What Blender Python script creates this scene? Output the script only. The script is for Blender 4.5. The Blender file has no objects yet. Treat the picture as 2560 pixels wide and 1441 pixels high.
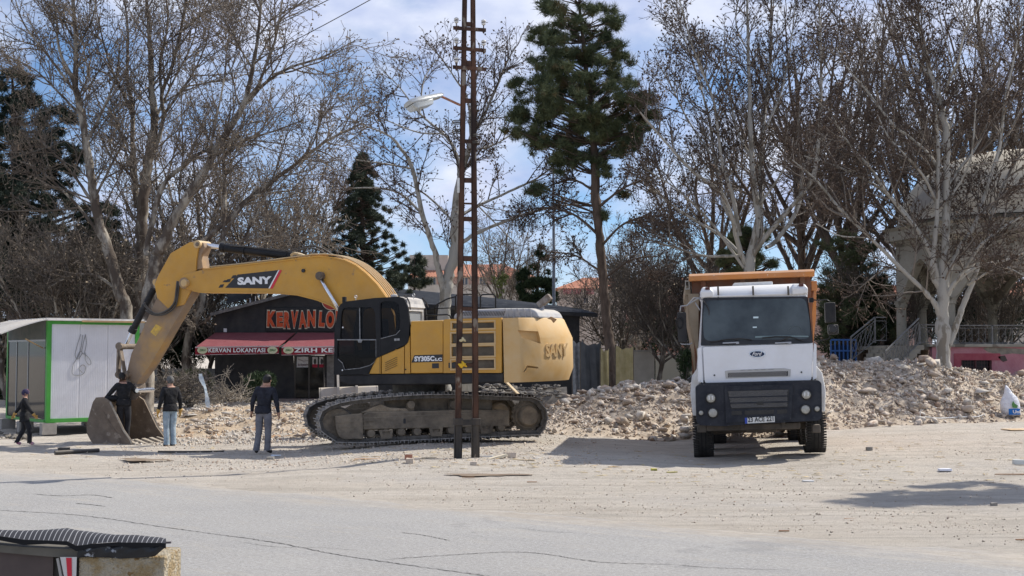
import bpy, bmesh, math, random
import numpy as np
from math import radians as RAD, sin, cos, tan, pi, sqrt, atan2
from mathutils import Vector, Matrix
random.seed(7); rng = np.random.default_rng(7)
scene = bpy.context.scene
COL = scene.collection

# ---------------------------------------------------------------- camera
FPX, HOR, EYE = 3300.0, 885.0, 2.1          # focal length in photo pixels, horizon row, eye height
PITCH = math.atan((HOR - 720.5) / FPX)
cam_d = bpy.data.cameras.new('camera'); cam = bpy.data.objects.new('camera', cam_d); COL.objects.link(cam)
cam_d.sensor_width = 36; cam_d.lens = 36 * FPX / 2560; cam_d.clip_end = 3000; cam_d.clip_start = 0.1
cam.location = (0, 0, EYE); cam.rotation_euler = (pi / 2 + PITCH, 0, 0)
scene.camera = cam

# ---------------------------------------------------------------- sky, sun, exposure
SUN = Vector((0.84, 0.46, 0.98)).normalized()
world = bpy.data.worlds.new('World'); scene.world = world; world.use_nodes = True
nt = world.node_tree; nt.nodes.clear()
out = nt.nodes.new('ShaderNodeOutputWorld'); bg = nt.nodes.new('ShaderNodeBackground')
sky = nt.nodes.new('ShaderNodeTexSky'); sky.sky_type = 'NISHITA'; sky.sun_disc = False
sky.sun_elevation = math.asin(SUN.z); sky.sun_rotation = math.atan2(SUN.x, SUN.y)
sky.altitude = 1000; sky.air_density = 0.9; sky.dust_density = 0.3; sky.ozone_density = 3.5
tc = nt.nodes.new('ShaderNodeTexCoord'); mp = nt.nodes.new('ShaderNodeMapping'); mp.inputs['Scale'].default_value = (3.2, 3.2, 6.5)
mp.inputs['Location'].default_value = (0.35, 0.0, 0.42)
nz = nt.nodes.new('ShaderNodeTexNoise'); nz.inputs['Scale'].default_value = 1.6; nz.inputs['Detail'].default_value = 7; nz.inputs['Roughness'].default_value = 0.55
rp = nt.nodes.new('ShaderNodeValToRGB'); rp.color_ramp.elements[0].position = 0.385; rp.color_ramp.elements[1].position = 0.575
nz2 = nt.nodes.new('ShaderNodeTexNoise'); nz2.inputs['Scale'].default_value = 5.0; nz2.inputs['Detail'].default_value = 6
rp2 = nt.nodes.new('ShaderNodeValToRGB'); rp2.color_ramp.elements[0].position = 0.3; rp2.color_ramp.elements[1].position = 0.7
rp2.color_ramp.elements[0].color = (3.8, 4.5, 6.7, 1); rp2.color_ramp.elements[1].color = (6.7, 7.1, 8.2, 1)
mx = nt.nodes.new('ShaderNodeMix'); mx.data_type = 'RGBA'
L = nt.links.new
L(tc.outputs['Generated'], mp.inputs['Vector']); L(mp.outputs['Vector'], nz.inputs['Vector']); L(mp.outputs['Vector'], nz2.inputs['Vector'])
L(nz.outputs['Fac'], rp.inputs['Fac']); L(nz2.outputs['Fac'], rp2.inputs['Fac'])
tn = nt.nodes.new('ShaderNodeMix'); tn.data_type = 'RGBA'; tn.blend_type = 'MULTIPLY'; tn.inputs[0].default_value = 1; tn.inputs[7].default_value = (.84, .92, 1.0, 1); L(sky.outputs['Color'], tn.inputs[6])
L(rp.outputs['Color'], mx.inputs[0]); L(tn.outputs[2], mx.inputs[6]); L(rp2.outputs['Color'], mx.inputs[7])
L(mx.outputs[2], bg.inputs['Color']); bg.inputs['Strength'].default_value = 0.10; L(bg.outputs[0], out.inputs['Surface'])
sun_d = bpy.data.lights.new('sun', 'SUN'); sun_d.energy = 4.2; sun_d.angle = RAD(0.53); sun_d.color = (1.0, 0.95, 0.87)
sun_o = bpy.data.objects.new('sun', sun_d); COL.objects.link(sun_o)
sun_o.rotation_euler = SUN.to_track_quat('Z', 'Y').to_euler(); sun_o.location = (30, 20, 40)
scene.view_settings.view_transform = 'Standard'; scene.view_settings.look = 'None'
scene.view_settings.exposure = 0.38; scene.view_settings.gamma = 1.0; scene.view_settings.use_curve_mapping = False
scene.cycles.max_bounces = 6; scene.cycles.diffuse_bounces = 3; scene.cycles.glossy_bounces = 2
scene.cycles.transparent_max_bounces = 8; scene.cycles.transmission_bounces = 3

# ---------------------------------------------------------------- photo pixel -> place
CP, SP = cos(PITCH), sin(PITCH)
CAMP = Vector((0, 0, EYE))
def ray(px, py):
    a = (px - 1280) / FPX; b = (720.5 - py) / FPX
    return Vector((a, CP - b * SP, SP + b * CP))
def at(px, py, Y):
    d = ray(px, py); return CAMP + d * (Y / d.y)
class Frame:
    """a local frame with x to the right, y away, z up; finds the local point of a sight line on a local plane"""
    def __init__(s, o, yaw=0, roll=0, pitch=0):
        s.M = Matrix.Translation(Vector(o)) @ Matrix.Rotation(-RAD(roll), 4, 'Y') @ Matrix.Rotation(RAD(pitch), 4, 'X') @ Matrix.Rotation(RAD(yaw), 4, 'Z')
        s.I = s.M.inverted()
    def on(s, px, py, v, ax=1):
        o = s.I @ CAMP; d = s.I.to_3x3() @ ray(px, py); t = (v - o[ax]) / d[ax]
        return o + d * t
    def xz(s, pts, v):
        r = [s.on(a, b, v) for a, b in pts]; return [(p.x, p.z) for p in r]
    def ln(s, px, py, v): # px scale at plane
        return (s.M @ s.on(px, py, v)).y / FPX

# ---------------------------------------------------------------- ground height
GX = [-60, -14, -9, -5, -2, 1, 3.8, 6.3, 12, 60]; GZ = [-.1, -.12, -.16, -.10, .12, .10, -.05, .04, .15, .2]
def smooth(v, a, b):
    t = np.clip((np.asarray(v, float) - a) / (b - a), 0, 1); return t * t * (3 - 2 * t)
def gz(x, y): return np.interp(x, GX, GZ) * smooth(y, 21, 27) * (1 - smooth(y, 36, 44))
def ground(px, py, it=8):
    z = 0.0
    for _ in range(it):
        d = ray(px, py); t = (z - EYE) / d.z; p = CAMP + d * t; z = float(gz(p.x, p.y))
    return Vector((p.x, p.y, z))

# ---------------------------------------------------------------- materials
MATS = {}
def mat(name, c1, c2=None, scale=3.0, rough=0.8, metal=0.0, bump=0.0, bscale=20.0, dust=0.0, dustc=(0.40, 0.34, 0.26), stretch=(1, 1, 1), spec=0.4, lo=.38, hi=.62, c3=None, s3=9.0, t3=.62, dscale=2.5, coat=0.0):
    if name in MATS: return MATS[name]
    m = bpy.data.materials.new(name); m.use_nodes = True; n = m.node_tree; N = n.nodes; K = n.links.new
    b = N['Principled BSDF']; b.inputs['Roughness'].default_value = rough; b.inputs['Metallic'].default_value = metal
    b.inputs['Specular IOR Level'].default_value = spec
    if coat: b.inputs['Coat Weight'].default_value = coat; b.inputs['Coat Roughness'].default_value = 0.12
    t = N.new('ShaderNodeTexCoord'); mp = N.new('ShaderNodeMapping'); mp.inputs['Scale'].default_value = stretch; K(t.outputs['Object'], mp.inputs['Vector'])
    col = None
    if c2 is not None:
        z = N.new('ShaderNodeTexNoise'); z.inputs['Scale'].default_value = scale; z.inputs['Detail'].default_value = 8; z.inputs['Roughness'].default_value = 0.62
        r = N.new('ShaderNodeValToRGB'); r.color_ramp.elements[0].position = lo; r.color_ramp.elements[1].position = hi
        r.color_ramp.elements[0].color = (*c1, 1); r.color_ramp.elements[1].color = (*c2, 1)
        K(mp.outputs['Vector'], z.inputs['Vector']); K(z.outputs['Fac'], r.inputs['Fac']); col = r.outputs['Color']
    else:
        rgb = N.new('ShaderNodeRGB'); rgb.outputs[0].default_value = (*c1, 1); col = rgb.outputs[0]
    if c3 is not None:
        z = N.new('ShaderNodeTexNoise'); z.inputs['Scale'].default_value = s3; z.inputs['Detail'].default_value = 5
        r = N.new('ShaderNodeValToRGB'); r.color_ramp.elements[0].position = t3; r.color_ramp.elements[1].position = t3 + .04
        x = N.new('ShaderNodeMix'); x.data_type = 'RGBA'; x.inputs[7].default_value = (*c3, 1)
        K(mp.outputs['Vector'], z.inputs['Vector']); K(z.outputs['Fac'], r.inputs['Fac']); K(r.outputs['Color'], x.inputs[0]); K(col, x.inputs[6]); col = x.outputs[2]
    if dust:
        z = N.new('ShaderNodeTexNoise'); z.inputs['Scale'].default_value = dscale; z.inputs['Detail'].default_value = 9; z.inputs['Roughness'].default_value = 0.7
        K(t.outputs['Object'], z.inputs['Vector'])
        r = N.new('ShaderNodeMapRange'); r.inputs['From Min'].default_value = .35; r.inputs['From Max'].default_value = .75; r.inputs['To Max'].default_value = dust
        K(z.outputs['Fac'], r.inputs['Value'])
        g = N.new('ShaderNodeNewGeometry'); sx = N.new('ShaderNodeSeparateXYZ'); K(g.outputs['Normal'], sx.inputs[0])
        r2 = N.new('ShaderNodeMapRange'); r2.inputs['From Min'].default_value = .3; r2.inputs['From Max'].default_value = 1; r2.inputs['To Max'].default_value = min(1, dust * 1.5)
        K(sx.outputs['Z'], r2.inputs['Value'])
        a = N.new('ShaderNodeMath'); a.operation = 'ADD'; a.use_clamp = True; K(r.outputs[0], a.inputs[0]); K(r2.outputs[0], a.inputs[1])
        x = N.new('ShaderNodeMix'); x.data_type = 'RGBA'; x.inputs[7].default_value = (*dustc, 1)
        K(a.outputs[0], x.inputs[0]); K(col, x.inputs[6]); col = x.outputs[2]
        rr = N.new('ShaderNodeMapRange'); rr.inputs['To Min'].default_value = rough; rr.inputs['To Max'].default_value = .9
        K(a.outputs[0], rr.inputs['Value']); K(rr.outputs[0], b.inputs['Roughness'])
    K(col, b.inputs['Base Color'])
    if bump:
        z = N.new('ShaderNodeTexNoise'); z.inputs['Scale'].default_value = bscale; z.inputs['Detail'].default_value = 8; K(mp.outputs['Vector'], z.inputs['Vector'])
        bb = N.new('ShaderNodeBump'); bb.inputs['Strength'].default_value = bump; bb.inputs['Distance'].default_value = 0.05
        K(z.outputs['Fac'], bb.inputs['Height']); K(bb.outputs[0], b.inputs['Normal'])
    MATS[name] = m; return m
def glassm(name, tint, alpha=0.55, rough=.08):
    m = mat(name, tint, rough=rough, spec=.6)
    b = m.node_tree.nodes['Principled BSDF']; b.inputs['Alpha'].default_value = alpha; return m

# ---------------------------------------------------------------- meshes
def np_mesh(name, verts, faces_list, smooth=False):
    me = bpy.data.meshes.new(name); verts = np.asarray(verts, np.float32)
    me.vertices.add(len(verts)); me.vertices.foreach_set('co', verts.ravel())
    tot = sum(f.size for f in faces_list); npoly = sum(len(f) for f in faces_list)
    me.loops.add(tot); me.polygons.add(npoly)
    me.loops.foreach_set('vertex_index', np.concatenate([f.ravel() for f in faces_list]).astype(np.int32))
    sizes = np.concatenate([np.full(len(f), f.shape[1]) for f in faces_list]); st = np.concatenate([[0], np.cumsum(sizes)[:-1]])
    me.polygons.foreach_set('loop_start', st.astype(np.int32)); me.polygons.foreach_set('loop_total', sizes.astype(np.int32))
    if smooth: me.polygons.foreach_set('use_smooth', np.ones(npoly, bool))
    me.update(calc_edges=True); return me
class MB:
    """collects shapes into one mesh"""
    def __init__(s): s.v = []; s.f = []
    def add(s, vs, fs):
        o = len(s.v); s.v += [tuple(v) for v in vs]; s.f += [tuple(i + o for i in f) for f in fs]; return s
    def box(s, x0, x1, y0, y1, z0, z1):
        return s.add([(x0, y0, z0), (x1, y0, z0), (x1, y1, z0), (x0, y1, z0), (x0, y0, z1), (x1, y0, z1), (x1, y1, z1), (x0, y1, z1)],
                     [(0, 3, 2, 1), (4, 5, 6, 7), (0, 1, 5, 4), (1, 2, 6, 5), (2, 3, 7, 6), (3, 0, 4, 7)])
    def prism(s, pts, y0, y1):
        """xz outline extruded along y; concave outlines are triangulated by blender ngons"""
        n = len(pts); a = sum(pts[i][0] * pts[(i + 1) % n][1] - pts[(i + 1) % n][0] * pts[i][1] for i in range(n))
        if a < 0: pts = pts[::-1]
        vs = [(x, y0, z) for x, z in pts] + [(x, y1, z) for x, z in pts]
        fs = [tuple(range(n)), tuple(range(2 * n - 1, n - 1, -1))] + [((i + 1) % n, i, i + n, (i + 1) % n + n) for i in range(n)]
        return s.add(vs, fs)
    def tube(s, path, r, seg=8, caps=True):
        P = [Vector(p) for p in path]; n = len(P); rr = r if hasattr(r, '__len__') else [r] * n
        vs = []; up = None
        for i, p in enumerate(P):
            t = (P[min(i + 1, n - 1)] - P[max(i - 1, 0)]).normalized()
            if up is None: up = Vector((0, 0, 1)) if abs(t.z) < .9 else Vector((1, 0, 0))
            a = t.cross(up).normalized(); b = a.cross(t).normalized(); up = b
            vs += [p + (a * cos(2 * pi * k / seg) + b * sin(2 * pi * k / seg)) * rr[i] for k in range(seg)]
        fs = [(i * seg + k, i * seg + (k + 1) % seg, (i + 1) * seg + (k + 1) % seg, (i + 1) * seg + k) for i in range(n - 1) for k in range(seg)]
        if caps: fs += [tuple(range(seg - 1, -1, -1)), tuple((n - 1) * seg + k for k in range(seg))]
        return s.add(vs, fs)
    def cyl(s, a, b, r, seg=16, r2=None): return s.tube([a, b], [r, r2 if r2 is not None else r], seg)
    def bar(s, a, b, w, h, up=(0, 0, 1)):
        a, b = Vector(a), Vector(b); t = (b - a).normalized(); u = Vector(up)
        if abs(t.dot(u)) > .95: u = Vector((0, 1, 0))
        x = t.cross(u).normalized() * w / 2; y = x.cross(t).normalized() * h / 2
        vs = [p + i * x + j * y for p in (a, b) for i, j in ((-1, -1), (1, -1), (1, 1), (-1, 1))]
        return s.add(vs, [(0, 1, 2, 3), (7, 6, 5, 4), (0, 4, 5, 1), (1, 5, 6, 2), (2, 6, 7, 3), (3, 7, 4, 0)])
    def ell(s, c, r, nu=12, nv=8, R=None):
        vs = []; c = Vector(c)
        for j in range(nv + 1):
            th = pi * j / nv
            for i in range(nu):
                v = Vector((r[0] * sin(th) * cos(2 * pi * i / nu), r[1] * sin(th) * sin(2 * pi * i / nu), r[2] * cos(th)))
                vs.append(c + (R @ v if R else v))
        fs = [(j * nu + i, (j + 1) * nu + i, (j + 1) * nu + (i + 1) % nu, j * nu + (i + 1) % nu) for j in range(nv) for i in range(nu)]
        return s.add(vs, fs)
    def loft(s, rings, close=True, caps=True):
        n = len(rings[0]); vs = [p for r in rings for p in r]; m = n if close else n - 1
        fs = [(j * n + i, j * n + (i + 1) % n, (j + 1) * n + (i + 1) % n, (j + 1) * n + i) for j in range(len(rings) - 1) for i in range(m)]
        if caps: fs += [tuple(range(n - 1, -1, -1)), tuple((len(rings) - 1) * n + i for i in range(n))]
        return s.add(vs, fs)
    def mesh(s, name, smooth=False, fix=True):
        me = bpy.data.meshes.new(name); me.from_pydata(s.v, [], s.f)
        if fix:
            bm = bmesh.new(); bm.from_mesh(me); bmesh.ops.recalc_face_normals(bm, faces=bm.faces); bm.to_mesh(me); bm.free()
        if smooth: me.polygons.foreach_set('use_smooth', [True] * len(me.polygons)); 
        return me
WM = {}
def put(name, me, m, parent=None, M=None, bevel=0, seg=2, smooth=False, **props):
    """links a mesh object; M is its place in the world"""
    if isinstance(me, MB): me = me.mesh(name, smooth)
    o = bpy.data.objects.new(name, me); COL.objects.link(o)
    if m is not None and (len(me.materials) == 0): me.materials.append(m)
    M = M if M is not None else (WM[parent.name] if parent is not None else Matrix.Identity(4))
    if isinstance(M, Frame): M = M.M
    WM[o.name] = M.copy()
    if parent is not None:
        o.parent = parent; o.matrix_basis = WM[parent.name].inverted() @ M
    else: o.matrix_basis = M
    if bevel:
        b = o.modifiers.new('bevel', 'BEVEL'); b.width = bevel; b.segments = seg; b.limit_method = 'ANGLE'; b.angle_limit = RAD(35); b.harden_normals = True
        me.polygons.foreach_set('use_smooth', [True] * len(me.polygons))
    for k, v in props.items(): o[k] = v
    return o
def thing(name, label, cat, loc=(0, 0, 0), M=None, group=None):
    o = bpy.data.objects.new(name, None); COL.objects.link(o); o.empty_display_size = .3
    M = M.M if isinstance(M, Frame) else (M if M is not None else Matrix.Translation(Vector(loc)))
    o.matrix_basis = M; WM[o.name] = M.copy()
    o['label'] = label; o['category'] = cat
    if group: o['group'] = group
    return o
def tag(o, label, cat, group=None):
    o['label'] = label; o['category'] = cat
    if group: o['group'] = group
    return o
def plate(name, outlines, y, th, smooth=False):
    """flat plate in the xz plane from an outline and holes, centred on y with thickness th"""
    cu = bpy.data.curves.new(name, 'CURVE'); cu.dimensions = '2D'; cu.fill_mode = 'BOTH'; cu.extrude = th / 2
    for pts in outlines:
        sp = cu.splines.new('POLY'); sp.points.add(len(pts) - 1); sp.use_cyclic_u = True
        for i, (a, b) in enumerate(pts): sp.points[i].co = (a, b, 0, 1)
    ob = bpy.data.objects.new('tmp', cu); me = bpy.data.meshes.new_from_object(ob); bpy.data.objects.remove(ob); bpy.data.curves.remove(cu)
    me.name = name; me.transform(Matrix.Translation((0, y, 0)) @ Matrix.Rotation(pi / 2, 4, 'X')); return me
def round_poly(pts, r, n=5):
    """rounds the corners of an outline by radius r"""
    out = []; N = len(pts)
    for i in range(N):
        p0, p, p1 = Vector(pts[i - 1]), Vector(pts[i]), Vector(pts[(i + 1) % N])
        rr = r[i] if hasattr(r, '__len__') else r
        a = (p0 - p); b = (p1 - p); d = min(rr, a.length * .45, b.length * .45)
        if d < 1e-4: out.append(tuple(p)); continue
        A = p + a.normalized() * d; B = p + b.normalized() * d
        for k in range(n + 1):
            t = k / n; out.append(tuple(A * (1 - t) ** 2 + p * 2 * t * (1 - t) + B * t * t))
    return out
def textmesh(s, w, h, th, bold=0.02, shear=0, spacing=1.0, squash=True):
    """lettering as a mesh of width w and height h in the xz plane, facing -y, lower left corner at the origin"""
    cu = bpy.data.curves.new('letters', 'FONT'); cu.body = s; cu.size = 1; cu.extrude = .5; cu.offset = bold; cu.shear = shear; cu.space_character = spacing; cu.resolution_u = 3
    ob = bpy.data.objects.new('tmp', cu); me = bpy.data.meshes.new_from_object(ob); bpy.data.objects.remove(ob); bpy.data.curves.remove(cu)
    co = np.empty(len(me.vertices) * 3, np.float32); me.vertices.foreach_get('co', co); co = co.reshape(-1, 3)
    mn, mxv = co.min(0), co.max(0); sx = w / (mxv[0] - mn[0]); sz = h / (mxv[1] - mn[1])
    v = np.stack([(co[:, 0] - mn[0]) * sx, -co[:, 2] * th, (co[:, 1] - mn[1]) * sz], 1)
    me.vertices.foreach_set('co', v.astype(np.float32).ravel()); me.update(); return me
def spline(pts, n):
    """smooth resampling of a polyline (Catmull-Rom), pts of any dimension"""
    P = np.asarray(pts, float); 
    if len(P) < 3: return np.stack([P[0] + (P[-1] - P[0]) * t for t in np.linspace(0, 1, n)])
    Q = np.vstack([2 * P[0] - P[1], P, 2 * P[-1] - P[-2]]); m = len(P) - 1; out = []
    for t in np.linspace(0, m - 1e-6, n):
        i = int(t); u = t - i; a, b, c, d = Q[i], Q[i + 1], Q[i + 2], Q[i + 3]
        out.append(.5 * ((2 * b) + (-a + c) * u + (2 * a - 5 * b + 4 * c - d) * u * u + (-a + 3 * b - 3 * c + d) * u ** 3))
    return np.array(out)
# ================================================================ ground, road
def vnoise(x, y, seed=0):
    """cheap smooth value noise"""
    def h(i, j): 
        v = np.sin(i * 127.1 + j * 311.7 + seed * 17.3) * 43758.5453; return v - np.floor(v)
    xi, yi = np.floor(x), np.floor(y); u, v = x - xi, y - yi; u = u * u * (3 - 2 * u); v = v * v * (3 - 2 * v)
    return (h(xi, yi) * (1 - u) + h(xi + 1, yi) * u) * (1 - v) + (h(xi, yi + 1) * (1 - u) + h(xi + 1, yi + 1) * u) * v
def fbm(x, y, s=0, o=4):
    return sum(vnoise(x * 2 ** k, y * 2 ** k, s + k) * .5 ** k for k in range(o)) / (2 - .5 ** (o - 1))
def grid_mesh(name, xs, ys, zf, smooth=True):
    X, Y = np.meshgrid(xs, ys); Z = zf(X, Y); V = np.stack([X.ravel(), Y.ravel(), Z.ravel()], 1)
    nx, ny = len(xs), len(ys); i = np.arange(nx - 1)[None] + np.arange(ny - 1)[:, None] * nx; i = i.ravel()
    return np_mesh(name, V, [np.stack([i, i + 1, i + nx + 1, i + nx], 1)], smooth)
ROADN = Vector((0.573, 0.819, 0)); ROADC = 0.573 * 0 + 0.819 * 17.6     # road edge: points with n.p = c
def ground_z(X, Y):
    z = gz(X, Y); d = X * ROADN.x + Y * ROADN.y - ROADC
    z = z + smooth(d, .3, 2.5) * ((fbm(X * .9, Y * 1.4, 3) - .5) * .07 + (fbm(X * 3, Y * 5, 5) - .5) * .035) * (1 - smooth(Y, 60, 90))
    z = z + smooth(Y, 34, 38) * (1 - smooth(Y, 50, 56)) * smooth(-X, 3.5, 6) * (1 - smooth(-X, 9, 13)) * (.18 + .25 * (fbm(X, Y, 9) - .5))
    return z
xs = np.concatenate([[-900, -400, -180, -90, -50, -35, -28], np.arange(-24, 24.01, .11), [28, 35, 50, 90, 180, 400, 900]])
ys = np.concatenate([[-60, -20, 0, 6], np.arange(9, 46, .11), np.arange(46, 70, .6), [74, 80, 90, 110, 150, 250, 500, 1200, 2500]])
class NodeKit:
    """short ways to lay noise, ramps and mixes in a material"""
    def __init__(s, m): s.m = m; s.N = m.node_tree.nodes; s.K = m.node_tree.links.new; s.t = s.N.new('ShaderNodeTexCoord'); s.b = s.N['Principled BSDF']
    def noise(s, scale, detail, st=(1, 1, 1), rough=.6, rot=0, dist=0):
        mp = s.N.new('ShaderNodeMapping'); mp.inputs['Scale'].default_value = st; mp.inputs['Rotation'].default_value = (0, 0, rot); s.K(s.t.outputs['Object'], mp.inputs['Vector'])
        z = s.N.new('ShaderNodeTexNoise'); z.inputs['Scale'].default_value = scale; z.inputs['Detail'].default_value = detail; z.inputs['Roughness'].default_value = rough; z.inputs['Distortion'].default_value = dist
        s.K(mp.outputs[0], z.inputs['Vector']); return z.outputs['Fac']
    def ramp(s, f, stops):
        r = s.N.new('ShaderNodeValToRGB'); e = r.color_ramp.elements
        while len(e) < len(stops): e.new(.5)
        for i, (p, c) in enumerate(stops): e[i].position = p; e[i].color = (*c, 1)
        s.K(f, r.inputs['Fac']); return r.outputs['Color']
    def mask(s, f, lo, hi, v=1.0): return s.ramp(f, [(lo, (0, 0, 0)), (hi, (v, v, v))])
    def mix(s, f, a, c):
        x = s.N.new('ShaderNodeMix'); x.data_type = 'RGBA'; s.K(f, x.inputs[0]); s.K(a, x.inputs[6])
        if isinstance(c, tuple): x.inputs[7].default_value = (*c, 1)
        else: s.K(c, x.inputs[7])
        return x.outputs[2]
def dirt_colour(k, rot=0):
    c = k.ramp(k.noise(.3, 8, rough=.65), [(.34, (.475, .42, .35)), (.5, (.55, .49, .41)), (.66, (.51, .47, .42))])
    c = k.mix(k.mask(k.noise(.9, 9, (.3, 2.4, 1), .7, .06 + rot), .42, .62), c, (.585, .53, .455))
    c = k.mix(k.mask(k.noise(.45, 10, (.14, 4.5, 1), .72, -.10 + rot, .3), .50, .62, .55), c, (.39, .345, .285))
    c = k.mix(k.mask(k.noise(.7, 10, (.12, 5, 1), .72, .04 + rot, .3), .54, .64, .4), c, (.62, .57, .50))
    c = k.mix(k.mask(k.noise(.5, 10, (.7, 1.8, 1), .8), .50, .62, .65), c, (.41, .37, .315))
    c = k.mix(k.mask(k.noise(2.6, 10, (.7, 2, 1), .95), .53, .62, .8), c, (.29, .25, .20))
    c = k.mix(k.mask(k.noise(6, 9, (.8, 1.5, 1), 1.0), .55, .62, .8), c, (.23, .195, .155))
    c = k.mix(k.mask(k.noise(9, 8, (1, 1.4, 1), 1.0), .56, .62, .8), c, (.66, .60, .52)); return c
def ground_mat():
    m = mat('dirt', (.1, .1, .1)); k = NodeKit(m); k.b.inputs['Roughness'].default_value = .95; k.b.inputs['Specular IOR Level'].default_value = .12
    k.K(dirt_colour(k), k.b.inputs['Base Color'])
    bb = k.N.new('ShaderNodeBump'); bb.inputs['Strength'].default_value = 1; bb.inputs['Distance'].default_value = .06; k.K(k.noise(6, 9, rough=.85), bb.inputs['Height']); k.K(bb.outputs[0], k.b.inputs['Normal'])
    return m
put('ground', grid_mesh('ground', xs, ys, ground_z), ground_mat(), kind='structure')

# asphalt road: local x along the edge, local y across (0 at the edge, negative toward the camera)
road_yaw = math.degrees(math.atan2(-ROADN.x, ROADN.y))
RF = Frame((0, 17.6, 0.004), yaw=road_yaw)
def road_mat():
    m = mat('asphalt', (.1, .1, .1)); k = NodeKit(m); k.b.inputs['Roughness'].default_value = .93; k.b.inputs['Specular IOR Level'].default_value = .15
    c = k.ramp(k.noise(.4, 8), [(.3, (.305, .292, .272)), (.7, (.365, .349, .322))])
    c = k.mix(k.mask(k.noise(.5, 9, (.2, 3.2, 1), .75), .48, .66, .5), c, (.275, .27, .262))
    c = k.mix(k.mask(k.noise(5, 9, (.5, 1.6, 1), .95), .52, .62, .5), c, (.42, .41, .39))
    c = k.mix(k.mask(k.noise(14, 8, (1, 1.3, 1), 1.0), .51, .59, .85), c, (.18, .178, .175))
    c = k.mix(k.mask(k.noise(22, 7, (1, 1.3, 1), 1.0), .53, .59, .85), c, (.58, .57, .555))
    c = k.mix(k.mask(k.noise(1.1, 9, (.5, 2.2, 1), .8), .55, .68, .55), c, (.42, .375, .31))
    c = k.mix(k.mask(k.noise(.35, 6, (1, 1, 1), .7), .60, .64, .35), c, (.20, .195, .19))
    s = k.N.new('ShaderNodeSeparateXYZ'); k.K(k.t.outputs['Object'], s.inputs[0])
    a = k.N.new('ShaderNodeMath'); a.operation = 'MULTIPLY_ADD'; a.inputs[1].default_value = 9.0; k.K(k.noise(.6, 10, (.35, 2.2, 1), .8), a.inputs[0]); k.K(s.outputs['Y'], a.inputs[2])
    r = k.N.new('ShaderNodeMapRange'); r.inputs['From Min'].default_value = 3.5; r.inputs['From Max'].default_value = 5.0; k.K(a.outputs[0], r.inputs['Value'])
    dm = k.mix(k.mask(k.noise(3, 8, rough=.9), .3, .9), dirt_colour(k, .6), (.22, .19, .155)); c = k.mix(r.outputs[0], c, dm); k.K(c, k.b.inputs['Base Color'])
    bb = k.N.new('ShaderNodeBump'); bb.inputs['Strength'].default_value = .6; bb.inputs['Distance'].default_value = .02; k.K(k.noise(30, 5, rough=.9), bb.inputs['Height']); k.K(bb.outputs[0], k.b.inputs['Normal'])
    return m
n = 600; ex = np.linspace(-60, 40, n); ey = (fbm(ex * .8, ex * 0, 2) - .5) * .8 + (fbm(ex * 5, ex * 0 + 3, 4) - .5) * .25
V = np.concatenate([np.stack([ex, ey, 0 * ex], 1), np.stack([ex, 0 * ex - 26, 0 * ex], 1)]); i = np.arange(n - 1)
road = put('road', np_mesh('road', V, [np.stack([i, i + n, i + n + 1, i + 1], 1)]), road_mat(), M=RF, kind='structure')
crack_m = mat('crack_dark', (.055, .05, .045), (.12, .11, .10), scale=20)
def crack(pts, w):
    P = np.array([ground(a, b)[:2] for a, b in pts]); k = int(len(pts) * 26); S = spline(P, k); S += rng.normal(0, .008, S.shape)
    T = np.gradient(S, axis=0); T /= np.linalg.norm(T, axis=1)[:, None]; Nn = np.stack([-T[:, 1], T[:, 0]], 1)
    W = (w * (.35 + 1.1 * rng.random(k)))[:, None] * np.clip(np.minimum(np.arange(k), k - 1 - np.arange(k)) / 6, .15, 1)[:, None]
    V = np.concatenate([np.c_[S + Nn * W, np.full(k, .008)], np.c_[S - Nn * W, np.full(k, .008)]]); i = np.arange(k - 1)
    put('crack', np_mesh('crack', V, [np.stack([i, i + k, i + k + 1, i + 1], 1)]), crack_m, parent=road, M=Matrix.Identity(4))
crack([(-40, 1275), (200, 1290), (400, 1318), (560, 1340), (700, 1360), (840, 1388), (1000, 1412), (1210, 1441), (1300, 1455)], .009)
crack([(955, 1402), (1100, 1391), (1270, 1382), (1360, 1387), (1450, 1401), (1530, 1409), (1690, 1413)], .008)
crack([(1000, 1333), (1060, 1340), (1128, 1354)], .007)
crack([(1285, 1320), (1360, 1330), (1440, 1334)], .005)
crack([(80, 1236), (150, 1241), (230, 1239), (285, 1247)], .012)
crack([(190, 1260), (225, 1263), (265, 1268)], .010)
crack([(1700, 1415), (1760, 1420), (1850, 1424), (1990, 1428)], .005)
crack([(600, 1357), (690, 1369), (800, 1371), (900, 1378)], .004)

# ---------------------------------------------------------------- stones
def hull(seed, n=11, sq=(1, 1, .75)):
    r = random.Random(seed); bm = bmesh.new()
    for _ in range(n):
        v = Vector((r.gauss(0, 1), r.gauss(0, 1), r.gauss(0, 1))).normalized() * (.75 + .25 * r.random()); bm.verts.new((v.x * sq[0], v.y * sq[1], v.z * sq[2]))
    h = bmesh.ops.convex_hull(bm, input=bm.verts)
    bmesh.ops.delete(bm, geom=[g for g in set(h['geom_interior'] + h['geom_unused']) if isinstance(g, bmesh.types.BMVert)], context='VERTS')
    bmesh.ops.triangulate(bm, faces=bm.faces); bmesh.ops.recalc_face_normals(bm, faces=bm.faces); bm.verts.ensure_lookup_table()
    V = np.array([v.co[:] for v in bm.verts]); F = np.array([[v.index for v in f.verts] for f in bm.faces]); bm.free(); return V, F
HULLS = [hull(s, random.choice((7, 8, 9, 11)), random.choice(((1, 1, .75), (1, .7, .6), (1.35, .8, .4), (1, .9, .8), (1.3, .6, .5)))) for s in range(18)]
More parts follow.
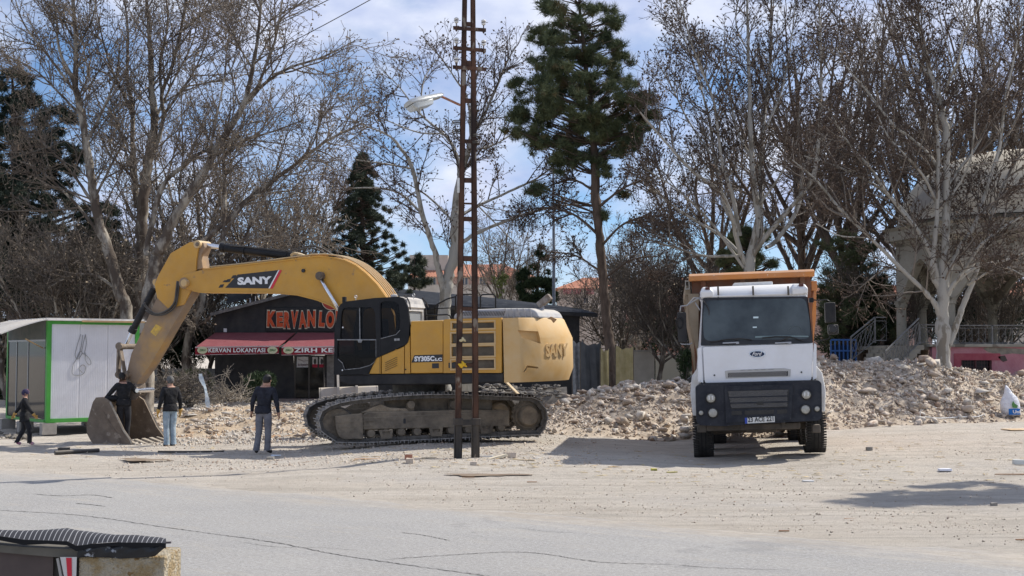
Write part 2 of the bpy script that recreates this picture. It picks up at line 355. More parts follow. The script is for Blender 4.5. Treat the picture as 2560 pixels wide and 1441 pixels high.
def rotm(n):
    q = rng.normal(size=(n, 4)); q /= np.linalg.norm(q, axis=1)[:, None]; w, x, y, z = q.T
    return np.stack([np.stack([1 - 2 * (y * y + z * z), 2 * (x * y - z * w), 2 * (x * z + y * w)], 1), np.stack([2 * (x * y + z * w), 1 - 2 * (x * x + z * z), 2 * (y * z - x * w)], 1), np.stack([2 * (x * z - y * w), 2 * (y * z + x * w), 1 - 2 * (x * x + y * y)], 1)], 1)
def scatter(P, S, hulls=HULLS):
    """many stones at P with sizes S as one mesh"""
    Vs, Fs, o = [], [], 0; k = rng.integers(0, len(hulls), len(P)); R = rotm(len(P))
    for h, (V, F) in enumerate(hulls):
        I = np.where(k == h)[0]
        if not len(I): continue
        W = np.einsum('nij,vj->nvi', R[I], V) * S[I][:, None, None] + P[I][:, None]
        Vs.append(W.reshape(-1, 3)); Fs.append((F[None] + (np.arange(len(I)) * len(V))[:, None, None]).reshape(-1, 3) + o); o += len(I) * len(V)
    return np_mesh('stones', np.concatenate(Vs), [np.concatenate(Fs)])
stone_m = mat('rubble_stone', (.47, .385, .305), (.58, .50, .415), scale=1.3, rough=.95, bump=.6, bscale=14, c3=(.33, .23, .165), s3=1.1, t3=.60)
stone_g = mat('rubble_pale', (.50, .45, .385), (.64, .59, .52), scale=1.7, rough=.95, bump=.5, bscale=14)
stone_b = mat('rubble_brown', (.36, .26, .19), (.47, .38, .30), scale=1.7, rough=.95, bump=.5, bscale=14)
brick_m = mat('red_brick', (.36, .13, .075), (.45, .20, .13), scale=6, rough=.9, dust=.4)
soil_m = mat('rubble_soil', (.36, .29, .215), (.52, .44, .345), scale=1.6, rough=1, bump=1, bscale=9, c3=(.20, .155, .115), s3=3, t3=.56)
HM = []
for V, F in HULLS:
    me = np_mesh('stone', V, [F]); HM.append(me)
STONE_MESH = [[(lambda c: (c.materials.append(m), c)[1])(me.copy()) for me in HM] for m in (stone_m, stone_g, stone_b)]
def stones_as_parts(parent, P, S, name='stone'):
    for p, s in zip(P, S):
        me = random.choice(STONE_MESH[random.choices((0, 1, 2), (5, 4, 1.2))[0]]); o = bpy.data.objects.new(name, me)
        M = Matrix.Translation(Vector(p)) @ Matrix.Rotation(random.uniform(0, 6.28), 4, 'Z') @ Matrix.Rotation(random.uniform(-.6, .6), 4, 'X') @ Matrix.Diagonal((s * random.uniform(.9, 1.25), s * random.uniform(.8, 1.1), s * random.uniform(.75, 1), 1))
        o.parent = parent; o.matrix_basis = WM[parent.name].inverted() @ M; COL.objects.link(o)

# piles of rubble: height over the ground by place
def pile_right(X, Y):
    w = np.interp(X / Y, [.205, .228, .30, .34, .40, .46, .52], [0, 1, .98, .86, .74, .66, .60])
    foot = np.interp(X / Y, [.20, .24, .3, .38, .5], [35.2, 35.6, 36.8, 39, 40.5]); crest = foot + 5.0
    return w * 1.74 * smooth(Y, foot - .6, crest) ** .85 * (1 - .8 * smooth(Y, crest + 1, crest + 6)) + 0
def pile_left(X, Y):
    w = np.interp(X / Y, [-.05, .0, .02, .05, .08, .10, .14, .21, .235], [0, .15, .45, .75, .95, 1, 1, 1.05, 0])
    foot = np.interp(X / Y, [0, .05, .14], [33.2, 32.6, 32.6]); crest = foot + 5.2
    return w * 1.20 * smooth(Y, foot - .4, crest) ** .9 * (1 - .85 * smooth(Y, crest + 1, crest + 5))
def make_pile(f, box, label, n_small, n_big, seed, big):
    x0, x1, y0, y1 = box
    def z(X, Y):
        h = f(X, Y); return ground_z(X, Y) + h * (.80 + .42 * fbm(X * .9, Y * .9, seed)) + np.minimum(h, .5) * (.8 * (fbm(X * 2.2, Y * 2.2, seed + 5) - .5)) - .05 + .0
    o = put('rubble_pile', grid_mesh('rubble_pile', np.arange(x0, x1, .10), np.arange(y0, y1, .10), lambda X, Y: z(X, Y) - .12 * (f(X, Y) < .03), True), soil_m)
    tag(o, label, 'rubble pile')
    def pts(n, pw):
        X = rng.uniform(x0 + .2, x1 - .2, n * 4); Y = rng.uniform(y0 + .2, y1 - 3, n * 4); h = f(X, Y); k = rng.random(len(X)) < np.clip(h * 2.5 + .08 * (h > 0.015), 0, 1) ** pw
        X, Y = X[k][:n], Y[k][:n]; return X, Y, z(X, Y)
    X, Y, Z = pts(n_small, 1); S = .02 + .06 * rng.random(len(X)) ** 2.6 + .10 * rng.random(len(X)) ** 1.5 * (rng.random(len(X)) < .12)
    o2 = put('small_stones', scatter(np.stack([X, Y, Z + S * .3], 1), S), stone_m, parent=o, kind='stuff')
    o2.data.materials.append(stone_g); o2.data.materials.append(stone_b); mi = np.random.default_rng(3).choice([0, 1, 2], len(o2.data.polygons) // 10 + 1, p=[.5, .25, .25]).repeat(10)[:len(o2.data.polygons)].astype(np.int32)
    o2.data.polygons.foreach_set('material_index', mi)
    X, Y, Z = pts(n_big, .7); S = big[0] + (big[1] - big[0]) * rng.random(len(X)) ** 2.6
    stones_as_parts(o, np.stack([X, Y, Z + S * .35], 1), S)
    return o, z
pr, zr = make_pile(pile_right, (6.6, 24, 33.5, 47), 'pale rubble mound to the right of the truck, in front of the pink wall', 13000, 290, 3, (.09, .31))
pl, zl = make_pile(pile_left, (-2.5, 9.3, 31.5, 43), 'rubble mound of broken stones between the yellow excavator and the truck', 9000, 290, 8, (.10, .28))
for (px, py, s) in [(2420, 1040, .36), (2270, 890, .2), (2390, 940, .3)]:
    pass
# loose debris over the lot: pebbles nobody could count, and single stones
def lot_pts(n, px0, px1, py0, py1):
    P = []
    A = rng.uniform(px0, px1, n); B = rng.uniform(py0, py1, n); Y = EYE * FPX / (B - HOR); X = (A - 1280) / FPX * Y
    d = X * ROADN.x + Y * ROADN.y - ROADC; k = d > .25; X, Y = X[k], Y[k]; return X, Y, ground_z(X, Y)
X, Y, Z = lot_pts(9000, -60, 2620, 1088, 1330); S = .007 + .022 * rng.random(len(X)) ** 3
X2, Y2, Z2 = lot_pts(6000, 300, 1500, 1075, 1165); S2 = .012 + .032 * rng.random(len(X2)) ** 2.5
peb = put('gravel', scatter(np.concatenate([np.stack([X, Y, Z], 1), np.stack([X2, Y2, Z2], 1)]), np.concatenate([S, S2])), stone_m, kind='stuff')
deb = thing('debris_field', 'low spread of broken pale rubble behind the standing men', 'rubble', (-7, 38, 0))
def deb_z(X, Y): return ground_z(X, Y) + .27 * smooth(Y, 34.5, 37) * np.clip(fbm(X * .7, Y * .7, 21) * 2 - .75, 0, 1) * smooth((X / Y + .30), 0, .04) * (1 - smooth((X / Y + .155), 0, .03)) - .04 + .05 * fbm(X * 4, Y * 4, 3)
def debpts(n, px0=300, px1=820, y0=32.5, y1=50):
    Y = rng.uniform(y0, y1, n); A = rng.uniform(px0, px1, n); X = (A - 1280) / FPX * Y; return X, Y, deb_z(X, Y) + .03
X, Y, Z = debpts(4800); S = .014 + .06 * rng.random(len(X)) ** 2.8
put('small_stones', scatter(np.stack([X, Y, Z + S * .2], 1), S), stone_g, parent=deb, M=Matrix.Identity(4), kind='stuff')
X, Y, Z = debpts(210, 380, 800, 34, 46); S = .07 + .13 * rng.random(len(X)) ** 2; stones_as_parts(deb, np.stack([X, Y, Z + S * .3], 1), S)

put('soil', grid_mesh('soil', np.arange(-15, -4.5, .12), np.arange(33.6, 50, .12), deb_z), mat('ochre_soil', (.38, .29, .195), (.50, .425, .33), scale=1.1, rough=1, bump=1, bscale=8, c3=(.40, .25, .14), s3=1.3, t3=.58), deb, Matrix.Identity(4))
X, Y, Z = debpts(2500); S = .012 + .05 * rng.random(len(X)) ** 2.4; put('small_stones', scatter(np.stack([X, Y, deb_z(X, Y) + S * .4], 1), S), stone_b, parent=deb, M=Matrix.Identity(4), kind='stuff')
# dark clods and splintered wood scattered over the lot
X, Y, Z = lot_pts(3600, -60, 2620, 1090, 1370); kk = fbm(X * .9, Y * 1.3, 31) > .53; X, Y, Z = X[kk], Y[kk], Z[kk]; S = .006 + .022 * rng.random(len(X)) ** 3; put('clods', scatter(np.stack([X, Y, Z], 1), S), mat('dark_clod', (.17, .14, .11), (.26, .22, .175), scale=8, rough=1), kind='stuff')
chipV, chipF = hull(5, 8, (1.6, .45, .12)); parts_ = []
for (n_, a0, a1, b0, b1) in ((260, 840, 1420, 1122, 1172), (200, 1450, 2250, 1120, 1210), (120, 60, 700, 1110, 1165), (90, 2150, 2560, 1100, 1210)):
    A = rng.uniform(a0, a1, n_); B = rng.uniform(b0, b1, n_); P_ = np.array([ground(a, b)[:] for a, b in zip(A, B)]); P_[:, 2] = ground_z(P_[:, 0], P_[:, 1]) + .015; th = rng.uniform(0, 6.28, n_); S = (.02 + .07 * rng.random(n_) ** 2)[:, None, None]
    R_ = np.zeros((n_, 3, 3)); R_[:, 0, 0] = np.cos(th); R_[:, 0, 1] = -np.sin(th); R_[:, 1, 0] = np.sin(th); R_[:, 1, 1] = np.cos(th); R_[:, 2, 2] = 1
    W = np.einsum('nij,vj->nvi', R_, chipV) * S + P_[:, None]; parts_.append((W.reshape(-1, 3), (chipF[None] + (np.arange(n_) * len(chipV))[:, None, None]).reshape(-1, 3)))
o_ = 0; Vs = []; Fs = []
for V, F in parts_: Vs.append(V); Fs.append(F + o_); o_ += len(V)
put('wood_chips', np_mesh('wood_chips', np.concatenate(Vs), [np.concatenate(Fs)]), mat('chip_wood', (.62, .50, .28), (.50, .36, .20), scale=1.3, lo=.45, hi=.55, c3=(.72, .70, .66), s3=1.7, t3=.6, rough=.9), kind='stuff')

def surf(px, py):
    """where a sight line first meets the lot, the debris or a mound"""
    d = ray(px, py)
    for Y in np.arange(24, 62, .06):
        p = CAMP + d * (Y / d.y); X_ = np.array(p.x); Y_ = np.array(p.y); z = float(ground_z(X_, Y_))
        if 6.8 < p.x < 24 and 33.6 < Y < 47: z = max(z, float(zr(X_, Y_)))
        if -2.4 < p.x < 9.2 and 31.6 < Y < 43: z = max(z, float(zl(X_, Y_)))
        if -15 < p.x < -4.5 and 33.6 < Y < 50: z = max(z, float(deb_z(X_, Y_)))
        if p.z <= z: return Vector((p.x, p.y, z))
    return p
# ================================================================ excavator
YEL = mat('machine_yellow', (.62, .315, .035), (.52, .265, .04), scale=1.2, rough=.42, dust=.28, dustc=(.48, .34, .17), dscale=4, bump=.04, bscale=30, c3=(.36, .20, .07), s3=5, t3=.68)
YELD = mat('dusty_yellow', (.60, .36, .12), (.56, .38, .18), scale=1.5, rough=.6, dust=.75, dustc=(.58, .45, .28))
CWY = mat('counterweight_yellow', (.60, .35, .11), (.62, .41, .18), scale=.9, rough=.6, dust=.7, dustc=(.62, .47, .28), c3=(.28, .17, .06), s3=14, t3=.74)
BLK = mat('machine_black', (.010, .011, .013), (.018, .018, .020), scale=3, rough=.42, dust=.035, dustc=(.20, .18, .15), spec=.2)
BLKD = mat('black_dusty', (.012, .013, .017), (.030, .030, .032), scale=2, rough=.6, dust=.15, dustc=(.24, .21, .17), spec=.2)
STEEL = mat('undercarriage_steel', (.085, .072, .058), (.20, .165, .125), scale=3.5, rough=.85, dust=.55, dustc=(.38, .31, .22), bump=.35, bscale=18)
TRK = mat('track_steel', (.035, .033, .032), (.09, .082, .074), scale=6, rough=.55, dust=.5, dustc=(.34, .30, .25), bump=.2)
SHOE = mat('track_shoe_steel', (.20, .19, .18), (.36, .34, .32), scale=6, rough=.5, metal=.3, dust=.45, dustc=(.42, .38, .33))
DIRTY = mat('arm_dirty_yellow', (.50, .29, .09), (.27, .19, .125), scale=1.1, rough=.75, dust=.65, dustc=(.33, .25, .18), lo=.36, hi=.55, dscale=3.5)
MUD = mat('bucket_steel', (.115, .088, .068), (.19, .15, .115), scale=2.2, rough=.75, dust=.35, dustc=(.32, .25, .18), bump=.3, bscale=16, c3=(.26, .22, .18), s3=5, t3=.6)
CHR = mat('chrome', (.75, .76, .78), rough=.18, metal=1)
GRY = mat('hood_grey', (.26, .28, .32), (.36, .37, .40), scale=3, rough=.45, dust=.5, dustc=(.50, .46, .40))
GRL = mat('grille_mesh', (.085, .072, .055), (.15, .125, .095), scale=4, rough=.8, dust=.35)
HOS = mat('hose_black', (.02, .02, .022), rough=.45, dust=.25)
WHT = mat('white_print', (.8, .8, .8), rough=.5); RED = mat('red_print', (.62, .03, .05), rough=.45); DEC = mat('black_print', (.025, .025, .028), rough=.4)
GLS = glassm('cab_glass', (.006, .008, .010), .6, .05); GLS.node_tree.nodes['Principled BSDF'].inputs['Specular IOR Level'].default_value = .18
C0 = Vector((-2.15, 31.0, float(gz(-2.15, 31)) + .02))
ex = thing('excavator', 'yellow crawler excavator with black cab, its bucket resting on the ground', 'excavator', C0)
U = Frame(C0, yaw=-20, roll=1.3); T = Frame(C0, yaw=15, roll=2.0)
NP = -1.5
def P(px, py, y=NP): p = U.on(px, py, y); return (p.x, p.z)
def PL(pts, y=NP): return [P(a, b, y) for a, b in pts]
def prism(name, pts, y0, y1, m, bevel=.02, parent=None, yref=None, fr=None):
    fr = fr or U; q = fr.xz(pts, y0 if yref is None else yref); b = MB(); b.prism(q, y0, y1)
    return put(name, b, m, parent or ex, fr, bevel=bevel)
# --- swing frame and floor
prism('swing_frame', [(846, 938), (1258, 933), (1258, 957), (1120, 962), (870, 964), (850, 955)], -1.49, 1.45, BLKD, .04)
prism('inner_body', [(1020, 812), (1254, 806), (1254, 934), (925, 937), (960, 900), (1018, 870)], -1.42, 1.40, BLK, 0)
# --- yellow side panels
prism('side_panel', [(922, 935), (940, 896), (951.5, 891), (951.5, 935)], -1.50, -1.40, YEL, .01)
p = prism('side_panel', [(954, 935), (954, 890), (1000, 871), (1010, 866), (1010, 934.5)], -1.50, -1.40, YEL, .01)
for i in range(5):
    a = U.on(963, 907.5 + i * 5, -1.503); b = U.on(993, 893 + i * 5.2, -1.503); put('vent_slot', MB().bar(a, b, .006, .022, (0, 1, 0)), DEC, p, U)
p = prism('side_panel', [(1012, 934.3), (1012, 865), (1020, 856), (1024, 840), (1025.5, 934)], -1.50, -1.40, YEL, .006)
put('lock', MB().cyl(U.on(1013.5, 924, -1.498), U.on(1013.5, 924, -1.515), .018), DEC, p, U)
p = prism('engine_door', [(1027, 934), (1025.5, 820), (1028, 803.5), (1107, 801), (1107, 933)], -1.51, -1.40, YEL, .02)
prism('handle_recess', [(1080, 909), (1097, 908.5), (1097, 921), (1080, 921.5)], -1.516, -1.50, DEC, .004, p)
# model plate
q = prism('model_plate', [(1028, 907), (1036, 888.5), (1106, 886.5), (1106, 904.5)], -1.518, -1.505, DEC, 0, p)
a, b = U.on(1036, 905.5, -1.519), U.on(1086, 889, -1.519)
M = U.M @ Matrix.Translation((a.x, -1.519, a.z + .01)); put('lettering', textmesh('SY305C', b.x - a.x, b.z - a.z - .02, .004, .05), WHT, q, M)
a, b = U.on(1088, 904.5, -1.519), U.on(1105, 893, -1.519)
M = U.M @ Matrix.Translation((a.x, -1.519, a.z + .015)); put('lettering', textmesh('LC', b.x - a.x, b.z - a.z - .03, .004, .05), WHT, q, M)
# grille door with four screened openings
holes = [[(1131, 807.5), (1236, 806), (1236, 820), (1131, 822)], [(1130, 834.5), (1236, 833.5), (1236, 857), (1130, 859)],
         [(1130, 867.5), (1236, 866), (1236, 889.5), (1130, 891)], [(1150, 901), (1236, 899.5), (1236, 920.5), (1130, 922), (1130, 907)]]
outl = [(1109, 933), (1109, 801), (1114, 798.5), (1254, 794.5), (1254, 932.5)]
gd = put('grille_door', plate('grille_door', [U.xz(outl, -1.5)] + [U.xz(h, -1.5) for h in holes], -1.475, .07), YEL, ex, U, bevel=.012)
for h in holes:
    cx = sum(a for a, b in h) / len(h); cy = sum(b for a, b in h) / len(h); bb = [U.on(a, b, -1.5) for a, b in h]
    x0, x1 = min(v.x for v in bb), max(v.x for v in bb); z0, z1 = min(v.z for v in bb), max(v.z for v in bb)
    f = put('grille_frame', plate('grille_frame', [[(x0 - .035, z0 - .035), (x1 + .035, z0 - .035), (x1 + .035, z1 + .035), (x0 - .035, z1 + .035)], [(x0, z0), (x1, z0), (x1, z1), (x0, z1)]], -1.515, .02), YELD, gd, U, bevel=.008)
    s = put('screen', MB().box(x0 - .01, x1 + .01, -1.462, -1.455, z0 - .01, z1 + .01), GRL, gd, U)
    mb = MB()
    for k in range(int((x1 - x0) / .022)): mb.box(x0 + k * .022, x0 + k * .022 + .006, -1.472, -1.463, z0, z1)
    for k in range(int((z1 - z0) / .03)): mb.box(x0, x1, -1.470, -1.465, z0 + k * .03, z0 + k * .03 + .006)
    put('screen_wire', mb, GRL, s, U)
prism('handle_recess', [(1121, 907.5), (1138, 907), (1138, 920), (1121, 920.5)], -1.516, -1.50, DEC, .004, gd)
prism('top_deck', [(1024, 803), (1256, 796.5), (1256, 806), (1024, 812)], -1.49, 1.45, YELD, .03)
# --- counterweight
zb, zt = P(1262, 957)[1], P(1258, 795.5)[1]; xc = P(1258, 870)[0]
plan = [(xc, -1.5), (xc + .36, -1.5), (xc + .40, -1.48), (xc + .70, -1.06), (xc + .98, -.42), (xc + 1.02, 0), (xc + .98, .42), (xc + .70, 1.06), (xc + .40, 1.48), (xc + .36, 1.5), (xc, 1.5)]
def lvl(z, k, top=0):
    r = []
    for x, y in plan:
        f = max(0, (x - xc) / 1.02); r.append((x - k * f ** 1.5 * (1 if x > xc + .3 else .3), y * (1 - (.03 * k / .3 if x > xc + .2 else .01)), z))
    return r
H = zt - zb
rings = [lvl(zb, .12), lvl(zb + .28, .0), lvl(zb + H * .68, .0), lvl(zt - .03, .20), lvl(zt, .24)]
cw = put('counterweight', MB().loft(rings), CWY, ex, U, bevel=.022, seg=2)
def on_facet(px, py, A, B):
    """local point where the sight line meets the vertical plane through plan points A, B"""
    o = U.I @ CAMP; d = U.I.to_3x3() @ ray(px, py); n = Vector((B[1] - A[1], -(B[0] - A[0]), 0)); t = (Vector((A[0], A[1], 0)) - o).dot(n) / d.dot(n); return o + d * t, n.normalized()
def facet_poly(name, pts, A, B, out, th, m, parent):
    q = []; 
    for a, b in pts: v, nn = on_facet(a, b, A, B); q.append(v)
    if nn.y > 0: nn = -nn
    mb = MB(); k = len(q); mb.add([v + nn * out for v in q] + [v + nn * (out - th) for v in q], [tuple(range(k)), tuple(range(2 * k - 1, k - 1, -1))] + [(i, (i + 1) % k, (i + 1) % k + k, i + k) for i in range(k)])
    return put(name, mb, m, parent, U, bevel=.006)
def cutter(pts, A, B, depth):
    o = facet_poly('cut', pts, A, B, .1, .1 + depth, None, None); o.modifiers.clear(); return o
A_, B_ = plan[2], plan[3]
cuts = [cutter([(1297, 826), (1348, 829), (1352, 860), (1322, 850), (1306, 845)], A_, B_, .10), cutter([(1318, 914), (1346, 918), (1346, 922), (1319, 920), (1312, 930), (1309, 930)], A_, B_, .08)]
bpy.context.view_layer.update()
ms = [m for m in cw.modifiers]
for i, c in enumerate(cuts):
    b = cw.modifiers.new('recess', 'BOOLEAN'); b.object = c; b.operation = 'DIFFERENCE'; b.solver = 'EXACT'
cw.modifiers.move(0, len(cw.modifiers) - 1)
dg = bpy.context.evaluated_depsgraph_get(); me2 = bpy.data.meshes.new_from_object(cw.evaluated_get(dg)); cw.modifiers.clear(); cw.data = me2
for c in cuts: bpy.data.objects.remove(c)
# embossed letters on the rear facet
A_, B_ = plan[3], plan[4]; v0, nn = on_facet(1364, 893, A_, B_); v1, _ = on_facet(1419, 860, A_, B_); v2, _ = on_facet(1419, 893, A_, B_)
dx = (v2 - v0); w = dx.length; ex_ = dx.normalized(); nn = -nn if nn.y > 0 else nn
M = U.M @ Matrix(((ex_.x, -nn.x, 0, v0.x - nn.x * .014), (ex_.y, -nn.y, 0, v0.y - nn.y * .014), (0, 0, 1, v0.z), (0, 0, 0, 1)))
put('embossed_lettering', textmesh('SANY', w, abs(v1.z - v2.z) * 1.0, .07, .035), CWY, cw, M)
# --- engine hood, exhaust, rails
hd = prism('engine_hood', [(1131, 799), (1134, 788), (1143, 779), (1180, 774), (1253, 771), (1325, 771), (1340, 777), (1350, 796)], -1.0, .75, GRY, .06, yref=-1.0)
for i in range(5):
    a = 1262 + i * 15
    pts = [U.on(a, 772.5, -1.012), U.on(a + 4, 774, -1.03), U.on(a + 8, 795, -1.03)]; put('rib', MB().tube(pts, .012, 5), GRY, hd, U)
for i in range(30):
    a = 1146 + i * 3.9
    put('slot', MB().bar(U.on(a - 1.5, 790, -1.005), U.on(a + 2.5, 778.5, -1.005), .008, .018, (0, 1, 0)), DEC, hd, U)
mb = MB(); mb.tube([U.on(1355, 800, -.3), U.on(1355, 764, -.3)], .05, 10); st = put('exhaust_stack', mb, GRY, ex, U)
mb = MB(); mb.bar(U.on(1347, 765, -.3), U.on(1376, 741, -.3), .16, .15); put('exhaust_outlet', mb, mat('exhaust_rust', (.16, .12, .09), (.30, .27, .24), scale=9, rough=.7), st, U, bevel=.02)
mb = MB(); mb.prism(U.xz([(1368, 797), (1378, 792), (1392, 799), (1384, 808), (1378, 800)], -1.2), -1.21, -1.19); put('bent_flap', mb, mat('rusty_sheet', (.30, .15, .06), (.42, .26, .13), scale=8), ex, U)
def rail(pts, y, r=.018, name='handrail'):
    P3 = [tuple(U.on(a, b, y)) for a, b in pts]; return put(name, MB().tube(P3, r, 7), BLK, ex, U, smooth=True)
for x0, x1, yy in ((1139, 1183, 0), (1201, 1239, 0)): rail([(x0, 780), (x0, 742), (x0 + 3, 738), (x0 + 6, 737), (x1 - 5, 736), (x1 - 1, 739), (x1, 744), (x1, 778)], -.2)
rail([(1139, 742), (1118, 748), (1092, 762), (1087, 767), (1086, 800)], -.2)
rail([(1066, 789), (1118, 787), (1125, 790), (1128, 798)], -.9); rail([(1139, 748), (1139, 770), (1086, 772)], -.2, .014)
# --- cab
cab_o = [(834, 938), (836, 828), (845, 772), (851, 761), (862, 754.5), (935, 745.5), (997, 742), (1010, 746), (1019, 768), (1024, 810), (1021, 853), (1014, 862), (952, 890), (939, 896), (921, 936)]
win1 = [(850, 848), (854, 781), (858, 772), (868, 768.5), (925, 768), (934, 773), (938, 784), (940, 849)]
win2 = [(844, 852), (941, 851), (942, 893), (936, 904), (925, 912), (900, 920), (862, 925), (857, 912), (843, 898)]
win3 = [(951, 758), (962, 753), (985, 754), (997, 762), (1001, 800), (999, 828), (990, 836), (952, 846)]
Y0, Y1 = -1.52, -.48
cabo = U.xz(cab_o, Y0)
cab = put('cab', plate('cab_side', [round_poly(cabo, .03, 2)] + [round_poly(U.xz(w, Y0), .03, 2) for w in (win1, win2, win3)], Y0 + .03, .06), BLK, ex, U, bevel=.012)
put('cab_side', plate('cab_side', [cabo] + [U.xz([(a + 4, b) for a, b in w], Y0) for w in (win1, win2)], Y1 - .03, .06), BLK, cab, U)
# shell strips round the profile (front pillar and roof and rear), leaving the front open for glass
def strip(i0, i1, name, m, ya=Y0 + .02, yb=Y1 - .02, th=.05, sc=1):
    q = cabo[i0:i1 + 1]; mb = MB(); vs = []; c = Vector((sum(a for a, b in cabo) / len(cabo), sum(b for a, b in cabo) / len(cabo)))
    inn = [tuple(Vector(p) + (c - Vector(p)).normalized() * th) for p in q]
    for (a, b) in zip(range(len(q) - 1), range(1, len(q))): mb.prism([q[a], q[b], inn[b], inn[a]], ya, yb)
    return put(name, mb, m, cab, U)
strip(2, 8, 'roof', mat('cab_roof', (.30, .30, .30), (.42, .41, .40), scale=3, rough=.6, dust=.7, dustc=(.52, .48, .43)))
strip(13, 14, 'floor', BLK); strip(14, 14, 'x', BLK) if False else None
CABR = mat('cab_rear_paint', (.34, .34, .35), (.55, .54, .52), scale=5, rough=.6, dust=.8, dustc=(.60, .57, .52))
xr0, zr0 = cabo[9]; xr1, zr1 = cabo[8]; x_, z_ = cabo[7]
# rear wall with window, as a plate turned to face backward
R90 = Matrix.Rotation(pi / 2, 4, 'Z')
def rearplate(name, outl, x, th, m, parent, **k): # outlines in (y, z)
    me = plate(name, outl, 0, th); return put(name, me, m, parent, U.M @ Matrix.Translation((x, 0, 0)) @ R90, **k)
z0r = P(1026, 806)[1] - .3; z1r = z_ - .02
rearplate('rear_wall', [[(Y0 + .06, z0r), (Y1 - .02, z0r), (Y1 - .02, z1r - .12), (Y1 - .14, z1r), (Y0 + .06, z1r)], [(Y0 + .16, z0r + .3), (Y1 - .14, z0r + .3), (Y1 - .14, z1r - .26), (Y0 + .16, z1r - .26)]], xr0 - .10, .05, CABR, cab, bevel=.012)
g = glassm('dusty_glass', (.32, .34, .35), .75, .35)
rearplate('rear_window', [[(Y0 + .17, z0r + .31), (Y1 - .15, z0r + .31), (Y1 - .15, z1r - .27), (Y0 + .17, z1r - .27)]], xr0 - .12, .012, g, cab)
# front frame and windscreen
xf0, zf0 = cabo[1]; xf1, zf1 = cabo[2]
mb = MB(); mb.bar((xf0 + .03, Y1 - .04, zf0 - .9), (xf0 + .03, Y1 - .04, zf0), .07, .07); mb.bar((xf0 + .03, Y1 - .04, zf0), (xf1 + .03, Y1 - .04, zf1), .07, .07); mb.bar((xf0 + .03, Y0, zf0 - .55), (xf0 + .03, Y1, zf0 - .55), .05, .06)
put('front_pillar', mb, BLK, cab, U)
mb = MB(); mb.box(xf0 + .02, xf0 + .035, Y0 + .06, Y1 - .06, P(836, 930)[1], zf0); mb.add([(xf0 + .02, Y0 + .06, zf0), (xf1 + .02, Y0 + .06, zf1), (xf1 + .02, Y1 - .06, zf1), (xf0 + .02, Y1 - .06, zf0)], [(0, 1, 2, 3)]); put('windscreen', mb, GLS, cab, U)
for nm, w in (('door_window', win1), ('door_window', win2), ('side_window', win3)):
    put(nm, plate(nm, [U.xz(w, Y0)], Y0 + .035, .012), GLS, cab, U)
def line(pts, r, m, parent, y=Y0 - .008, name='trim', seg=5): return put(name, MB().tube([tuple(U.on(a, b, y)) for a, b in pts], r, seg), m, parent, U)
TRIM = mat('worn_trim', (.18, .18, .18), (.36, .36, .36), scale=20, rough=.5)
line([(843, 850), (940, 850)], .012, TRIM, cab); line([(899, 770), (900, 850)], .011, TRIM, cab); line([(940, 850), (940, 893)], .006, TRIM, cab)
line([(845, 898), (856, 908), (862, 925), (900, 921), (925, 914), (937, 905)], .008, TRIM, cab); line([(948, 752), (949.5, 935)], .004, DEC, cab, name='door_gap')
line([(952, 847), (990, 837), (1000, 826)], .007, TRIM, cab)
for a, b in ((857, 819), (856, 926)): put('bolt', MB().cyl(U.on(a, b, Y0), U.on(a, b, Y0 - .02), .018), WHT, cab, U)
prism('door_handle', [(985, 847), (998, 846), (999, 852), (986, 853)], Y0 - .02, Y0, TRIM, .004, cab)
prism('latch', [(893, 850), (906, 850), (903, 857), (896, 857)], Y0 - .025, Y0, TRIM, .004, cab)
# seat and levers seen through the glass
mb = MB(); zf = P(900, 925)[1]; xs_ = P(925, 900)[0]
mb.box(xs_ - .45, xs_ + .1, -1.2, -.75, zf + .25, zf + .45); mb.box(xs_, xs_ + .14, -1.2, -.75, zf + .45, zf + 1.15); mb.box(xs_ - .3, xs_ - .1, -1.32, -1.24, zf + .3, zf + .7)
put('seat', mb, mat('seat_fabric', (.03, .035, .04), rough=.9), cab, U, bevel=.04)
mb = MB()
for a, b in ((889.5, 742), (1034, 738.5)):
    c = U.on(a, b, -1.3); mb.tube([(c.x + .03 * cos(t), c.y, c.z + .03 * sin(t)) for t in np.linspace(0, 2 * pi, 12)], .008, 5, False); mb.cyl((c.x, c.y, c.z - .08), (c.x, c.y, c.z - .03), .008)
put('lifting_eye', mb, mat('galvanised', (.5, .5, .5), rough=.5, metal=.6), cab, U)
mb = MB(); c = U.on(985, 740, -1.3); mb.ell(c, (.09, .06, .04)); mb.tube([c, c + Vector((-.02, 0, .1)), c + Vector((-.06, 0, .16))], .006, 5); put('roof_lamp', mb, GRY, cab, U)
c = U.on(861, 748, -1.4); put('work_light', MB().box(c.x - .04, c.x + .04, c.y - .04, c.y + .04, c.z - .09, c.z + .05), BLK, cab, U, bevel=.01)
mb = MB(); mb.tube([tuple(U.on(1008 + k * 4.5, 741 - (k % 2) * 2.5, -1.35)) for k in range(5)], .012, 5); mb.tube([tuple(U.on(a, b, -1.45)) for a, b in ((1010, 742), (1018, 745), (1024, 757), (1026, 775))], .015, 5); put('wiring', mb, HOS, cab, U)
mb = MB(); mb.tube([tuple(U.on(a, b, Y1)) for a, b in ((1056, 745), (1066, 757), (1071, 768))], .018, 5); put('wiring', mb, HOS, cab, U)
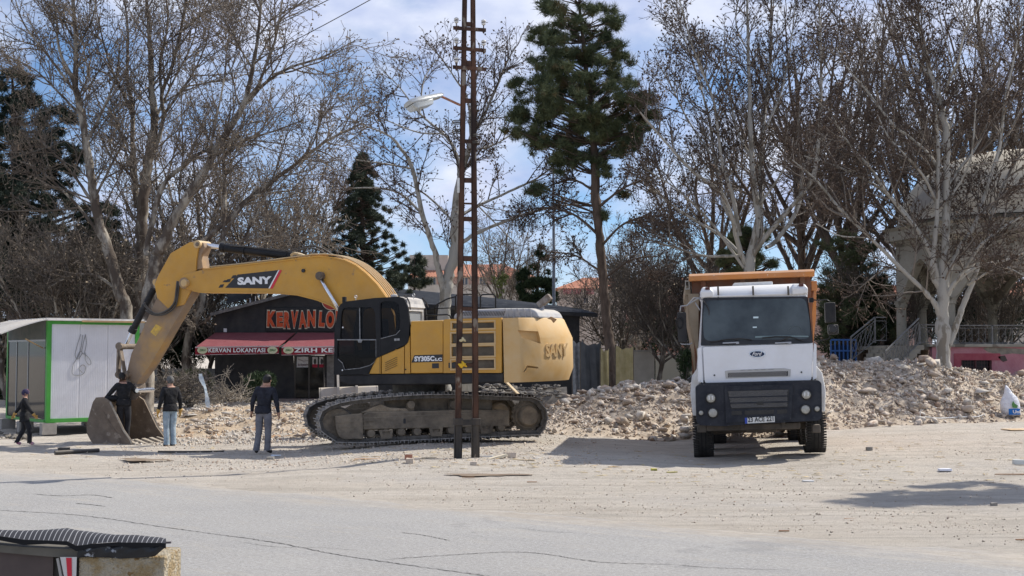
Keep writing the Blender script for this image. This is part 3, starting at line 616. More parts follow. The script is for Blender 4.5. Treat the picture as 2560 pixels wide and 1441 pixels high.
# --- boom
BY0, BY1 = -.36, .18
top = [(455, 690), (466, 684.5), (508, 674), (560, 668), (637, 660), (700, 653), (760, 645), (800, 641.5), (835, 645), (862, 652), (890, 665), (915, 685), (942, 712), (966, 745), (985, 790), (990, 840), (980, 875)]
bot = [(955, 888), (930, 880), (905, 850), (880, 815), (862, 792), (846, 776), (827, 764), (792, 750), (745, 738), (689, 733), (640, 731.5), (560, 731), (500, 731), (482, 727), (462, 722), (450, 708)]
bq = U.xz(top + bot, BY0)
mb = MB(); mb.prism(bq, BY0, BY1); boom = put('boom', mb, YEL, ex, U, bevel=.018)
# weld flanges: thin plates along the top and bottom edges
for nm, L_ in (('top_flange', top[2:]), ('bottom_flange', bot[:-2])):
    q = U.xz(L_, BY0); mb = MB()
    for a, b in zip(q[:-1], q[1:]): mb.bar((a[0], (BY0 + BY1) / 2, a[1]), (b[0], (BY0 + BY1) / 2, b[1]), BY1 - BY0 + .05, .03)
    put(nm, mb, YEL, boom, U)
def dec(name, pts, m, parent, y, th=.003): return put(name, plate(name, [U.xz(pts, y)], y, th), m, parent, U)
yd = BY0 - .004
d = dec('decal', [(563, 720), (594, 687), (697, 675.5), (672, 721.5)], DEC, boom, yd)
dec('decal_stripe', [(699, 675.3), (705, 676), (682, 722), (675, 722)], RED, d, yd - .002); dec('decal_stripe', [(695.5, 676), (698.5, 675.7), (674.5, 721.5), (671, 721.5)], WHT, d, yd - .003)
for a, b in ((546, 711), (563.5, 697.5), (577, 688)): dec('decal_square', [(a, b + 9), (a + 5, b + 1), (a + 14, b), (a + 11, b + 8)], DEC, d, yd - .001)
dec('decal_square', [(556, 706), (561, 701), (571, 700.5), (566, 706)], DEC, d, yd - .001)
a, b = U.on(594, 713, yd), U.on(679, 690, yd); M = U.M @ Matrix.Translation((a.x, yd - .003, a.z)) @ Matrix.Rotation(-RAD(.5) * -1, 4, 'Y')
put('lettering', textmesh('SANY', b.x - a.x, b.z - a.z, .004, .055), WHT, d, M)
def pin(px, py, r, y0, y1, m=MUD, parent=boom, name='pin', fr=U):
    a = fr.on(px, py, y0); o = put(name, MB().cyl((a.x, y0, a.z), (a.x, y1, a.z), r, 18), m, parent, fr, bevel=.008); return o
pin(797, 690, .10, BY0 - .14, BY1 + .14); pin(797, 690, .055, BY0 - .17, BY0 - .13); pin(459, 708, .085, BY0 - .05, BY1 + .05, YELD); pin(757, 677, .045, BY0 - .05, BY0, DEC, name='bracket')
pin(459, 708, .14, BY0 - .025, BY1 + .025, DIRTY, name='boss')
for y in (BY0 - .09, BY1 + .09):  # boom cylinders
    a = U.on(797, 690, y); b = U.on(858, 792, y); c = U.on(908, 876, y); a.y = b.y = c.y = y
    put('boom_cylinder_rod', MB().cyl(a, b, .048, 14), CHR, boom, U, smooth=True); put('boom_cylinder', MB().cyl(b, c, .1, 16), YEL, boom, U, bevel=.01)
# arm cylinder over the boom
yc = -.05
a, b, c, e = (U.on(x, y, yc) for x, y in ((492, 611), (553, 619), (560, 620), (735, 641)))
put('arm_cylinder_rod', MB().cyl(a, b, .062, 14), CHR, boom, U); ac = put('arm_cylinder', MB().tube([b, b + (e - b) * .02, b + (e - b) * .98], [.095, .105, .105], 18), BLK, boom, U)
put('cylinder_collar', MB().cyl(b, b + (e - b).normalized() * .12, .125, 18), BLK, ac, U, bevel=.01)
for k in (.32, .9): q = b + (e - b) * k; put('clamp', MB().cyl(q, q + (e - b).normalized() * .05, .122, 18), BLK, ac, U)
put('oil_pipe', MB().tube([tuple(U.on(x, y, -.14)) for x, y in ((575, 615), (620, 618), (700, 626), (728, 628), (738, 623), (752, 620))], .018, 6), HOS, ac, U)
mb = MB(); mb.prism(U.xz([(728, 652), (724, 636), (733, 630), (745, 634), (775, 643), (790, 648)], -.2), -.2, .1); put('lug', mb, YELD, boom, U, bevel=.02); pin(736, 642, .05, -.26, .16, name='pin')
for k in range(5):  # steel oil pipes and hoses on top of the boom
    y = -.30 + k * .12; off = 3 + (k % 2) * 2
    L_ = [(520, 673), (600, 665), (700, 652.5), (790, 641), (835, 644), (862, 651), (890, 664), (917, 684), (944, 711), (968, 744), (984, 780)]
    if k in (1, 3): L_ = L_[2:]
    q = U.xz(L_, BY0); q = spline([(a, y, b + .055) for a, b in q], 22); put('oil_pipe', MB().tube([tuple(v) for v in q], .02, 6), YELD, boom, U, smooth=True)
for dy, L_ in ((-.1, [(752, 622), (768, 616), (790, 617), (810, 624), (835, 640), (860, 650)]), (-.18, [(740, 628), (765, 621), (788, 622), (805, 630), (828, 641)]), (.0, [(758, 620), (780, 614), (800, 619), (822, 632), (850, 645)])):
    q = spline([tuple(U.on(a, b, dy)) for a, b in L_], 18); put('hose', MB().tube([tuple(v) for v in q], .02, 6), HOS, boom, U, smooth=True)
# --- arm (stick)
AY0, AY1 = -.25, .09
arm_o = [(481, 603), (508, 607), (511, 618), (502, 640), (507, 672), (480, 678), (482, 690), (484, 712), (480, 735), (460, 768), (426, 826), (398, 876), (372, 920), (340, 962), (326, 970), (314, 960), (309, 945), (318, 925), (328, 884), (350, 838), (374, 784), (392, 745), (386, 712), (389, 698), (397, 685), (412, 660), (430, 631)]
mb = MB(); mb.prism(U.xz(arm_o, AY0), AY0, AY1); arm = put('arm', mb, DIRTY, ex, U, bevel=.02)
put('side_plate', plate('side_plate', [U.xz([(430, 634), (478, 606), (500, 612), (494, 650), (492, 690), (480, 728), (462, 762), (424, 772), (396, 745), (390, 712), (400, 688)], AY0)], AY0 - .03, .05), YEL, arm, U, bevel=.01)
put('side_plate', plate('side_plate', [U.xz([(430, 634), (478, 606), (500, 612), (494, 650), (492, 690), (480, 728), (462, 762), (424, 772), (396, 745), (390, 712), (400, 688)], AY1)], AY1 + .03, .05), YEL, arm, U, bevel=.01)
pin(492, 611, .10, AY0 - .09, AY1 + .09, YELD, arm, 'boss'); pin(492, 611, .05, AY0 - .11, AY1 + .11, MUD, arm)
pin(459, 708, .09, AY0 - .24, AY1 + .24, YELD, arm, 'pin')
dec('warning_sticker', [(376, 831), (390, 811), (405, 819), (389, 841)], mat('sticker_yellow', (.75, .48, .08), (.5, .33, .1), scale=14), arm, AY0 - .004)
for pts, r in (([(444, 703), (441, 730), (437, 755), (425, 772), (405, 783), (385, 784), (366, 768), (360, 757)], .03), ([(448, 706), (445, 735), (440, 762), (427, 778), (405, 788), (382, 787), (364, 776)], .022), ([(520, 745), (515, 770), (500, 790), (480, 798)], .015)):
    q = spline([tuple(U.on(a, b, AY0 - .12 if a < 470 else .3)) for a, b in pts], 20); put('hose', MB().tube([tuple(v) for v in q], r, 6), HOS, arm, U, smooth=True)
# bucket cylinder
ycy = -.05
o1, o2, o3, o4 = (U.on(a, b, ycy) for a, b in ((389, 706), (385, 722), (329, 832), (314, 866)))
bc = put('bucket_cylinder', MB().cyl(o2, o3, .085, 16), BLKD, arm, U, bevel=.01); put('cylinder_rod', MB().cyl(o3, o4, .05, 12), CHR, bc, U); put('cylinder_collar', MB().cyl(o3 + (o2 - o3).normalized() * .14, o3, .105, 16), BLKD, bc, U, bevel=.01)
pin(388, 706, .085, -.2, .1, YELD, arm, 'boss')
# links
for y in (-.36, .22):
    mb = MB(); a, b = U.on(298, 866, y), U.on(296, 937, y); mb.bar(a, b, .05, .14, (0, 1, 0)); mb.cyl((a.x, y - .03, a.z), (a.x, y + .03, a.z), .10, 14); mb.cyl((b.x, y - .03, b.z), (b.x, y + .03, b.z), .09, 14); put('link', mb, MUD, arm, U, bevel=.008)
    mb = MB(); a, b = U.on(301, 870, y), U.on(313, 939, y); mb.bar(a, b, .04, .13, (0, 1, 0)); mb.cyl((b.x, y - .04, b.z), (b.x, y + .04, b.z), .10, 14); put('link', mb, MUD, arm, U, bevel=.008)
pin(299, 867, .07, -.42, .28, MUD, arm); pin(313, 939, .05, -.42, .3, DIRTY, arm)
c = U.on(342, 977, -.4); put('pin', MB().cyl((c.x, -.40, c.z), (c.x, .28, c.z), .06, 14), CHR, arm, U, bevel=.01)
mb = MB(); mb.box(U.on(312, 960, -.2).x, U.on(345, 960, -.2).x, AY0 - .05, AY1 + .05, U.on(312, 990, -.2).z, U.on(312, 958, -.2).z); put('arm_tip', mb, MUD, arm, U, bevel=.04)
# --- bucket
QY0, QY1 = -.82, .60
bk_o = [(240, 994), (232, 1006), (224, 1034), (216, 1064), (217, 1084), (226, 1101), (235, 1113), (247, 1118), (277, 1119.5), (300, 1119), (319, 1122)]
lipb = [(330, 1110), (326, 1100), (309, 1076), (292, 1040), (276, 1006), (262, 996)]
bq = U.xz(bk_o, QY0); lp = U.xz(lipb, QY0)
bucket = put('bucket', plate('bucket_side', [bq + lp], QY0 + .025, .05), MUD, ex, U, bevel=.01)
put('bucket_side', plate('bucket_side', [bq + lp], QY1 - .025, .05), MUD, bucket, U, bevel=.01)
mb = MB()
bs = spline([(a, 0, b) for a, b in bq], 24)
for a, b in zip(bs[:-1], bs[1:]): 
    t = Vector((b[0] - a[0], 0, b[2] - a[2])).normalized(); n_ = Vector((-t.z, 0, t.x)) * .03
    A = Vector((a[0], 0, a[2])); B = Vector((b[0], 0, b[2])); mb.prism([(A.x, A.z), (B.x, B.z), (B.x - n_.x * -1, B.z - n_.z * -1), (A.x + n_.x, A.z + n_.z)], QY0 + .05, QY1 - .05)
put('bucket_shell', mb, MUD, bucket, U)
for y in (QY0 - .012, QY1 + .012): # edge stiffeners on the sides
    mb = MB(); q = [Vector((a, y, b)) for a, b in [lp[4], lp[3], lp[2], lp[1], lp[0]]]; mb.tube(q, .028, 4); put('side_cutter', mb, mat('worn_steel', (.30, .27, .23), (.20, .17, .13), scale=8, rough=.6), bucket, U)
mb = MB(); mb.tube([tuple(U.on(a, b, QY0 - .01)) for a, b in ((258, 1030), (275, 1060), (292, 1085), (305, 1112))], .014, 4); put('weld_bead', mb, MUD, bucket, U)
TOO = mat('tooth_steel', (.34, .31, .27), (.24, .20, .16), scale=7, rough=.55, dust=.3)
a0 = U.on(316, 1108, QY0); 
for k in range(5):
    y = QY0 + .08 + k * (QY1 - QY0 - .16) / 4; x = a0.x - .02; z = a0.z - .05
    mb = MB(); mb.add([(x, y - .08, z), (x, y + .08, z), (x + .40, y + .045, z - .03), (x + .40, y - .045, z - .03), (x, y - .08, z + .13), (x, y + .08, z + .13), (x + .40, y + .045, z - .005), (x + .40, y - .045, z - .005)], [(0, 3, 2, 1), (4, 5, 6, 7), (0, 1, 5, 4), (1, 2, 6, 5), (2, 3, 7, 6), (3, 0, 4, 7)])
    put('tooth', mb, TOO, bucket, U, bevel=.012)
mb = MB(); mb.box(a0.x - .25, a0.x + .05, QY0 + .05, QY1 - .05, a0.z - .06, a0.z + .01); put('lip', mb, MUD, bucket, U, bevel=.01)
for y in (-.30, .16): # ears
    put('ear', plate('ear', [U.xz([(276, 1004), (292, 978), (300, 950), (313, 942), (326, 955), (346, 972), (352, 985), (342, 998), (318, 1004)], y)], y, .05), MUD, bucket, U, bevel=.01)
# --- undercarriage
TNY = -1.6
path = [(842, 1110), (820, 1095), (802, 1080), (795, 1055), (800, 1034), (817, 1017), (860, 1002), (935, 992), (1035, 984.5), (1135, 983), (1235, 987), (1332, 992), (1361, 1012), (1372, 1040), (1365, 1072), (1348, 1089), (1300, 1092), (1135, 1100), (1010, 1106), (910, 1111)]
tq = T.xz(path, TNY); tq2 = spline(tq + [tq[0]], 400); seg = np.r_[0, np.cumsum(np.linalg.norm(np.diff(tq2, axis=0), axis=1))]; NS = 50
def at_s(s): return np.array([np.interp(s % seg[-1], seg, tq2[:, 0]), np.interp(s % seg[-1], seg, tq2[:, 1])])
sh = MB(); w = seg[-1] / NS * .94
sh.add([(-w / 2, -.3, -.012), (w / 2, -.3, -.012), (w / 2, .3, -.012), (-w / 2, .3, -.012), (-w / 2, -.3, .006), (w / 2, -.3, .006), (w / 2, .3, .006), (-w / 2, .3, .006)], [(0, 3, 2, 1), (4, 5, 6, 7), (0, 1, 5, 4), (1, 2, 6, 5), (2, 3, 7, 6), (3, 0, 4, 7)])
for gx, gh in ((-w * .42, .065), (0, .045), (w * .42, .045)): sh.box(gx - .008, gx + .008, -.3, .3, .006, gh)
shoe_me = sh.mesh('track_shoe'); shoe_me.materials.append(SHOE)
cen = np.array([tq2[:, 0].mean(), tq2[:, 1].mean()])
def track(yo, near):
    tr = put('track', MB().box(0, .01, yo, yo + .01, 0, .01), TRK, ex, T)
    mb = MB(); mb2 = MB()
    for k in range(NS):
        s = (k + .5) * seg[-1] / NS; p = at_s(s); d = at_s(s + .03) - at_s(s - .03); d /= np.linalg.norm(d); n_ = np.array([-d[1], d[0]])
        if np.dot(n_, p - cen) < 0: n_ = -n_
        M = T.M @ Matrix(((d[0], 0, n_[0], p[0] - n_[0] * .03), (0, 1, 0, yo), (d[1], 0, n_[1], p[1] - n_[1] * .03), (0, 0, 0, 1)))
        o = put('track_shoe', shoe_me, None, tr, M)
        for yy in (-.13, .13):  # chain links under each shoe
            c = p - n_ * .085; e = d * .075
            mb.bar((c[0] - e[0], yo + yy, c[1] - e[1]), (c[0] + e[0], yo + yy, c[1] + e[1]), .045, .075, (n_[0], 0, n_[1]))
            q = c - d * seg[-1] / NS / 2; mb.cyl((q[0], yo + yy - .035, q[1]), (q[0], yo + yy + .035, q[1]), .042, 8)
        q = p - n_ * .085 - d * seg[-1] / NS / 2; mb2.cyl((q[0], yo - .17, q[1]), (q[0], yo + .17, q[1]), .022, 6)
    put('track_chain', mb, TRK, tr, T, kind='stuff'); put('track_pins', mb2, TRK, tr, T, kind='stuff')
    s_ = 1 if near else 1
    def tp(px, py): v = T.on(px, py, TNY); return v.x, v.z
    # idler, sprocket, rollers
    x, z = tp(846, 1062); idl = put('idler', MB().cyl((x, yo - .1, z), (x, yo + .1, z), .345, 36), STEEL, tr, T, bevel=.02); put('idler_rim', MB().cyl((x, yo - .05, z), (x, yo + .05, z), .385, 36), TRK, idl, T)
    x, z = tp(1325, 1041); mb = MB(); n = 21
    r_ = [((.385 if k % 2 else .335) * cos(pi * k / n), (.385 if k % 2 else .335) * sin(pi * k / n)) for k in range(2 * n)]; mb.prism([(x + a, z + b) for a, b in r_], yo - .035, yo + .035)
    spk = put('sprocket', mb, STEEL, tr, T, bevel=.008); put('final_drive', MB().loft([[(x + r * cos(2 * pi * k / 28), yo + yy, z + r * sin(2 * pi * k / 28)) for k in range(28)] for yy, r in ((-.27, .01), (-.28, .19), (-.25, .215), (-.08, .24), (-.06, .30), (.1, .30))]), STEEL, spk, T, bevel=.01)
    for k in range(14):
        a = 2 * pi * k / 14; put('bolt', MB().cyl((x + .20 * cos(a) * .8, yo - .285, z + .20 * sin(a) * .8), (x + .16 * cos(a), yo - .25, z + .16 * sin(a)), .014, 6), STEEL, spk, T)
    for px, py in ((930, 1086), (967, 1085), (1006, 1082), (1046, 1081), (1092, 1079), (1132, 1077), (1175, 1074), (1220, 1072), (1257, 1070)):
        x, z = tp(px, py - 1); put('roller', MB().loft([[(x + r * cos(2 * pi * k / 20), yo + yy, z + r * sin(2 * pi * k / 20)) for k in range(20)] for yy, r in ((-.2, .05), (-.19, .085), (-.12, .095), (-.12, .11), (-.07, .11), (-.07, .08), (.07, .08), (.07, .11), (.12, .11), (.12, .095), (.19, .085), (.2, .05))]), STEEL, tr, T, bevel=.006)
    for px, py in ((967, 1084), (1092, 1078), (1218, 1071)):
        put('roller_guard', plate('roller_guard', [T.xz([(px - 18, py - 8), (px + 17, py - 9), (px + 14, py + 13), (px - 13, py + 14)], TNY), T.xz([(px - 10, py - 4), (px + 10, py - 5), (px + 8, py + 3), (px - 7, py + 4)], TNY)], yo - .22, .03), STEEL, tr, T, bevel=.006)
    for px in (1032, 1139):
        x, z = tp(px, 1013); put('carrier_roller', MB().cyl((x, yo - .12, z), (x, yo + .2, z), .09, 18), STEEL, tr, T, bevel=.01); put('carrier_bracket', MB().prism(T.xz([(px - 10, 1038), (px - 10, 1012), (px + 9, 1009), (px + 11, 1040)], TNY), yo - .02, yo + .08), STEEL, tr, T, bevel=.015)
    fr_ = put('track_frame', MB().prism(T.xz([(905, 1040), (922, 1031), (1030, 1030), (1140, 1026), (1276, 1026), (1276, 1065), (1180, 1069), (910, 1077)], TNY), yo - .19, yo + .19), STEEL, tr, T, bevel=.03)
    put('frame_cover', MB().prism(T.xz([(910, 1046), (1274, 1028), (1276, 1030), (1276, 1063), (1278, 1065), (1262, 1066), (910, 1074)], TNY), yo - .215, yo - .18), STEEL, tr, T, bevel=.012)
    put('slot', MB().prism(round_poly(T.xz([(1010, 1047), (1016, 1047), (1016, 1060), (1010, 1060)], TNY), .02), yo - .221, yo - .19), DEC, tr, T)
    put('yoke_cover', MB().prism(T.xz([(839, 1041), (908, 1034), (910, 1099), (858, 1099), (848, 1092), (840, 1070)], TNY), yo - .24, yo - .12), STEEL, tr, T, bevel=.02)
    for yy in (1057, 1069): put('rib', MB().bar(T.on(846, yy, yo - .245), T.on(936, yy - 5, yo - .225), .02, .02, (0, 1, 0)), STEEL, tr, T)
    put('mud_pack', MB().prism(T.xz([(905, 1034), (935, 1018), (955, 1012), (980, 1020), (1020, 1022), (1030, 1032)], TNY), yo - .1, yo + .15), mat('dried_mud', (.30, .24, .17), (.38, .31, .23), scale=6, rough=1, bump=1), tr, T, bevel=.03)
track(-1.3, True); track(1.3, False)
mb = MB(); x0 = T.on(960, 1040, -1).x; x1 = T.on(1230, 1040, -1).x; z0, z1 = T.on(1100, 1068, -1).z, T.on(1100, 990, -1).z
mb.box(x0, x1, -1.1, 1.1, z0, z1); put('car_body', mb, STEEL, ex, T, bevel=.06)
z2 = U.on(1000, 962, -.8).z; mb = MB(); mb.cyl((0, 0, z1 - .05), (0, 0, z2 + .03), .62, 40); put('swing_ring', mb, TRK, ex, U)

# --- spare bucket lying behind the machine
SB = Frame((-4.3, 34.9, float(gz(-4.3, 34.9))), yaw=8, roll=2)
spb = thing('excavator_bucket', 'pale grey spare digging bucket lying behind the front of the tracks', 'bucket', M=SB)
GB = mat('bucket_grey', (.36, .35, .34), (.46, .45, .43), scale=3, rough=.7, dust=.4)
zt_ = SB.on(880, 968, -.6).z; xa, xb = SB.on(800, 990, -.6).x, SB.on(945, 990, -.6).x
prof = [(-.45, 0), (-.5, .3), (-.42, zt_ * .75), (-.2, zt_ * .98), (.05, zt_), (.35, zt_ * .9)]
mb = MB()
for a, b in zip(prof[:-1], prof[1:]): mb.add([(xa, a[0], a[1]), (xb, a[0], a[1]), (xb, b[0], b[1]), (xa, b[0], b[1]), (xa, a[0] + .03, a[1]), (xb, a[0] + .03, a[1]), (xb, b[0] + .03, b[1] - .03), (xa, b[0] + .03, b[1] - .03)], [(0, 1, 2, 3), (7, 6, 5, 4)])
put('shell', mb, GB, spb, SB)
for x in (xa, xb):
    mb = MB(); n = len(prof); vs = [(x - .025, a, b) for a, b in prof] + [(x + .025, a, b) for a, b in prof]; mb.add(vs, [tuple(range(n)), tuple(range(2 * n - 1, n - 1, -1))] + [(i, (i + 1) % n, (i + 1) % n + n, i + n) for i in range(n)]); put('side_plate', mb, GB, spb, SB)
for f in (.32, .64):
    x = xa + (xb - xa) * f; mb = MB(); mb.add([(x - .03, -.5, zt_ * .55), (x + .03, -.5, zt_ * .55), (x + .03, -.4, zt_ * 1.0), (x - .03, -.4, zt_ * 1.0), (x - .03, -.1, zt_ * 1.28), (x + .03, -.1, zt_ * 1.28), (x + .03, .1, zt_ * .95), (x - .03, .1, zt_ * .95)], [(0, 1, 2, 3), (3, 2, 5, 4), (4, 5, 6, 7), (0, 3, 4, 7), (1, 6, 5, 2)]); put('rib', mb, GB, spb, SB)
# ================================================================ dump truck
TW = mat('truck_white', (.80, .81, .83), (.76, .77, .79), scale=1.2, rough=.38, dust=.26, dustc=(.55, .50, .43), dscale=2.2)
TWD = mat('truck_white_dirty', (.72, .73, .74), (.60, .58, .54), scale=3, rough=.45, dust=.35, dustc=(.50, .44, .36))
BMP = mat('bumper_plastic', (.010, .013, .022), (.020, .025, .036), scale=5, rough=.55, dust=.2, dustc=(.13, .12, .11), c3=(.13, .125, .12), s3=26, t3=.68, spec=.25)
TBK = mat('truck_black', (.012, .013, .016), rough=.3, dust=.08)
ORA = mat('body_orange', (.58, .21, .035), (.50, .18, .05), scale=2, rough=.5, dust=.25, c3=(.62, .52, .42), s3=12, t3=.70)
ORD = mat('body_orange_rusty_shaded', (.20, .065, .025), (.13, .06, .035), scale=2.5, rough=.7, dust=.3)  # orange darkened in the colour to stand in for shade below the rail
BRN = mat('body_side_dusty_shaded', (.27, .21, .14), (.34, .27, .19), scale=2, rough=.85, dust=.4)  # dusty brown, with the shade of the left side put into the colour
TYR = mat('tyre_rubber', (.018, .018, .018), (.035, .033, .031), scale=6, rough=.9, dust=.3, dustc=(.15, .135, .12), spec=.2)
WS = mat('windscreen_glass', (.025, .034, .040), (.085, .105, .112), scale=.8, rough=.10, dust=.22, dustc=(.10, .12, .118), dscale=1.0, spec=.35)  # paler patches in the colour imitate reflections on the glass
LMP = mat('headlight_glass', (.42, .42, .38), (.30, .30, .27), scale=30, rough=.25, spec=.8, dust=.3)
CHA = mat('chassis', (.05, .045, .04), (.10, .085, .07), scale=4, rough=.85, dust=.5, dustc=(.22, .18, .14))
BADGE = mat('badge_blue', (.012, .02, .06), rough=.25)
c = ground(1897, 1150); YB = 26.1
gc = at(1897, 1150, YB)
TR = Frame((gc.x, YB, .0), yaw=-7, roll=1.9)
truck = thing('dump_truck', 'white dump truck with orange tipper body, seen head on, dusty dark bumper', 'truck', M=TR)
def tx(pts, y=0): return TR.xz(pts, y)
def tpr(name, pts, y0, y1, m, bevel=.01, parent=None, yref=None):
    return put(name, MB().prism(tx(pts, y0 if yref is None else yref), y0, y1), m, parent or truck, TR, bevel=bevel)
def tp(px, py, y=0): return TR.on(px, py, y)
# cab shell: lofted from hood bottom to roof; half widths from the photograph
def ring(py, xl, xr, yf, back, r=.16, n=5):
    a = tp(xl, py, yf); b = tp(xr, py, yf); z = (a.z + b.z) / 2; out = []
    pts = round_poly([(a.x, yf), (b.x, yf), (b.x, back), (a.x, back)], [r, r, .05, .05], n)
    return [(x, y + .05 * ((x - (a.x + b.x) / 2) / 1.2) ** 2 * (y < yf + .3), z) for x, y in pts]
rings = [ring(955, 1746, 2039, .03, 1.95), ring(942, 1744, 2041, .02, 1.95), ring(862, 1750, 2034.5, .04, 1.95), ring(850, 1751, 2033, .05, 1.95), ring(760, 1757, 2022, .17, 1.93), ring(744, 1756, 2021, .20, 1.92),
         ring(738, 1753, 2022, .15, 1.92), ring(727, 1753, 2020, .20, 1.92), ring(719, 1756, 2017, .30, 1.9), ring(715, 1762, 2012, .42, 1.85), ring(713.5, 1775, 2000, .62, 1.8)]
cabt = put('cab', MB().loft(rings), TW, truck, TR, bevel=.02, seg=2)
def facepoly(name, pts, yf, th, m, parent=None, out=.0, bevel=.0, rr=0):
    """panel that follows a front face whose depth varies with height; yf(py) gives local depth"""
    q = [tp(a, b, yf(b) - out) for a, b in pts]
    mb = MB(); k = len(q); mb.add([v for v in q] + [v + Vector((0, th, 0)) for v in q], [tuple(range(k)), tuple(range(2 * k - 1, k - 1, -1))] + [(i, (i + 1) % k, (i + 1) % k + k, i + k) for i in range(k)])
    return put(name, mb, m, parent or truck, TR, bevel=bevel)
yface = lambda py: np.interp(py, [713, 744, 760, 850, 862, 942, 1100], [.5, .195, .165, .045, .035, .015, .0])
ws_s = facepoly('windscreen_surround', round_poly([(1757, 745), (2019, 741), (2032, 855), (2031, 858), (1753, 865), (1752, 862)], 6, 3), yface, .03, TBK, out=.012)
ws = facepoly('windscreen', round_poly([(1762, 752), (2014, 745.5), (2024, 800), (2026, 848), (1760, 853), (1757, 800)], 16, 4), yface, .01, WS, ws_s, out=.018)
for (a, b, c_, d_) in ((1883, 792, 1896, 796), (1882, 817, 1892, 820)): facepoly('sticker', [(a, b), (c_, b - .3), (c_, d_), (a, d_ + .3)], yface, .002, mat('pale_sticker', (.62, .74, .76)), ws, out=.021)
facepoly('dash_reflection_line', [(1888, 841), (1950, 839), (2020, 840), (2022, 843), (1950, 842), (1888, 845)], yface, .002, mat('dash_reflection', (.20, .27, .27)), ws, out=.0205)  # pale strip painted on the glass as a dashboard reflection
# steering wheel seen as a thin ring behind the glass plane edge
q = [tp(1988 + 17 * cos(t), 828 + 13 * sin(t), float(yface(828)) - .0205) for t in np.linspace(pi * .95, pi * 2.0, 14)]
put('steering_wheel', MB().tube(q, .004, 4), mat('wheel_grey', (.12, .15, .15)), ws, TR)
for L_ in ([(1775, 856), (1815, 849), (1850, 846.5), (1880, 850)], [(1905, 845), (1940, 841.5), (1975, 842), (2010, 853)]):
    put('wiper', MB().tube([tp(a, b, float(yface(b)) - .05) for a, b in L_], .011, 5), TBK, ws_s, TR)
    put('wiper_arm', MB().tube([tp(L_[0][0] + 40, L_[0][1] + 4 if L_[0][0] < 1800 else 855, float(yface(855)) - .04), tp(L_[2][0], L_[2][1], float(yface(848)) - .05)], .012, 5), TBK, ws_s, TR)
for a in (1806.5, 1937.5): facepoly('grab_handle', round_poly([(a, 856.5), (a + 41, 854.5), (a + 41.5, 860), (a + 34, 861), (a + 34, 858.5), (a, 860)], 1, 2), yface, .03, mat('satin_steel', (.35, .35, .36), rough=.4, metal=.5), ws_s, out=.06, bevel=.003)
# hood panel, badge, grille
hp = facepoly('hood_panel', round_poly([(1757, 867.5), (2031.5, 859), (2028.5, 951), (1762, 958)], 5, 3), yface, .03, TW, cabt, out=.014, bevel=.008)
for xl in ([(1743.5, 872), (1753.5, 866), (1758.5, 958), (1745.5, 954)], [(2035, 858), (2041.5, 862), (2041.5, 946), (2032, 951)]): facepoly('corner_panel', xl, yface, .05, TW, cabt, out=.008, bevel=.008)
def ell_(cx, cy, rx, ry, n=32): return [(cx + rx * cos(2 * pi * k / n), cy + ry * sin(2 * pi * k / n)) for k in range(n)]
facepoly('badge_rim', ell_(1893, 885.5, 20.5, 9), yface, .02, mat('badge_chrome', (.6, .6, .62), rough=.25, metal=.9), hp, out=.028)
bd = facepoly('badge', ell_(1893, 885.5, 18, 7), yface, .02, BADGE, hp, out=.032)
a, b = tp(1880.5, 890, yface(888) - .034), tp(1905, 879.5, yface(888) - .034)
put('badge_lettering', textmesh('Ford', b.x - a.x, b.z - a.z, .003, .012, shear=.45), WHT, bd, TR.M @ Matrix.Translation(a))
hg = facepoly('hood_grille', [(1812, 928), (1826, 926), (1895, 923), (1960, 921), (1977, 924), (1976, 941.5), (1814.5, 946.5)], yface, .02, mat('grille_rim', (.45, .45, .44), rough=.5, dust=.3), hp, out=.026, bevel=.004)
facepoly('mesh_back', [(1820, 932.5), (1970, 928), (1970, 940), (1820, 944)], yface, .002, TBK, hg, out=.028)
mb = MB()
for r in range(4):
    for k in range(38):
        x = 1821 + k * 4 + (r % 2) * 2; 
        if x > 1966: continue
        y = 933 + r * 2.8 - (x - 1820) * .029; p0 = tp(x, y, yface(y) - .032); mb.bar(p0, tp(x + 2.4, y + 2.2, yface(y) - .032), .006, .012, (0, 1, 0)); mb.bar(tp(x, y + 2.2, yface(y) - .032), tp(x + 2.4, y, yface(y) - .032), .006, .010, (0, 1, 0))
put('grille_mesh', mb, mat('mesh_grey', (.33, .32, .30), rough=.6), hg, TR, kind='stuff')
a, b = tp(1852, 927.5, yface(926) - .029), tp(1934, 924.2, yface(926) - .029)
put('model_lettering', textmesh('CARGO', b.x - a.x, .018, .003, .02, spacing=1.6), mat('letter_grey', (.22, .22, .21)), hg, TR.M @ Matrix.Translation(a))
for a, b in ((1786, 938.5), (2003.5, 931)): q = tp(a, b, yface(b) - .015); put('washer_plug', MB().cyl(q, q - Vector((0, .008, 0)), .018, 12), TBK, hp, TR)
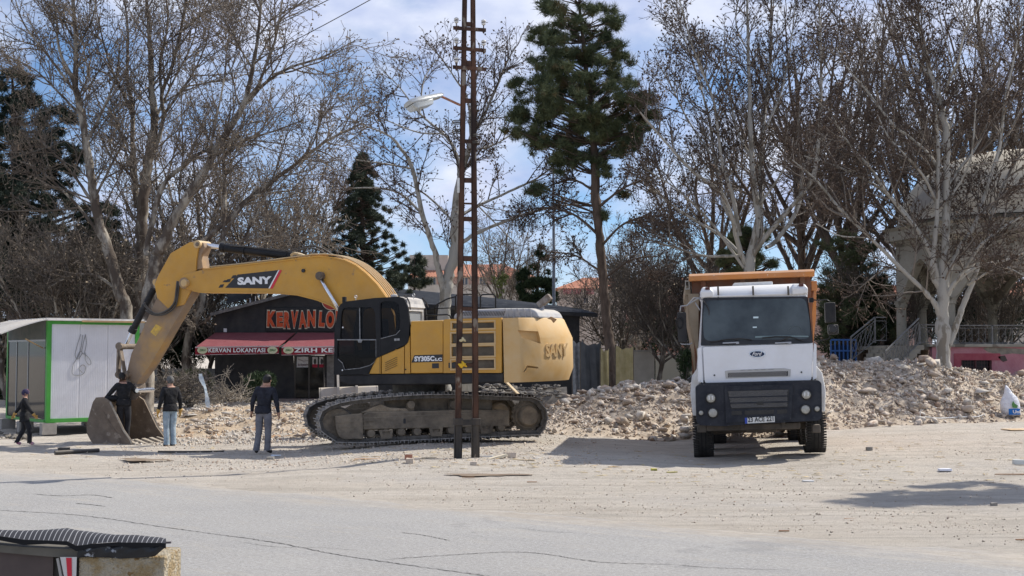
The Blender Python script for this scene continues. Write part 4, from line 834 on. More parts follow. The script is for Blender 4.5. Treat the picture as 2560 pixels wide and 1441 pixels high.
# sun visor parts on the roof edge
for a in (1795.5, 1883, 1971): q = tp(a, 727, .12); put('visor_bracket', MB().bar(q + Vector((0, .05, .09)), q + Vector((0, .02, -.09)), .035, .05, (0, 1, 0)), CHA, cabt, TR, bevel=.008); q2 = tp(a, 742, .12); put('visor_stay', MB().cyl(q2, q2 + Vector((0, 0, -.05)), .01, 6), TBK, cabt, TR)
for cx, cy in ((1769, 721.5), (2003, 713)): q = tp(cx, cy, .14); put('marker_light', MB().box(q.x - .045, q.x + .045, q.y - .01, q.y + .05, q.z - .025, q.z + .025), mat('amber_dark', (.10, .03, .02), rough=.3), cabt, TR, bevel=.008)
for xa, xb, ya in ((1751, 1782, 719), (1978, 2019, 711)):
    a, b = tp(xa, ya, .16), tp(xb, ya, .16); put('roof_corner', MB().loft([[(a.x, .16, a.z - .22), (b.x, .16, a.z - .20), (b.x, .8, a.z - .2), (a.x, .8, a.z - .22)], [(a.x, .12, a.z - .08), (b.x, .12, a.z - .09), (b.x, .9, a.z - .08), (a.x, .9, a.z - .08)], [(a.x + .04, .2, a.z + .01), (b.x - .05, .2, a.z - .0), (b.x - .05, .9, a.z + .01), (a.x + .04, .9, a.z + .01)]]), TW, cabt, TR, bevel=.035, seg=3)
a, b = tp(1834, 712, .8), tp(1931, 709, .8); put('roof_hatch', MB().box(a.x, b.x, .7, 1.3, a.z - .04, a.z + .03), TWD, cabt, TR, bevel=.02)
# mirrors
def tube_t(name, pts, r, m, parent): return put(name, MB().tube([tp(a, b, y) for a, b, y in pts], r, 6), m, parent, TR, smooth=True)
mr = put('mirror', MB().box(tp(2061, 760, .35).x, tp(2088, 760, .35).x, .30, .46, tp(2061, 808, .35).z, tp(2061, 757, .35).z), BLKD, truck, TR, bevel=.03, seg=3)
put('mirror_small', MB().box(tp(2066, 760, .35).x, tp(2093, 760, .35).x, .28, .42, tp(2061, 838, .35).z, tp(2061, 812, .35).z), BLKD, mr, TR, bevel=.04, seg=3)
q = tp(2082, 823, .27); put('mirror_round', MB().cyl(q, q + Vector((0, -.05, 0)), .075, 18), TBK, mr, TR, bevel=.01)
tube_t('mirror_arm', [(2024, 749, .4), (2042, 751, .38), (2066, 750, .36), (2074, 754, .36), (2076, 762, .36)], .014, BLK, mr); tube_t('mirror_arm', [(2041, 853, .4), (2068, 849, .38), (2074, 845, .36), (2075, 836, .36)], .014, BLK, mr)
put('arm_mount', MB().box(tp(2022, 750, .4).x, tp(2034, 750, .4).x, .36, .46, tp(2024, 757, .4).z, tp(2024, 745, .4).z), BLK, mr, TR, bevel=.01)
ml = put('mirror', MB().box(tp(1692, 780, .35).x, tp(1715, 780, .35).x, .30, .44, tp(1700, 858, .35).z, tp(1700, 781, .35).z), BLKD, truck, TR, bevel=.03, seg=3)
q = tp(1699, 808, .29); put('mirror_ring', MB().tube([q + Vector((.07 * cos(t), 0, .11 * sin(t))) for t in np.linspace(0, 2 * pi, 16)], .012, 5), BLK, ml, TR)
tube_t('mirror_arm', [(1752, 745, .4), (1735, 745, .36), (1718, 764, .33), (1702, 766, .33), (1700, 780, .34)], .015, GRY, ml); tube_t('mirror_arm', [(1758, 750, .2), (1744, 747, .22), (1720, 762, .25)], .013, GRY, ml)
tube_t('mirror_arm', [(1738, 757, .3), (1750, 776, .2)], .012, GRY, ml); tube_t('mirror_arm', [(1701, 858, .34), (1704, 861, .34), (1724, 861, .36), (1730, 858, .4)], .013, GRY, ml)
tube_t('cable', [(1758, 752, .14), (1766, 762, .12), (1772, 775, .12), (1773, 786, .12), (1768, 792, .12)], .012, HOS, ml)
# bumper block
bo = [(1739, 968), (1752, 960), (1812, 957), (1975, 953), (2046, 951), (2054, 958), (2055, 1044), (2046, 1052), (1969, 1056), (1958, 1057), (1826, 1064), (1816, 1066), (1750, 1064), (1741, 1055)]
bp = put('bumper', plate('bumper', [round_poly(tx(bo, -.12), .04, 3)], .15, .54), BMP, truck, TR, bevel=.05, seg=3)
ysh = -.13
def bplate(name, pts, y, th, m, parent=bp, bevel=.006, rr=0): 
    q = tx(pts, y); q = round_poly(q, rr, 3) if rr else q; return put(name, plate(name, [q], y, th), m, parent, TR, bevel=bevel)
bplate('bumper_centre', [(1811, 966), (1982, 961), (1978, 1052), (1962, 1050), (1836, 1056), (1815, 1058)], -.13, .06, BMP, bevel=.02)
gp = bplate('grille', [(1819, 978), (1973, 973), (1969, 1018), (1828, 1022)], -.165, .03, TBK, rr=.02)
mb = MB()
for r in range(15):
    for k in range(50):
        x = 1821 + k * 3.0 + (r % 2) * 1.5; y = 980 + r * 2.75 - (x - 1820) * .028
        if x > 1968 - r * .1 or x < 1821 + r * .5: continue
        q = tp(x, y, -.183); mb.bar(q, tp(x + 1.6, y + 1.1, -.183), .008, .010, (0, 1, 0)); mb.bar(tp(x + 1.6, y, -.184), tp(x, y + 1.1, -.184), .008, .008, (0, 1, 0))
put('grille_mesh', mb, mat('grille_dark_mesh', (.20, .20, .21), rough=.6, dust=.2), gp, TR, kind='stuff')
for yy in (993, 1007.5): put('grille_bar', MB().bar(tp(1822, yy + 1.5, -.185), tp(1971, yy - 2.5, -.185), .02, .025), BMP, gp, TR)
for a, b in ((1829, 1855), (1862, 1935), (1943, 1968)): bplate('air_slot', [(a, 1028 - (a - 1829) * .03), (b, 1028 - (b - 1829) * .03), (b, 1038 - (b - 1829) * .03), (a, 1038.5 - (a - 1829) * .03)], -.163, .01, TBK, rr=.01, bevel=0)
put('tow_clip', MB().box(tp(1892, 1010, -.2).x, tp(1909, 1010, -.2).x, -.2, -.17, tp(1892, 1012, -.2).z, tp(1892, 1005, -.2).z), TBK, gp, TR, bevel=.005)
npl = bplate('number_plate', [(1862, 1045), (1936.5, 1041), (1937, 1055.5), (1862.5, 1059.5)], -.175, .012, mat('plate_white', (.74, .74, .71), (.66, .66, .63), scale=8, rough=.5), bevel=.004)
bplate('plate_band', [(1862, 1045), (1868, 1044.7), (1868.5, 1059.2), (1862.5, 1059.5)], -.183, .004, mat('plate_blue', (.05, .09, .40)), npl, 0)
a, b = tp(1870, 1056, -.187), tp(1933.5, 1044, -.187); put('plate_lettering', textmesh('23 ACE 221', b.x - a.x, .092, .003, .014), mat('plate_ink', (.004, .004, .005)), npl, TR.M @ Matrix.Translation(a) @ Matrix.Rotation(-RAD(1.2), 4, 'Y'))
for cx, cy, r in ((1777, 996, 12), (1782, 1032.5, 12), (1752.5, 1032.5, 6.3), (2015.5, 987, 11.7), (2013.5, 1024, 11.8), (2042.5, 1022.5, 7)):
    q = tp(cx, cy, -.12); R_ = r * TR.ln(cx, cy, -.12) / 1.0
    R_ = r * (YB) / FPX
    hl = put('headlight', MB().loft([[(q.x + rr_ * R_ * cos(2 * pi * k / 24), yy, q.z + rr_ * R_ * sin(2 * pi * k / 24)) for k in range(24)] for yy, rr_ in ((-.11, 1.12), (-.15, 1.12), (-.155, 1.0), (-.14, .98))], caps=False), TBK, bp, TR)
    put('lens', MB().loft([[(q.x + rr_ * R_ * cos(2 * pi * k / 24), yy, q.z + rr_ * R_ * sin(2 * pi * k / 24)) for k in range(24)] for yy, rr_ in ((-.142, .97), (-.155, .8), (-.162, .4), (-.163, .05))]), LMP, hl, TR, smooth=True)
    if cy < 1000:
        for dx in (-.35, .35): put('reflector', MB().cyl((q.x + dx * R_, -.16, q.z - .3 * R_), (q.x + dx * R_, -.163, q.z + .5 * R_), R_ * .16, 8), mat('lens_bright', (.7, .7, .68), rough=.3), hl, TR)
put('bumper_gap', MB().box(tp(1752, 960, .05).x, tp(2040, 960, .05).x, .05, .4, tp(1800, 966, .05).z, tp(1800, 950, .05).z), TBK, cabt, TR)
# fenders, steps, underside
for xs_, sgn in (((1727, 1741), -1), ((2042, 2063), 1)):
    a, b = tp(xs_[0], 1000, .5), tp(xs_[1], 1000, .5); zt2, zb2 = tp(1900, 912, .5).z, tp(1900, 1065, .5).z
    fx = a.x if sgn < 0 else b.x; ix = b.x + .1 if sgn < 0 else a.x - .1
    mb = MB(); mb.loft([[(ix, .25, z), (fx - sgn * .0 - sgn * sh_, .3, z), (fx - sgn * sh_, 1.3, z), (ix, 1.3, z)] for z, sh_ in ((zb2 + .25, .03), (zt2 - .55, 0), (zt2 - .2, .05), (zt2, .2))]); put('fender', mb, TWD, truck, TR, bevel=.05, seg=3)
    a2 = tp(1741 if sgn < 0 else 2052, 1080, .1); put('mud_flap', MB().box(a2.x + (.02 if sgn < 0 else -.16), a2.x + (.20 if sgn < 0 else .0), .12, .3, a2.z - .02, a2.z + .14), CHA, truck, TR, bevel=.02)
for k in range(3): q = tp(1737, 1010 + k * 28, .5); put('step', MB().box(q.x - .02, q.x + .25, .35, .75, q.z - .02, q.z + .02), CHA, truck, TR, bevel=.008)
mb = MB(); a, b = tp(1765, 1080, .3), tp(2000, 1080, .3); mb.box(a.x, b.x, .12, .5, a.z + .02, tp(1900, 1058, .3).z); put('front_beam', mb, CHA, truck, TR, bevel=.03)
mb = MB(); cxm = (tp(1897, 1000, 1).x)
for s in (-1, 1): mb.box(cxm + s * .4 - .04, cxm + s * .4 + .04, .1, 7.8, .62, .9)
mb.box(cxm - .4, cxm + .4, 1, 1.2, .55, .8); put('chassis_rail', mb, CHA, truck, TR, bevel=.01)
put('engine_sump', MB().box(cxm - .35, cxm + .3, .4, 1.6, .52, .95), CHA, truck, TR, bevel=.06)
# wheels: centres from photo; front pair then second steering axle and the rear bogie
gl = lambda x, y: 0
def wheel(px, ybot, y, w, name='wheel', dual=False, R_=.51):
    z = tp(px, ybot, y - .1).z; x = tp(px, ybot, y).x
    prof = [(-.5, .60), (-.5, .86), (-.42, .965), (-.3, .995), (.3, .995), (.42, .965), (.5, .86), (.5, .60)]
    mb = MB(); mb.loft([[(x + a * w, y + R_ * r * cos(2 * pi * k / 40), z + R_ + R_ * r * sin(2 * pi * k / 40)) for k in range(40)] for a, r in prof], caps=False)
    wh = put(name, MB().cyl((x - w * .3, y, z + R_), (x + w * .3, y, z + R_), R_ * .2, 16), CHA, truck, TR)
    put('tyre', mb, TYR, wh, TR, smooth=True)
    mb = MB()
    for gx in (-.32, -.12, .12, .32):
        mb.loft([[(x + (gx + a) * w, y + R_ * r * cos(2 * pi * k / 40), z + R_ + R_ * r * sin(2 * pi * k / 40)) for k in range(40)] for a, r in ((-.025, .999), (.025, .999))], caps=False)
    put('tread_groove', mb, mat('groove_black', (.006, .006, .006)), wh, TR)
    mb = MB()
    for k in range(56):
        t = 2 * pi * k / 56
        for gx in (-.43, .43): c_ = Vector((x + gx * w, y + R_ * .985 * cos(t), z + R_ + R_ * .985 * sin(t))); n_ = Vector((0, cos(t), sin(t))); mb.bar(c_ - Vector((.055 * w / .3, 0, 0)), c_ + Vector((.055 * w / .3, 0, 0)), .034, .014, n_)
    put('tread_block', mb, TYR, wh, TR, kind='stuff')
    put('rim', MB().loft([[(x + a * w, y + R_ * r * cos(2 * pi * k / 30), z + R_ + R_ * r * sin(2 * pi * k / 30)) for k in range(30)] for a, r in ((-.46, .60), (-.3, .55), (-.3, .28), (-.5, .25), (-.5, .05))]), GRY, wh, TR)
    return wh
wheel(1760, 1145, 1.35, .33); wheel(2037, 1133, 1.35, .33); wheel(1762, 1127, 3.2, .33); wheel(2022, 1113, 3.2, .33)
for y in (5.6, 6.95): wheel(1778, 1115, y, .58); wheel(2010, 1103, y, .58)
put('axle', MB().cyl((tp(1770, 1080, 1.35).x, 1.35, .52), (tp(2030, 1080, 1.35).x, 1.35, .60), .08, 12), CHA, truck, TR)
# tipper body
TY = 2.25
a = tp(1722, 700, TY); b = tp(2033, 690, TY); x0, x1 = a.x, b.x; ztop = (tp(1722, 686, TY).z + tp(2033, 676, TY).z) / 2
roll_fix = 0
zrl = lambda py: (tp(1722, py + 5, TY).z + tp(2033, py - 5, TY).z) / 2
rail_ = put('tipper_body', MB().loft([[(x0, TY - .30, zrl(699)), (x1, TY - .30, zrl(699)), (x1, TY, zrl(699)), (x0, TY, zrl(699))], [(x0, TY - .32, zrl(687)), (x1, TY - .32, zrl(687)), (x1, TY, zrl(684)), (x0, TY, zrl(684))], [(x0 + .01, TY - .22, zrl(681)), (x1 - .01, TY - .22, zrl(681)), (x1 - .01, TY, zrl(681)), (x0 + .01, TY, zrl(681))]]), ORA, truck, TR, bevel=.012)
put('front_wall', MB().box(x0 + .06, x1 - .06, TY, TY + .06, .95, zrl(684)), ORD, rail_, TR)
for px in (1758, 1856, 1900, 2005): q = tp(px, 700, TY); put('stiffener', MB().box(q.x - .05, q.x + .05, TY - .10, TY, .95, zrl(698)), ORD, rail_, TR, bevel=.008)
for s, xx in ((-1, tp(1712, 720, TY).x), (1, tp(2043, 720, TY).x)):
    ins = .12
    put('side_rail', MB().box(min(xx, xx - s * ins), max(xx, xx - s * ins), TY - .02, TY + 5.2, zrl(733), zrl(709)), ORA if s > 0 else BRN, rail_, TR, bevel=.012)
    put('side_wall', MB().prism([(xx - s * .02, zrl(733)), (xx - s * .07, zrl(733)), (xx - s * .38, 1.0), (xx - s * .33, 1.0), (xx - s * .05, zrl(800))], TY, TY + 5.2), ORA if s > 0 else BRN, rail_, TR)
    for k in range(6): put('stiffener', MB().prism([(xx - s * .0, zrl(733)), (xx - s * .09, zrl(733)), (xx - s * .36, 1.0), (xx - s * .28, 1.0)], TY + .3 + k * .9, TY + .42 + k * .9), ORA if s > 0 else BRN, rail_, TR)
q = tp(1712, 700, TY); put('rail_bracket', plate('rail_bracket', [[(q.x, zrl(719)), (x0 + .01, zrl(719)), (x0 + .01, zrl(696)), (q.x, zrl(696))], [(q.x + .02, zrl(716)), (x0 - .01, zrl(716)), (x0 - .01, zrl(699)), (q.x + .02, zrl(699))]], TY - .1, .1), mat('bracket_grey', (.35, .33, .28), rough=.7), rail_, TR)
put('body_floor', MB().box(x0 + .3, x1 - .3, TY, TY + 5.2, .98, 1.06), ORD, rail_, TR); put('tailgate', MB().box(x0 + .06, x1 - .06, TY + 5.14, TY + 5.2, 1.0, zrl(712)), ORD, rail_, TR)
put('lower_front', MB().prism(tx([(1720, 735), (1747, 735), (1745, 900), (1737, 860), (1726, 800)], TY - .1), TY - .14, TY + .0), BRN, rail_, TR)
put('mud_guard', MB().prism(tx([(1719, 948), (1745, 925), (1745, 940), (1722, 958)], 1.6), 1.3, 1.7), TBK, truck, TR)
# ================================================================ rusty lattice pole with lamp
RST = mat('rust', (.026, .015, .012), (.11, .052, .030), scale=3.2, rough=.85, bump=.3, bscale=30, c3=(.22, .18, .14), s3=6, t3=.61, stretch=(1, 1, .35))
RSD = mat('painted_pole_foot', (.025, .024, .024), (.075, .06, .045), scale=4, rough=.7, bump=.2, stretch=(1, 1, .3), c3=(.24, .19, .14), s3=9, t3=.66)
INS = mat('porcelain', (.72, .71, .68), (.60, .58, .54), scale=9, rough=.25)
PD = 25.7; PF = Frame((at(1166, 1155, PD).x, PD, 0.0), yaw=12)
pole = thing('utility_pole', 'rusty two-legged steel lattice pole with crossarms and insulators, in front of the excavator', 'utility pole', M=PF)
def pp(px, py, y=0): return PF.on(px, py, y)
def channel(px0, py0, px1, py1, w0, w1, m, name, d=.10, face=1):
    a, b = pp(px0, py0), pp(px1, py1); mb = MB(); t = .018
    for x0_, x1_, y0_, y1_ in ((-.5, .5, -d / 2, -d / 2 + t), (-.5, -.5 + .16, -d / 2, d / 2), (.5 - .16, .5, -d / 2, d / 2)):
        mb.loft([[(p.x + x0_ * w, y0_, p.z), (p.x + x1_ * w, y0_, p.z), (p.x + x1_ * w, y1_, p.z), (p.x + x0_ * w, y1_, p.z)] for p, w in ((a, w0), (b, w1))])
    return put(name, mb, m, pole, PF, bevel=.004)
channel(1145, 1060, 1162, -25, .115, .085, RST, 'leg'); channel(1189, 1060, 1182, -25, .115, .085, RST, 'leg')
channel(1144.5, 1162, 1145.5, 1050, .145, .145, RSD, 'leg_sleeve', .14); channel(1188.5, 1160, 1188.5, 1050, .145, .145, RSD, 'leg_sleeve', .14)
def rung(py, h, m=RST, y=-.01, ov=3):
    f = (1060 - py) / 1085; xa, xb = 1145 + 17 * f + ov, 1189 - 7 * f - ov
    a, b = pp(xa, py + h), pp(xb, py); mb = MB(); mb.box(a.x, b.x, y - .035, y - .02, min(a.z, b.z), max(a.z, b.z)); mb.box(a.x, b.x, y - .035, y + .035, max(a.z, b.z) - .012, max(a.z, b.z)); return put('rung', mb, m, pole, PF, bevel=.003)
for py, h in ((57, 11), (154, 13), (248, 11), (350, 9), (446, 12), (508, 4), (543, 11), (641, 13), (768, 10), (908, 10)): rung(py, h)
rung(1049, 14, RSD, -.05, -8); 
for px in (1145, 1189): a, b = pp(px - 11, 1064), pp(px + 11, 1046); put('collar', MB().box(a.x, b.x, -.095, .06, a.z, b.z), RSD, pole, PF, bevel=.012)
for (l, r, ya, yb) in ((1133, 1215, 70, 76), (1133, 1215, 120, 127), (1132, 1216, 168, 174)):
    a, b = pp(l, ya, -.07), pp(r, yb, -.07); mb = MB(); mb.bar(a, b, .018, .075); mb.bar(a + Vector((0, .03, .03)), b + Vector((0, .03, .03)), .06, .012); arm_ = put('crossarm', mb, RST, pole, PF, bevel=.003)
    for px in (1140, 1208):
        if px == 1208 and ya > 150: continue
        q = a + (b - a) * ((px - l) / (r - l)); q.y = -.11
        prof = [(0, .0), (.0, .022), (.02, .040), (.032, .047), (.045, .030), (.058, .028), (.07, .044), (.088, .048), (.104, .036), (.115, .018), (.118, .002)]
        mb = MB(); mb.loft([[(q.x + r_ * cos(2 * pi * k / 14), q.y + r_ * sin(2 * pi * k / 14), q.z + .085 + h_) for k in range(14)] for h_, r_ in prof]); ins = put('insulator', mb, INS, pole, PF, smooth=True)
        put('insulator_pin', MB().cyl((q.x, q.y, q.z - .08), (q.x, q.y, q.z + .1), .011, 8), RST, ins, PF); put('nut', MB().cyl((q.x, q.y, q.z - .065), (q.x, q.y, q.z - .045), .022, 6), RST, ins, PF)
        put('tie_wire', MB().tube([(q.x - .05, q.y, q.z + .135), (q.x, q.y - .05, q.z + .14), (q.x + .055, q.y, q.z + .142), (q.x + .09, q.y + .02, q.z + .15)], .006, 4), RST, ins, PF)
# lamp
ll = put('lamp_arm', MB().cyl(pp(1150, 263, -.02), pp(1102, 241, -.3), .024, 10), mat('lamp_arm_rust', (.30, .11, .06), (.36, .20, .14), scale=8, rough=.8), pole, PF)
A = pp(1104, 241, -.32); B = pp(1020, 262, -.75)
ax = (B - A).normalized(); sd = Vector((0, 0, 1)).cross(ax).normalized(); upv = ax.cross(sd).normalized() * -1 if ax.cross(sd).z < 0 else ax.cross(sd).normalized()
sd = (sd * .9 + Vector((0, 0, .25))).normalized(); upv = ax.cross(sd).normalized(); upv = upv if upv.z > 0 else -upv
Ln = (B - A).length
def lring(t, w, h, dz=0, n=14): c = A + ax * Ln * t + upv * dz; return [tuple(c + sd * w * cos(2 * pi * k / n) + upv * h * max(-.35, sin(2 * pi * k / n))) for k in range(n)]
lh = put('lamp_head', MB().loft([lring(0, .05, .05), lring(.04, .085, .07), lring(.3, .11, .085), lring(.6, .15, .10), lring(.9, .155, .09), lring(1.0, .13, .06)]), mat('lamp_aluminium', (.36, .38, .39), (.52, .52, .50), scale=5, rough=.35, metal=.35), pole, PF, bevel=.006)
def bring(t, w, d, n=4): c = A + ax * Ln * t; return [tuple(c + sd * w + upv * -.03), tuple(c + sd * w * .85 - upv * d), tuple(c - sd * w * .85 - upv * d), tuple(c - sd * w + upv * -.03)]
put('lamp_bowl', MB().loft([bring(.36, .10, .05), bring(.42, .12, .13), bring(.9, .145, .14), bring(.985, .12, .07)]), glassm('lamp_acrylic', (.55, .57, .55), .7, .25), lh, PF, bevel=.015)
put('lamp_tape', MB().tube([tuple(A + sd * .05 + upv * .02), tuple(A - ax * .02 + upv * .06), tuple(A - sd * .05)], .02, 6), WHT, lh, PF)
# cloths and plate on the legs
def cloth(px, py, r, m, lab, name='rag'):
    q = pp(px, py, -.06); mb = MB(); rr = random.Random(px)
    mb.ell((0, 0, 0), (r, r * .5, r * .7), 14, 10); mb.v = [tuple(Vector(v) * (1 + .45 * math.sin(v[0] * 70 + v[2] * 55)) ) for v in mb.v]
    o = put(name, mb, m, None, PF.M @ Matrix.Translation(q), smooth=True); tag(o, lab, 'rag')
cloth(1158, 912, .075, mat('cloth_yellow', (.70, .42, .03), rough=.9), 'bright yellow rag tied round the low rung of the rusty pole')
cloth(1157, 850, .055, mat('cloth_straw', (.55, .47, .28), rough=.9), 'small straw coloured rag knotted on the left leg of the rusty pole')
put('white_strip', MB().box(pp(1143, 500, -.08).x, pp(1149, 500, -.08).x, -.075, -.065, pp(1143, 482, -.08).z, pp(1143, 445, -.08).z), INS, pole, PF)
mb = MB()
for (a, b, r) in ((1140, 310, 22), (1140, 333, 14), (1189, 345, 16), (1188, 362, 18)):
    q = pp(a, b); mb.tube([(q.x + .075 * cos(t), -.01 + .075 * sin(t), q.z + .03 * t / 6) for t in np.linspace(0, 12.5, 24)], .012, 4)
put('wire_coil', mb, HOS, pole, PF)
put('hanging_cable', MB().tube(spline([tuple(pp(a, b, -.07)) for a, b in ((1140, 310), (1139, 322), (1143, 338), (1150, 345))], 10).tolist(), .009, 4), HOS, pole, PF)
# ================================================================ green and white kiosk
GRN = mat('green_frame', (.045, .30, .035), (.06, .34, .05), scale=3, rough=.45, dust=.12)
PNL = mat('white_panel', (.76, .76, .78), (.72, .72, .74), scale=2, rough=.5, dust=.1, dscale=1)
DGL = mat('dark_shop_glass', (.012, .013, .013), (.022, .022, .021), scale=1.5, rough=.05, spec=.22)
kc = at(114, 1058, 36.0)
KF = Frame((kc.x, 36.0, kc.z), yaw=38)      # local x runs along the white side, away to the right
kio = thing('kiosk', 'white sandwich-panel kiosk with green steel frame and glazed front, left of the digger bucket', 'kiosk', M=KF)
KL = KF.on(346, 1000, 0).x; KH = KF.on(114, 802, 0).z; KW = 3.4
for nm, x0, x1, z0, z1 in (('frame_post', 0, .12, 0, KH), ('frame_post', KL - .12, KL, 0, KH), ('frame_sill', .12, KL - .12, 0, .11), ('frame_beam', .12, KL - .12, KH - .09, KH)):
    put(nm, MB().box(x0, x1, -.02, .10, z0, z1), GRN, kio, KF, bevel=.006)
npn = 3; 
for k in range(npn):
    a = .12 + (KL - .24) / npn * k; b = .12 + (KL - .24) / npn * (k + 1); pn = put('wall_panel', MB().box(a + .004, b - .004, .012, .07, .11, KH - .09), PNL, kio, KF)
    mb = MB(); n = int((b - a) / .05)
    for i in range(n): mb.box(a + (i + .3) * .05, a + (i + .3) * .05 + .012, .008, .012, .115, KH - .095)
    put('panel_rib', mb, PNL, pn, KF, kind='stuff')
mb = MB()  # loops of loose wire hanging on the panel
for pts in ([(202, 836), (192, 868), (188, 890), (196, 898), (206, 882), (199, 880), (190, 900), (183, 912), (181, 936), (202, 938), (212, 930), (214, 918), (206, 912), (198, 922), (206, 932)], [(214, 836), (208, 860), (205, 880), (210, 884), (216, 860), (214, 838)], [(207, 838), (203, 866), (196, 892), (190, 900)], [(210, 884), (222, 895), (228, 908), (222, 912), (214, 900), (213, 882)]):
    q = spline([tuple(KF.on(a, b, -.006)) for a, b in pts], 40); mb.tube(q.tolist(), .008, 4)
put('loose_wire', mb, mat('wire_grey', (.28, .28, .28)), kio, KF)
# glazed front: local x = 0 plane, runs in +y
put('frame_post', MB().box(-.02, .08, KW - .1, KW, 0, KH), GRN, kio, KF); put('front_sill', MB().box(-.02, .08, .1, KW - .1, 0, .08), GRN, kio, KF); put('front_beam', MB().box(-.02, .08, .1, KW - .1, KH - .5, KH), mat('kiosk_fascia', (.10, .12, .11), (.15, .15, .14), scale=3), kio, KF)
ALU = mat('window_aluminium', (.30, .31, .32), rough=.4, metal=.4)
for k, (a, b) in enumerate(((.12, 1.5), (1.55, 2.5), (2.55, 3.3))):
    w = put('shop_window', MB().box(.0, .012, a, b, .1, KH - .52), DGL, kio, KF)
    put('window_frame', MB().box(-.015, .03, b, b + .05, .08, KH - .5), ALU, w, KF)
put('window_rail', MB().box(-.015, .02, .1, KW - .1, KH - .56, KH - .51), ALU, kio, KF)
put('rear_wall', MB().box(KL - .05, KL, .1, KW, 0, KH), PNL, kio, KF); put('rear_wall', MB().box(0.1, KL, KW - .05, KW, 0, KH), PNL, kio, KF)
# roof with rolled corrugation and awning slab over the front
RFW = mat('roof_white', (.72, .70, .67), (.66, .63, .58), scale=4, rough=.5, dust=.3)
rf = put('roof', MB().box(-.05, KL + .15, -.15, KW, KH + .0, KH + .035), RFW, kio, KF, bevel=.006); put('roof_edge_board', MB().box(.9, KL + .1, -.16, -.13, KH - .03, KH + .02), mat('raw_wood', (.50, .33, .16), (.40, .27, .15), scale=9, stretch=(.2, 1, 1)), rf, KF)
mb = MB()
for k in range(14): mb.box(-.05, KL + .1, -.1 + k * .25, -.02 + k * .25, KH + .035, KH + .075)
put('roof_rib', mb, RFW, rf, KF)
mb = MB(); n = 14
aw = [(-.02 - 1.25 * t, KH + .03 - .42 * t * (.7 + .3 * t)) for t in np.linspace(0, 1, 6)]
for (xa, za), (xb, zb_) in zip(aw[:-1], aw[1:]): mb.add([(xa, -.12, za), (xb, -.12, zb_), (xb, KW, zb_), (xa, KW, za), (xa, -.12, za + .03), (xb, -.12, zb_ + .03), (xb, KW, zb_ + .03), (xa, KW, za + .03)], [(0, 1, 2, 3), (7, 6, 5, 4), (0, 4, 5, 1), (3, 2, 6, 7)])
put('awning_roof', mb, RFW, kio, KF)
put('awning_strut', MB().bar((-.02, .25, KH - .75), (-.55, .1, KH - .5), .03, .03), mat('raw_wood', (.5, .33, .16)), kio, KF); 
blk = mat('concrete_block', (.30, .28, .25), (.38, .35, .31), scale=6, rough=.95)
for x, y in ((.1, .0), (KL * .55, .0), (KL - .2, .0), (0, 1.6), (0, 3.2), (KL - .2, 3.2)): put('foundation_block', MB().box(x - .2, x + .2, y - .02, y + .2, -.32, -.01), blk, kio, KF, bevel=.01)

# ================================================================ restaurant
RBK = mat('restaurant_black', (.020, .022, .026), (.032, .034, .038), scale=1.2, rough=.75, dust=.08)
RRF = mat('bitumen_roof', (.018, .022, .030), (.040, .044, .052), scale=6, rough=.9, spec=.1, stretch=(.4, 1, 1), c3=(.16, .16, .17), s3=3.5, t3=.70, bump=.3)
MAR = mat('awning_maroon', (.20, .035, .05), (.24, .05, .065), scale=2, rough=.9, dust=.16, dustc=(.35, .20, .19), spec=.1); MAR2 = mat('valance_red', (.26, .015, .03), rough=.7)
rc = at(537, 1002, 59.0)
RS = Frame((rc.x, 59.0, 0.0), yaw=8)
rest = thing('restaurant', 'black single-storey restaurant with gabled front, orange lettering and maroon awnings', 'restaurant', M=RS)
def rp_(px, py, y=0): return RS.on(px, py, y)
RXZ = lambda pts, y=0: RS.xz(pts, y)
zf0 = rp_(600, 1002).z
gab = RXZ([(537, 1003), (537, 788), (800, 716), (1060, 768), (1060, 1003)])
gw = put('front_wall', plate('front_wall', [gab, RXZ([(736, 1000), (734, 890), (812, 888), (812, 1000)])], .1, .2), RBK, rest, RS)
put('side_wall', MB().box(0, .2, .2, 9, zf0, rp_(537, 800).z), RBK, rest, RS)
xr_ = rp_(1060, 800).x; xR = rp_(1455, 800).x; zw = rp_(1400, 782).z
put('wing_wall', MB().box(xr_, xR, .6, .8, zf0, zw), RBK, rest, RS); put('wing_wall', MB().box(xR - .2, xR, .8, 9, zf0, zw), RBK, rest, RS)
def slab(name, pts, th, m, parent=rest):
    mb = MB(); k = len(pts); mb.add([Vector(p) for p in pts] + [Vector(p) - Vector((0, 0, th)) for p in pts], [tuple(range(k)), tuple(range(2 * k - 1, k - 1, -1))] + [(i, (i + 1) % k, (i + 1) % k + k, i + k) for i in range(k)]); return put(name, mb, m, parent, RS)
a, pk, b = rp_(525, 786, -.35), rp_(800, 713, -.35), rp_(1075, 770, -.35)
rl = slab('roof', [(a.x, -.35, a.z), (pk.x, -.35, pk.z), (pk.x, 9, pk.z), (a.x, 9, a.z)], .10, RRF); slab('roof', [(pk.x, -.35, pk.z), (b.x, -.35, b.z), (b.x, 9, b.z), (pk.x, 9, pk.z)], .10, RRF)
a1, a2, a3, a4 = rp_(1050, 760, .2), rp_(1494, 784, .2), rp_(1448, 771, 5), rp_(935, 716, 6)
wr = slab('roof', [tuple(a1), tuple(a2), tuple(a3), tuple(rp_(1240, 746, 5)), tuple(a4)], .12, RRF)
slab('roof', [tuple(a4), tuple(rp_(1240, 746, 5)), tuple(a3), (a3.x, 9.5, a3.z - .6), (a4.x, 10, a4.z - 1)], .1, RRF)
put('eave_board', MB().bar(a1 - Vector((0, .02, .1)), a2 - Vector((0, .02, .1)), .05, .16), RBK, wr, RS)
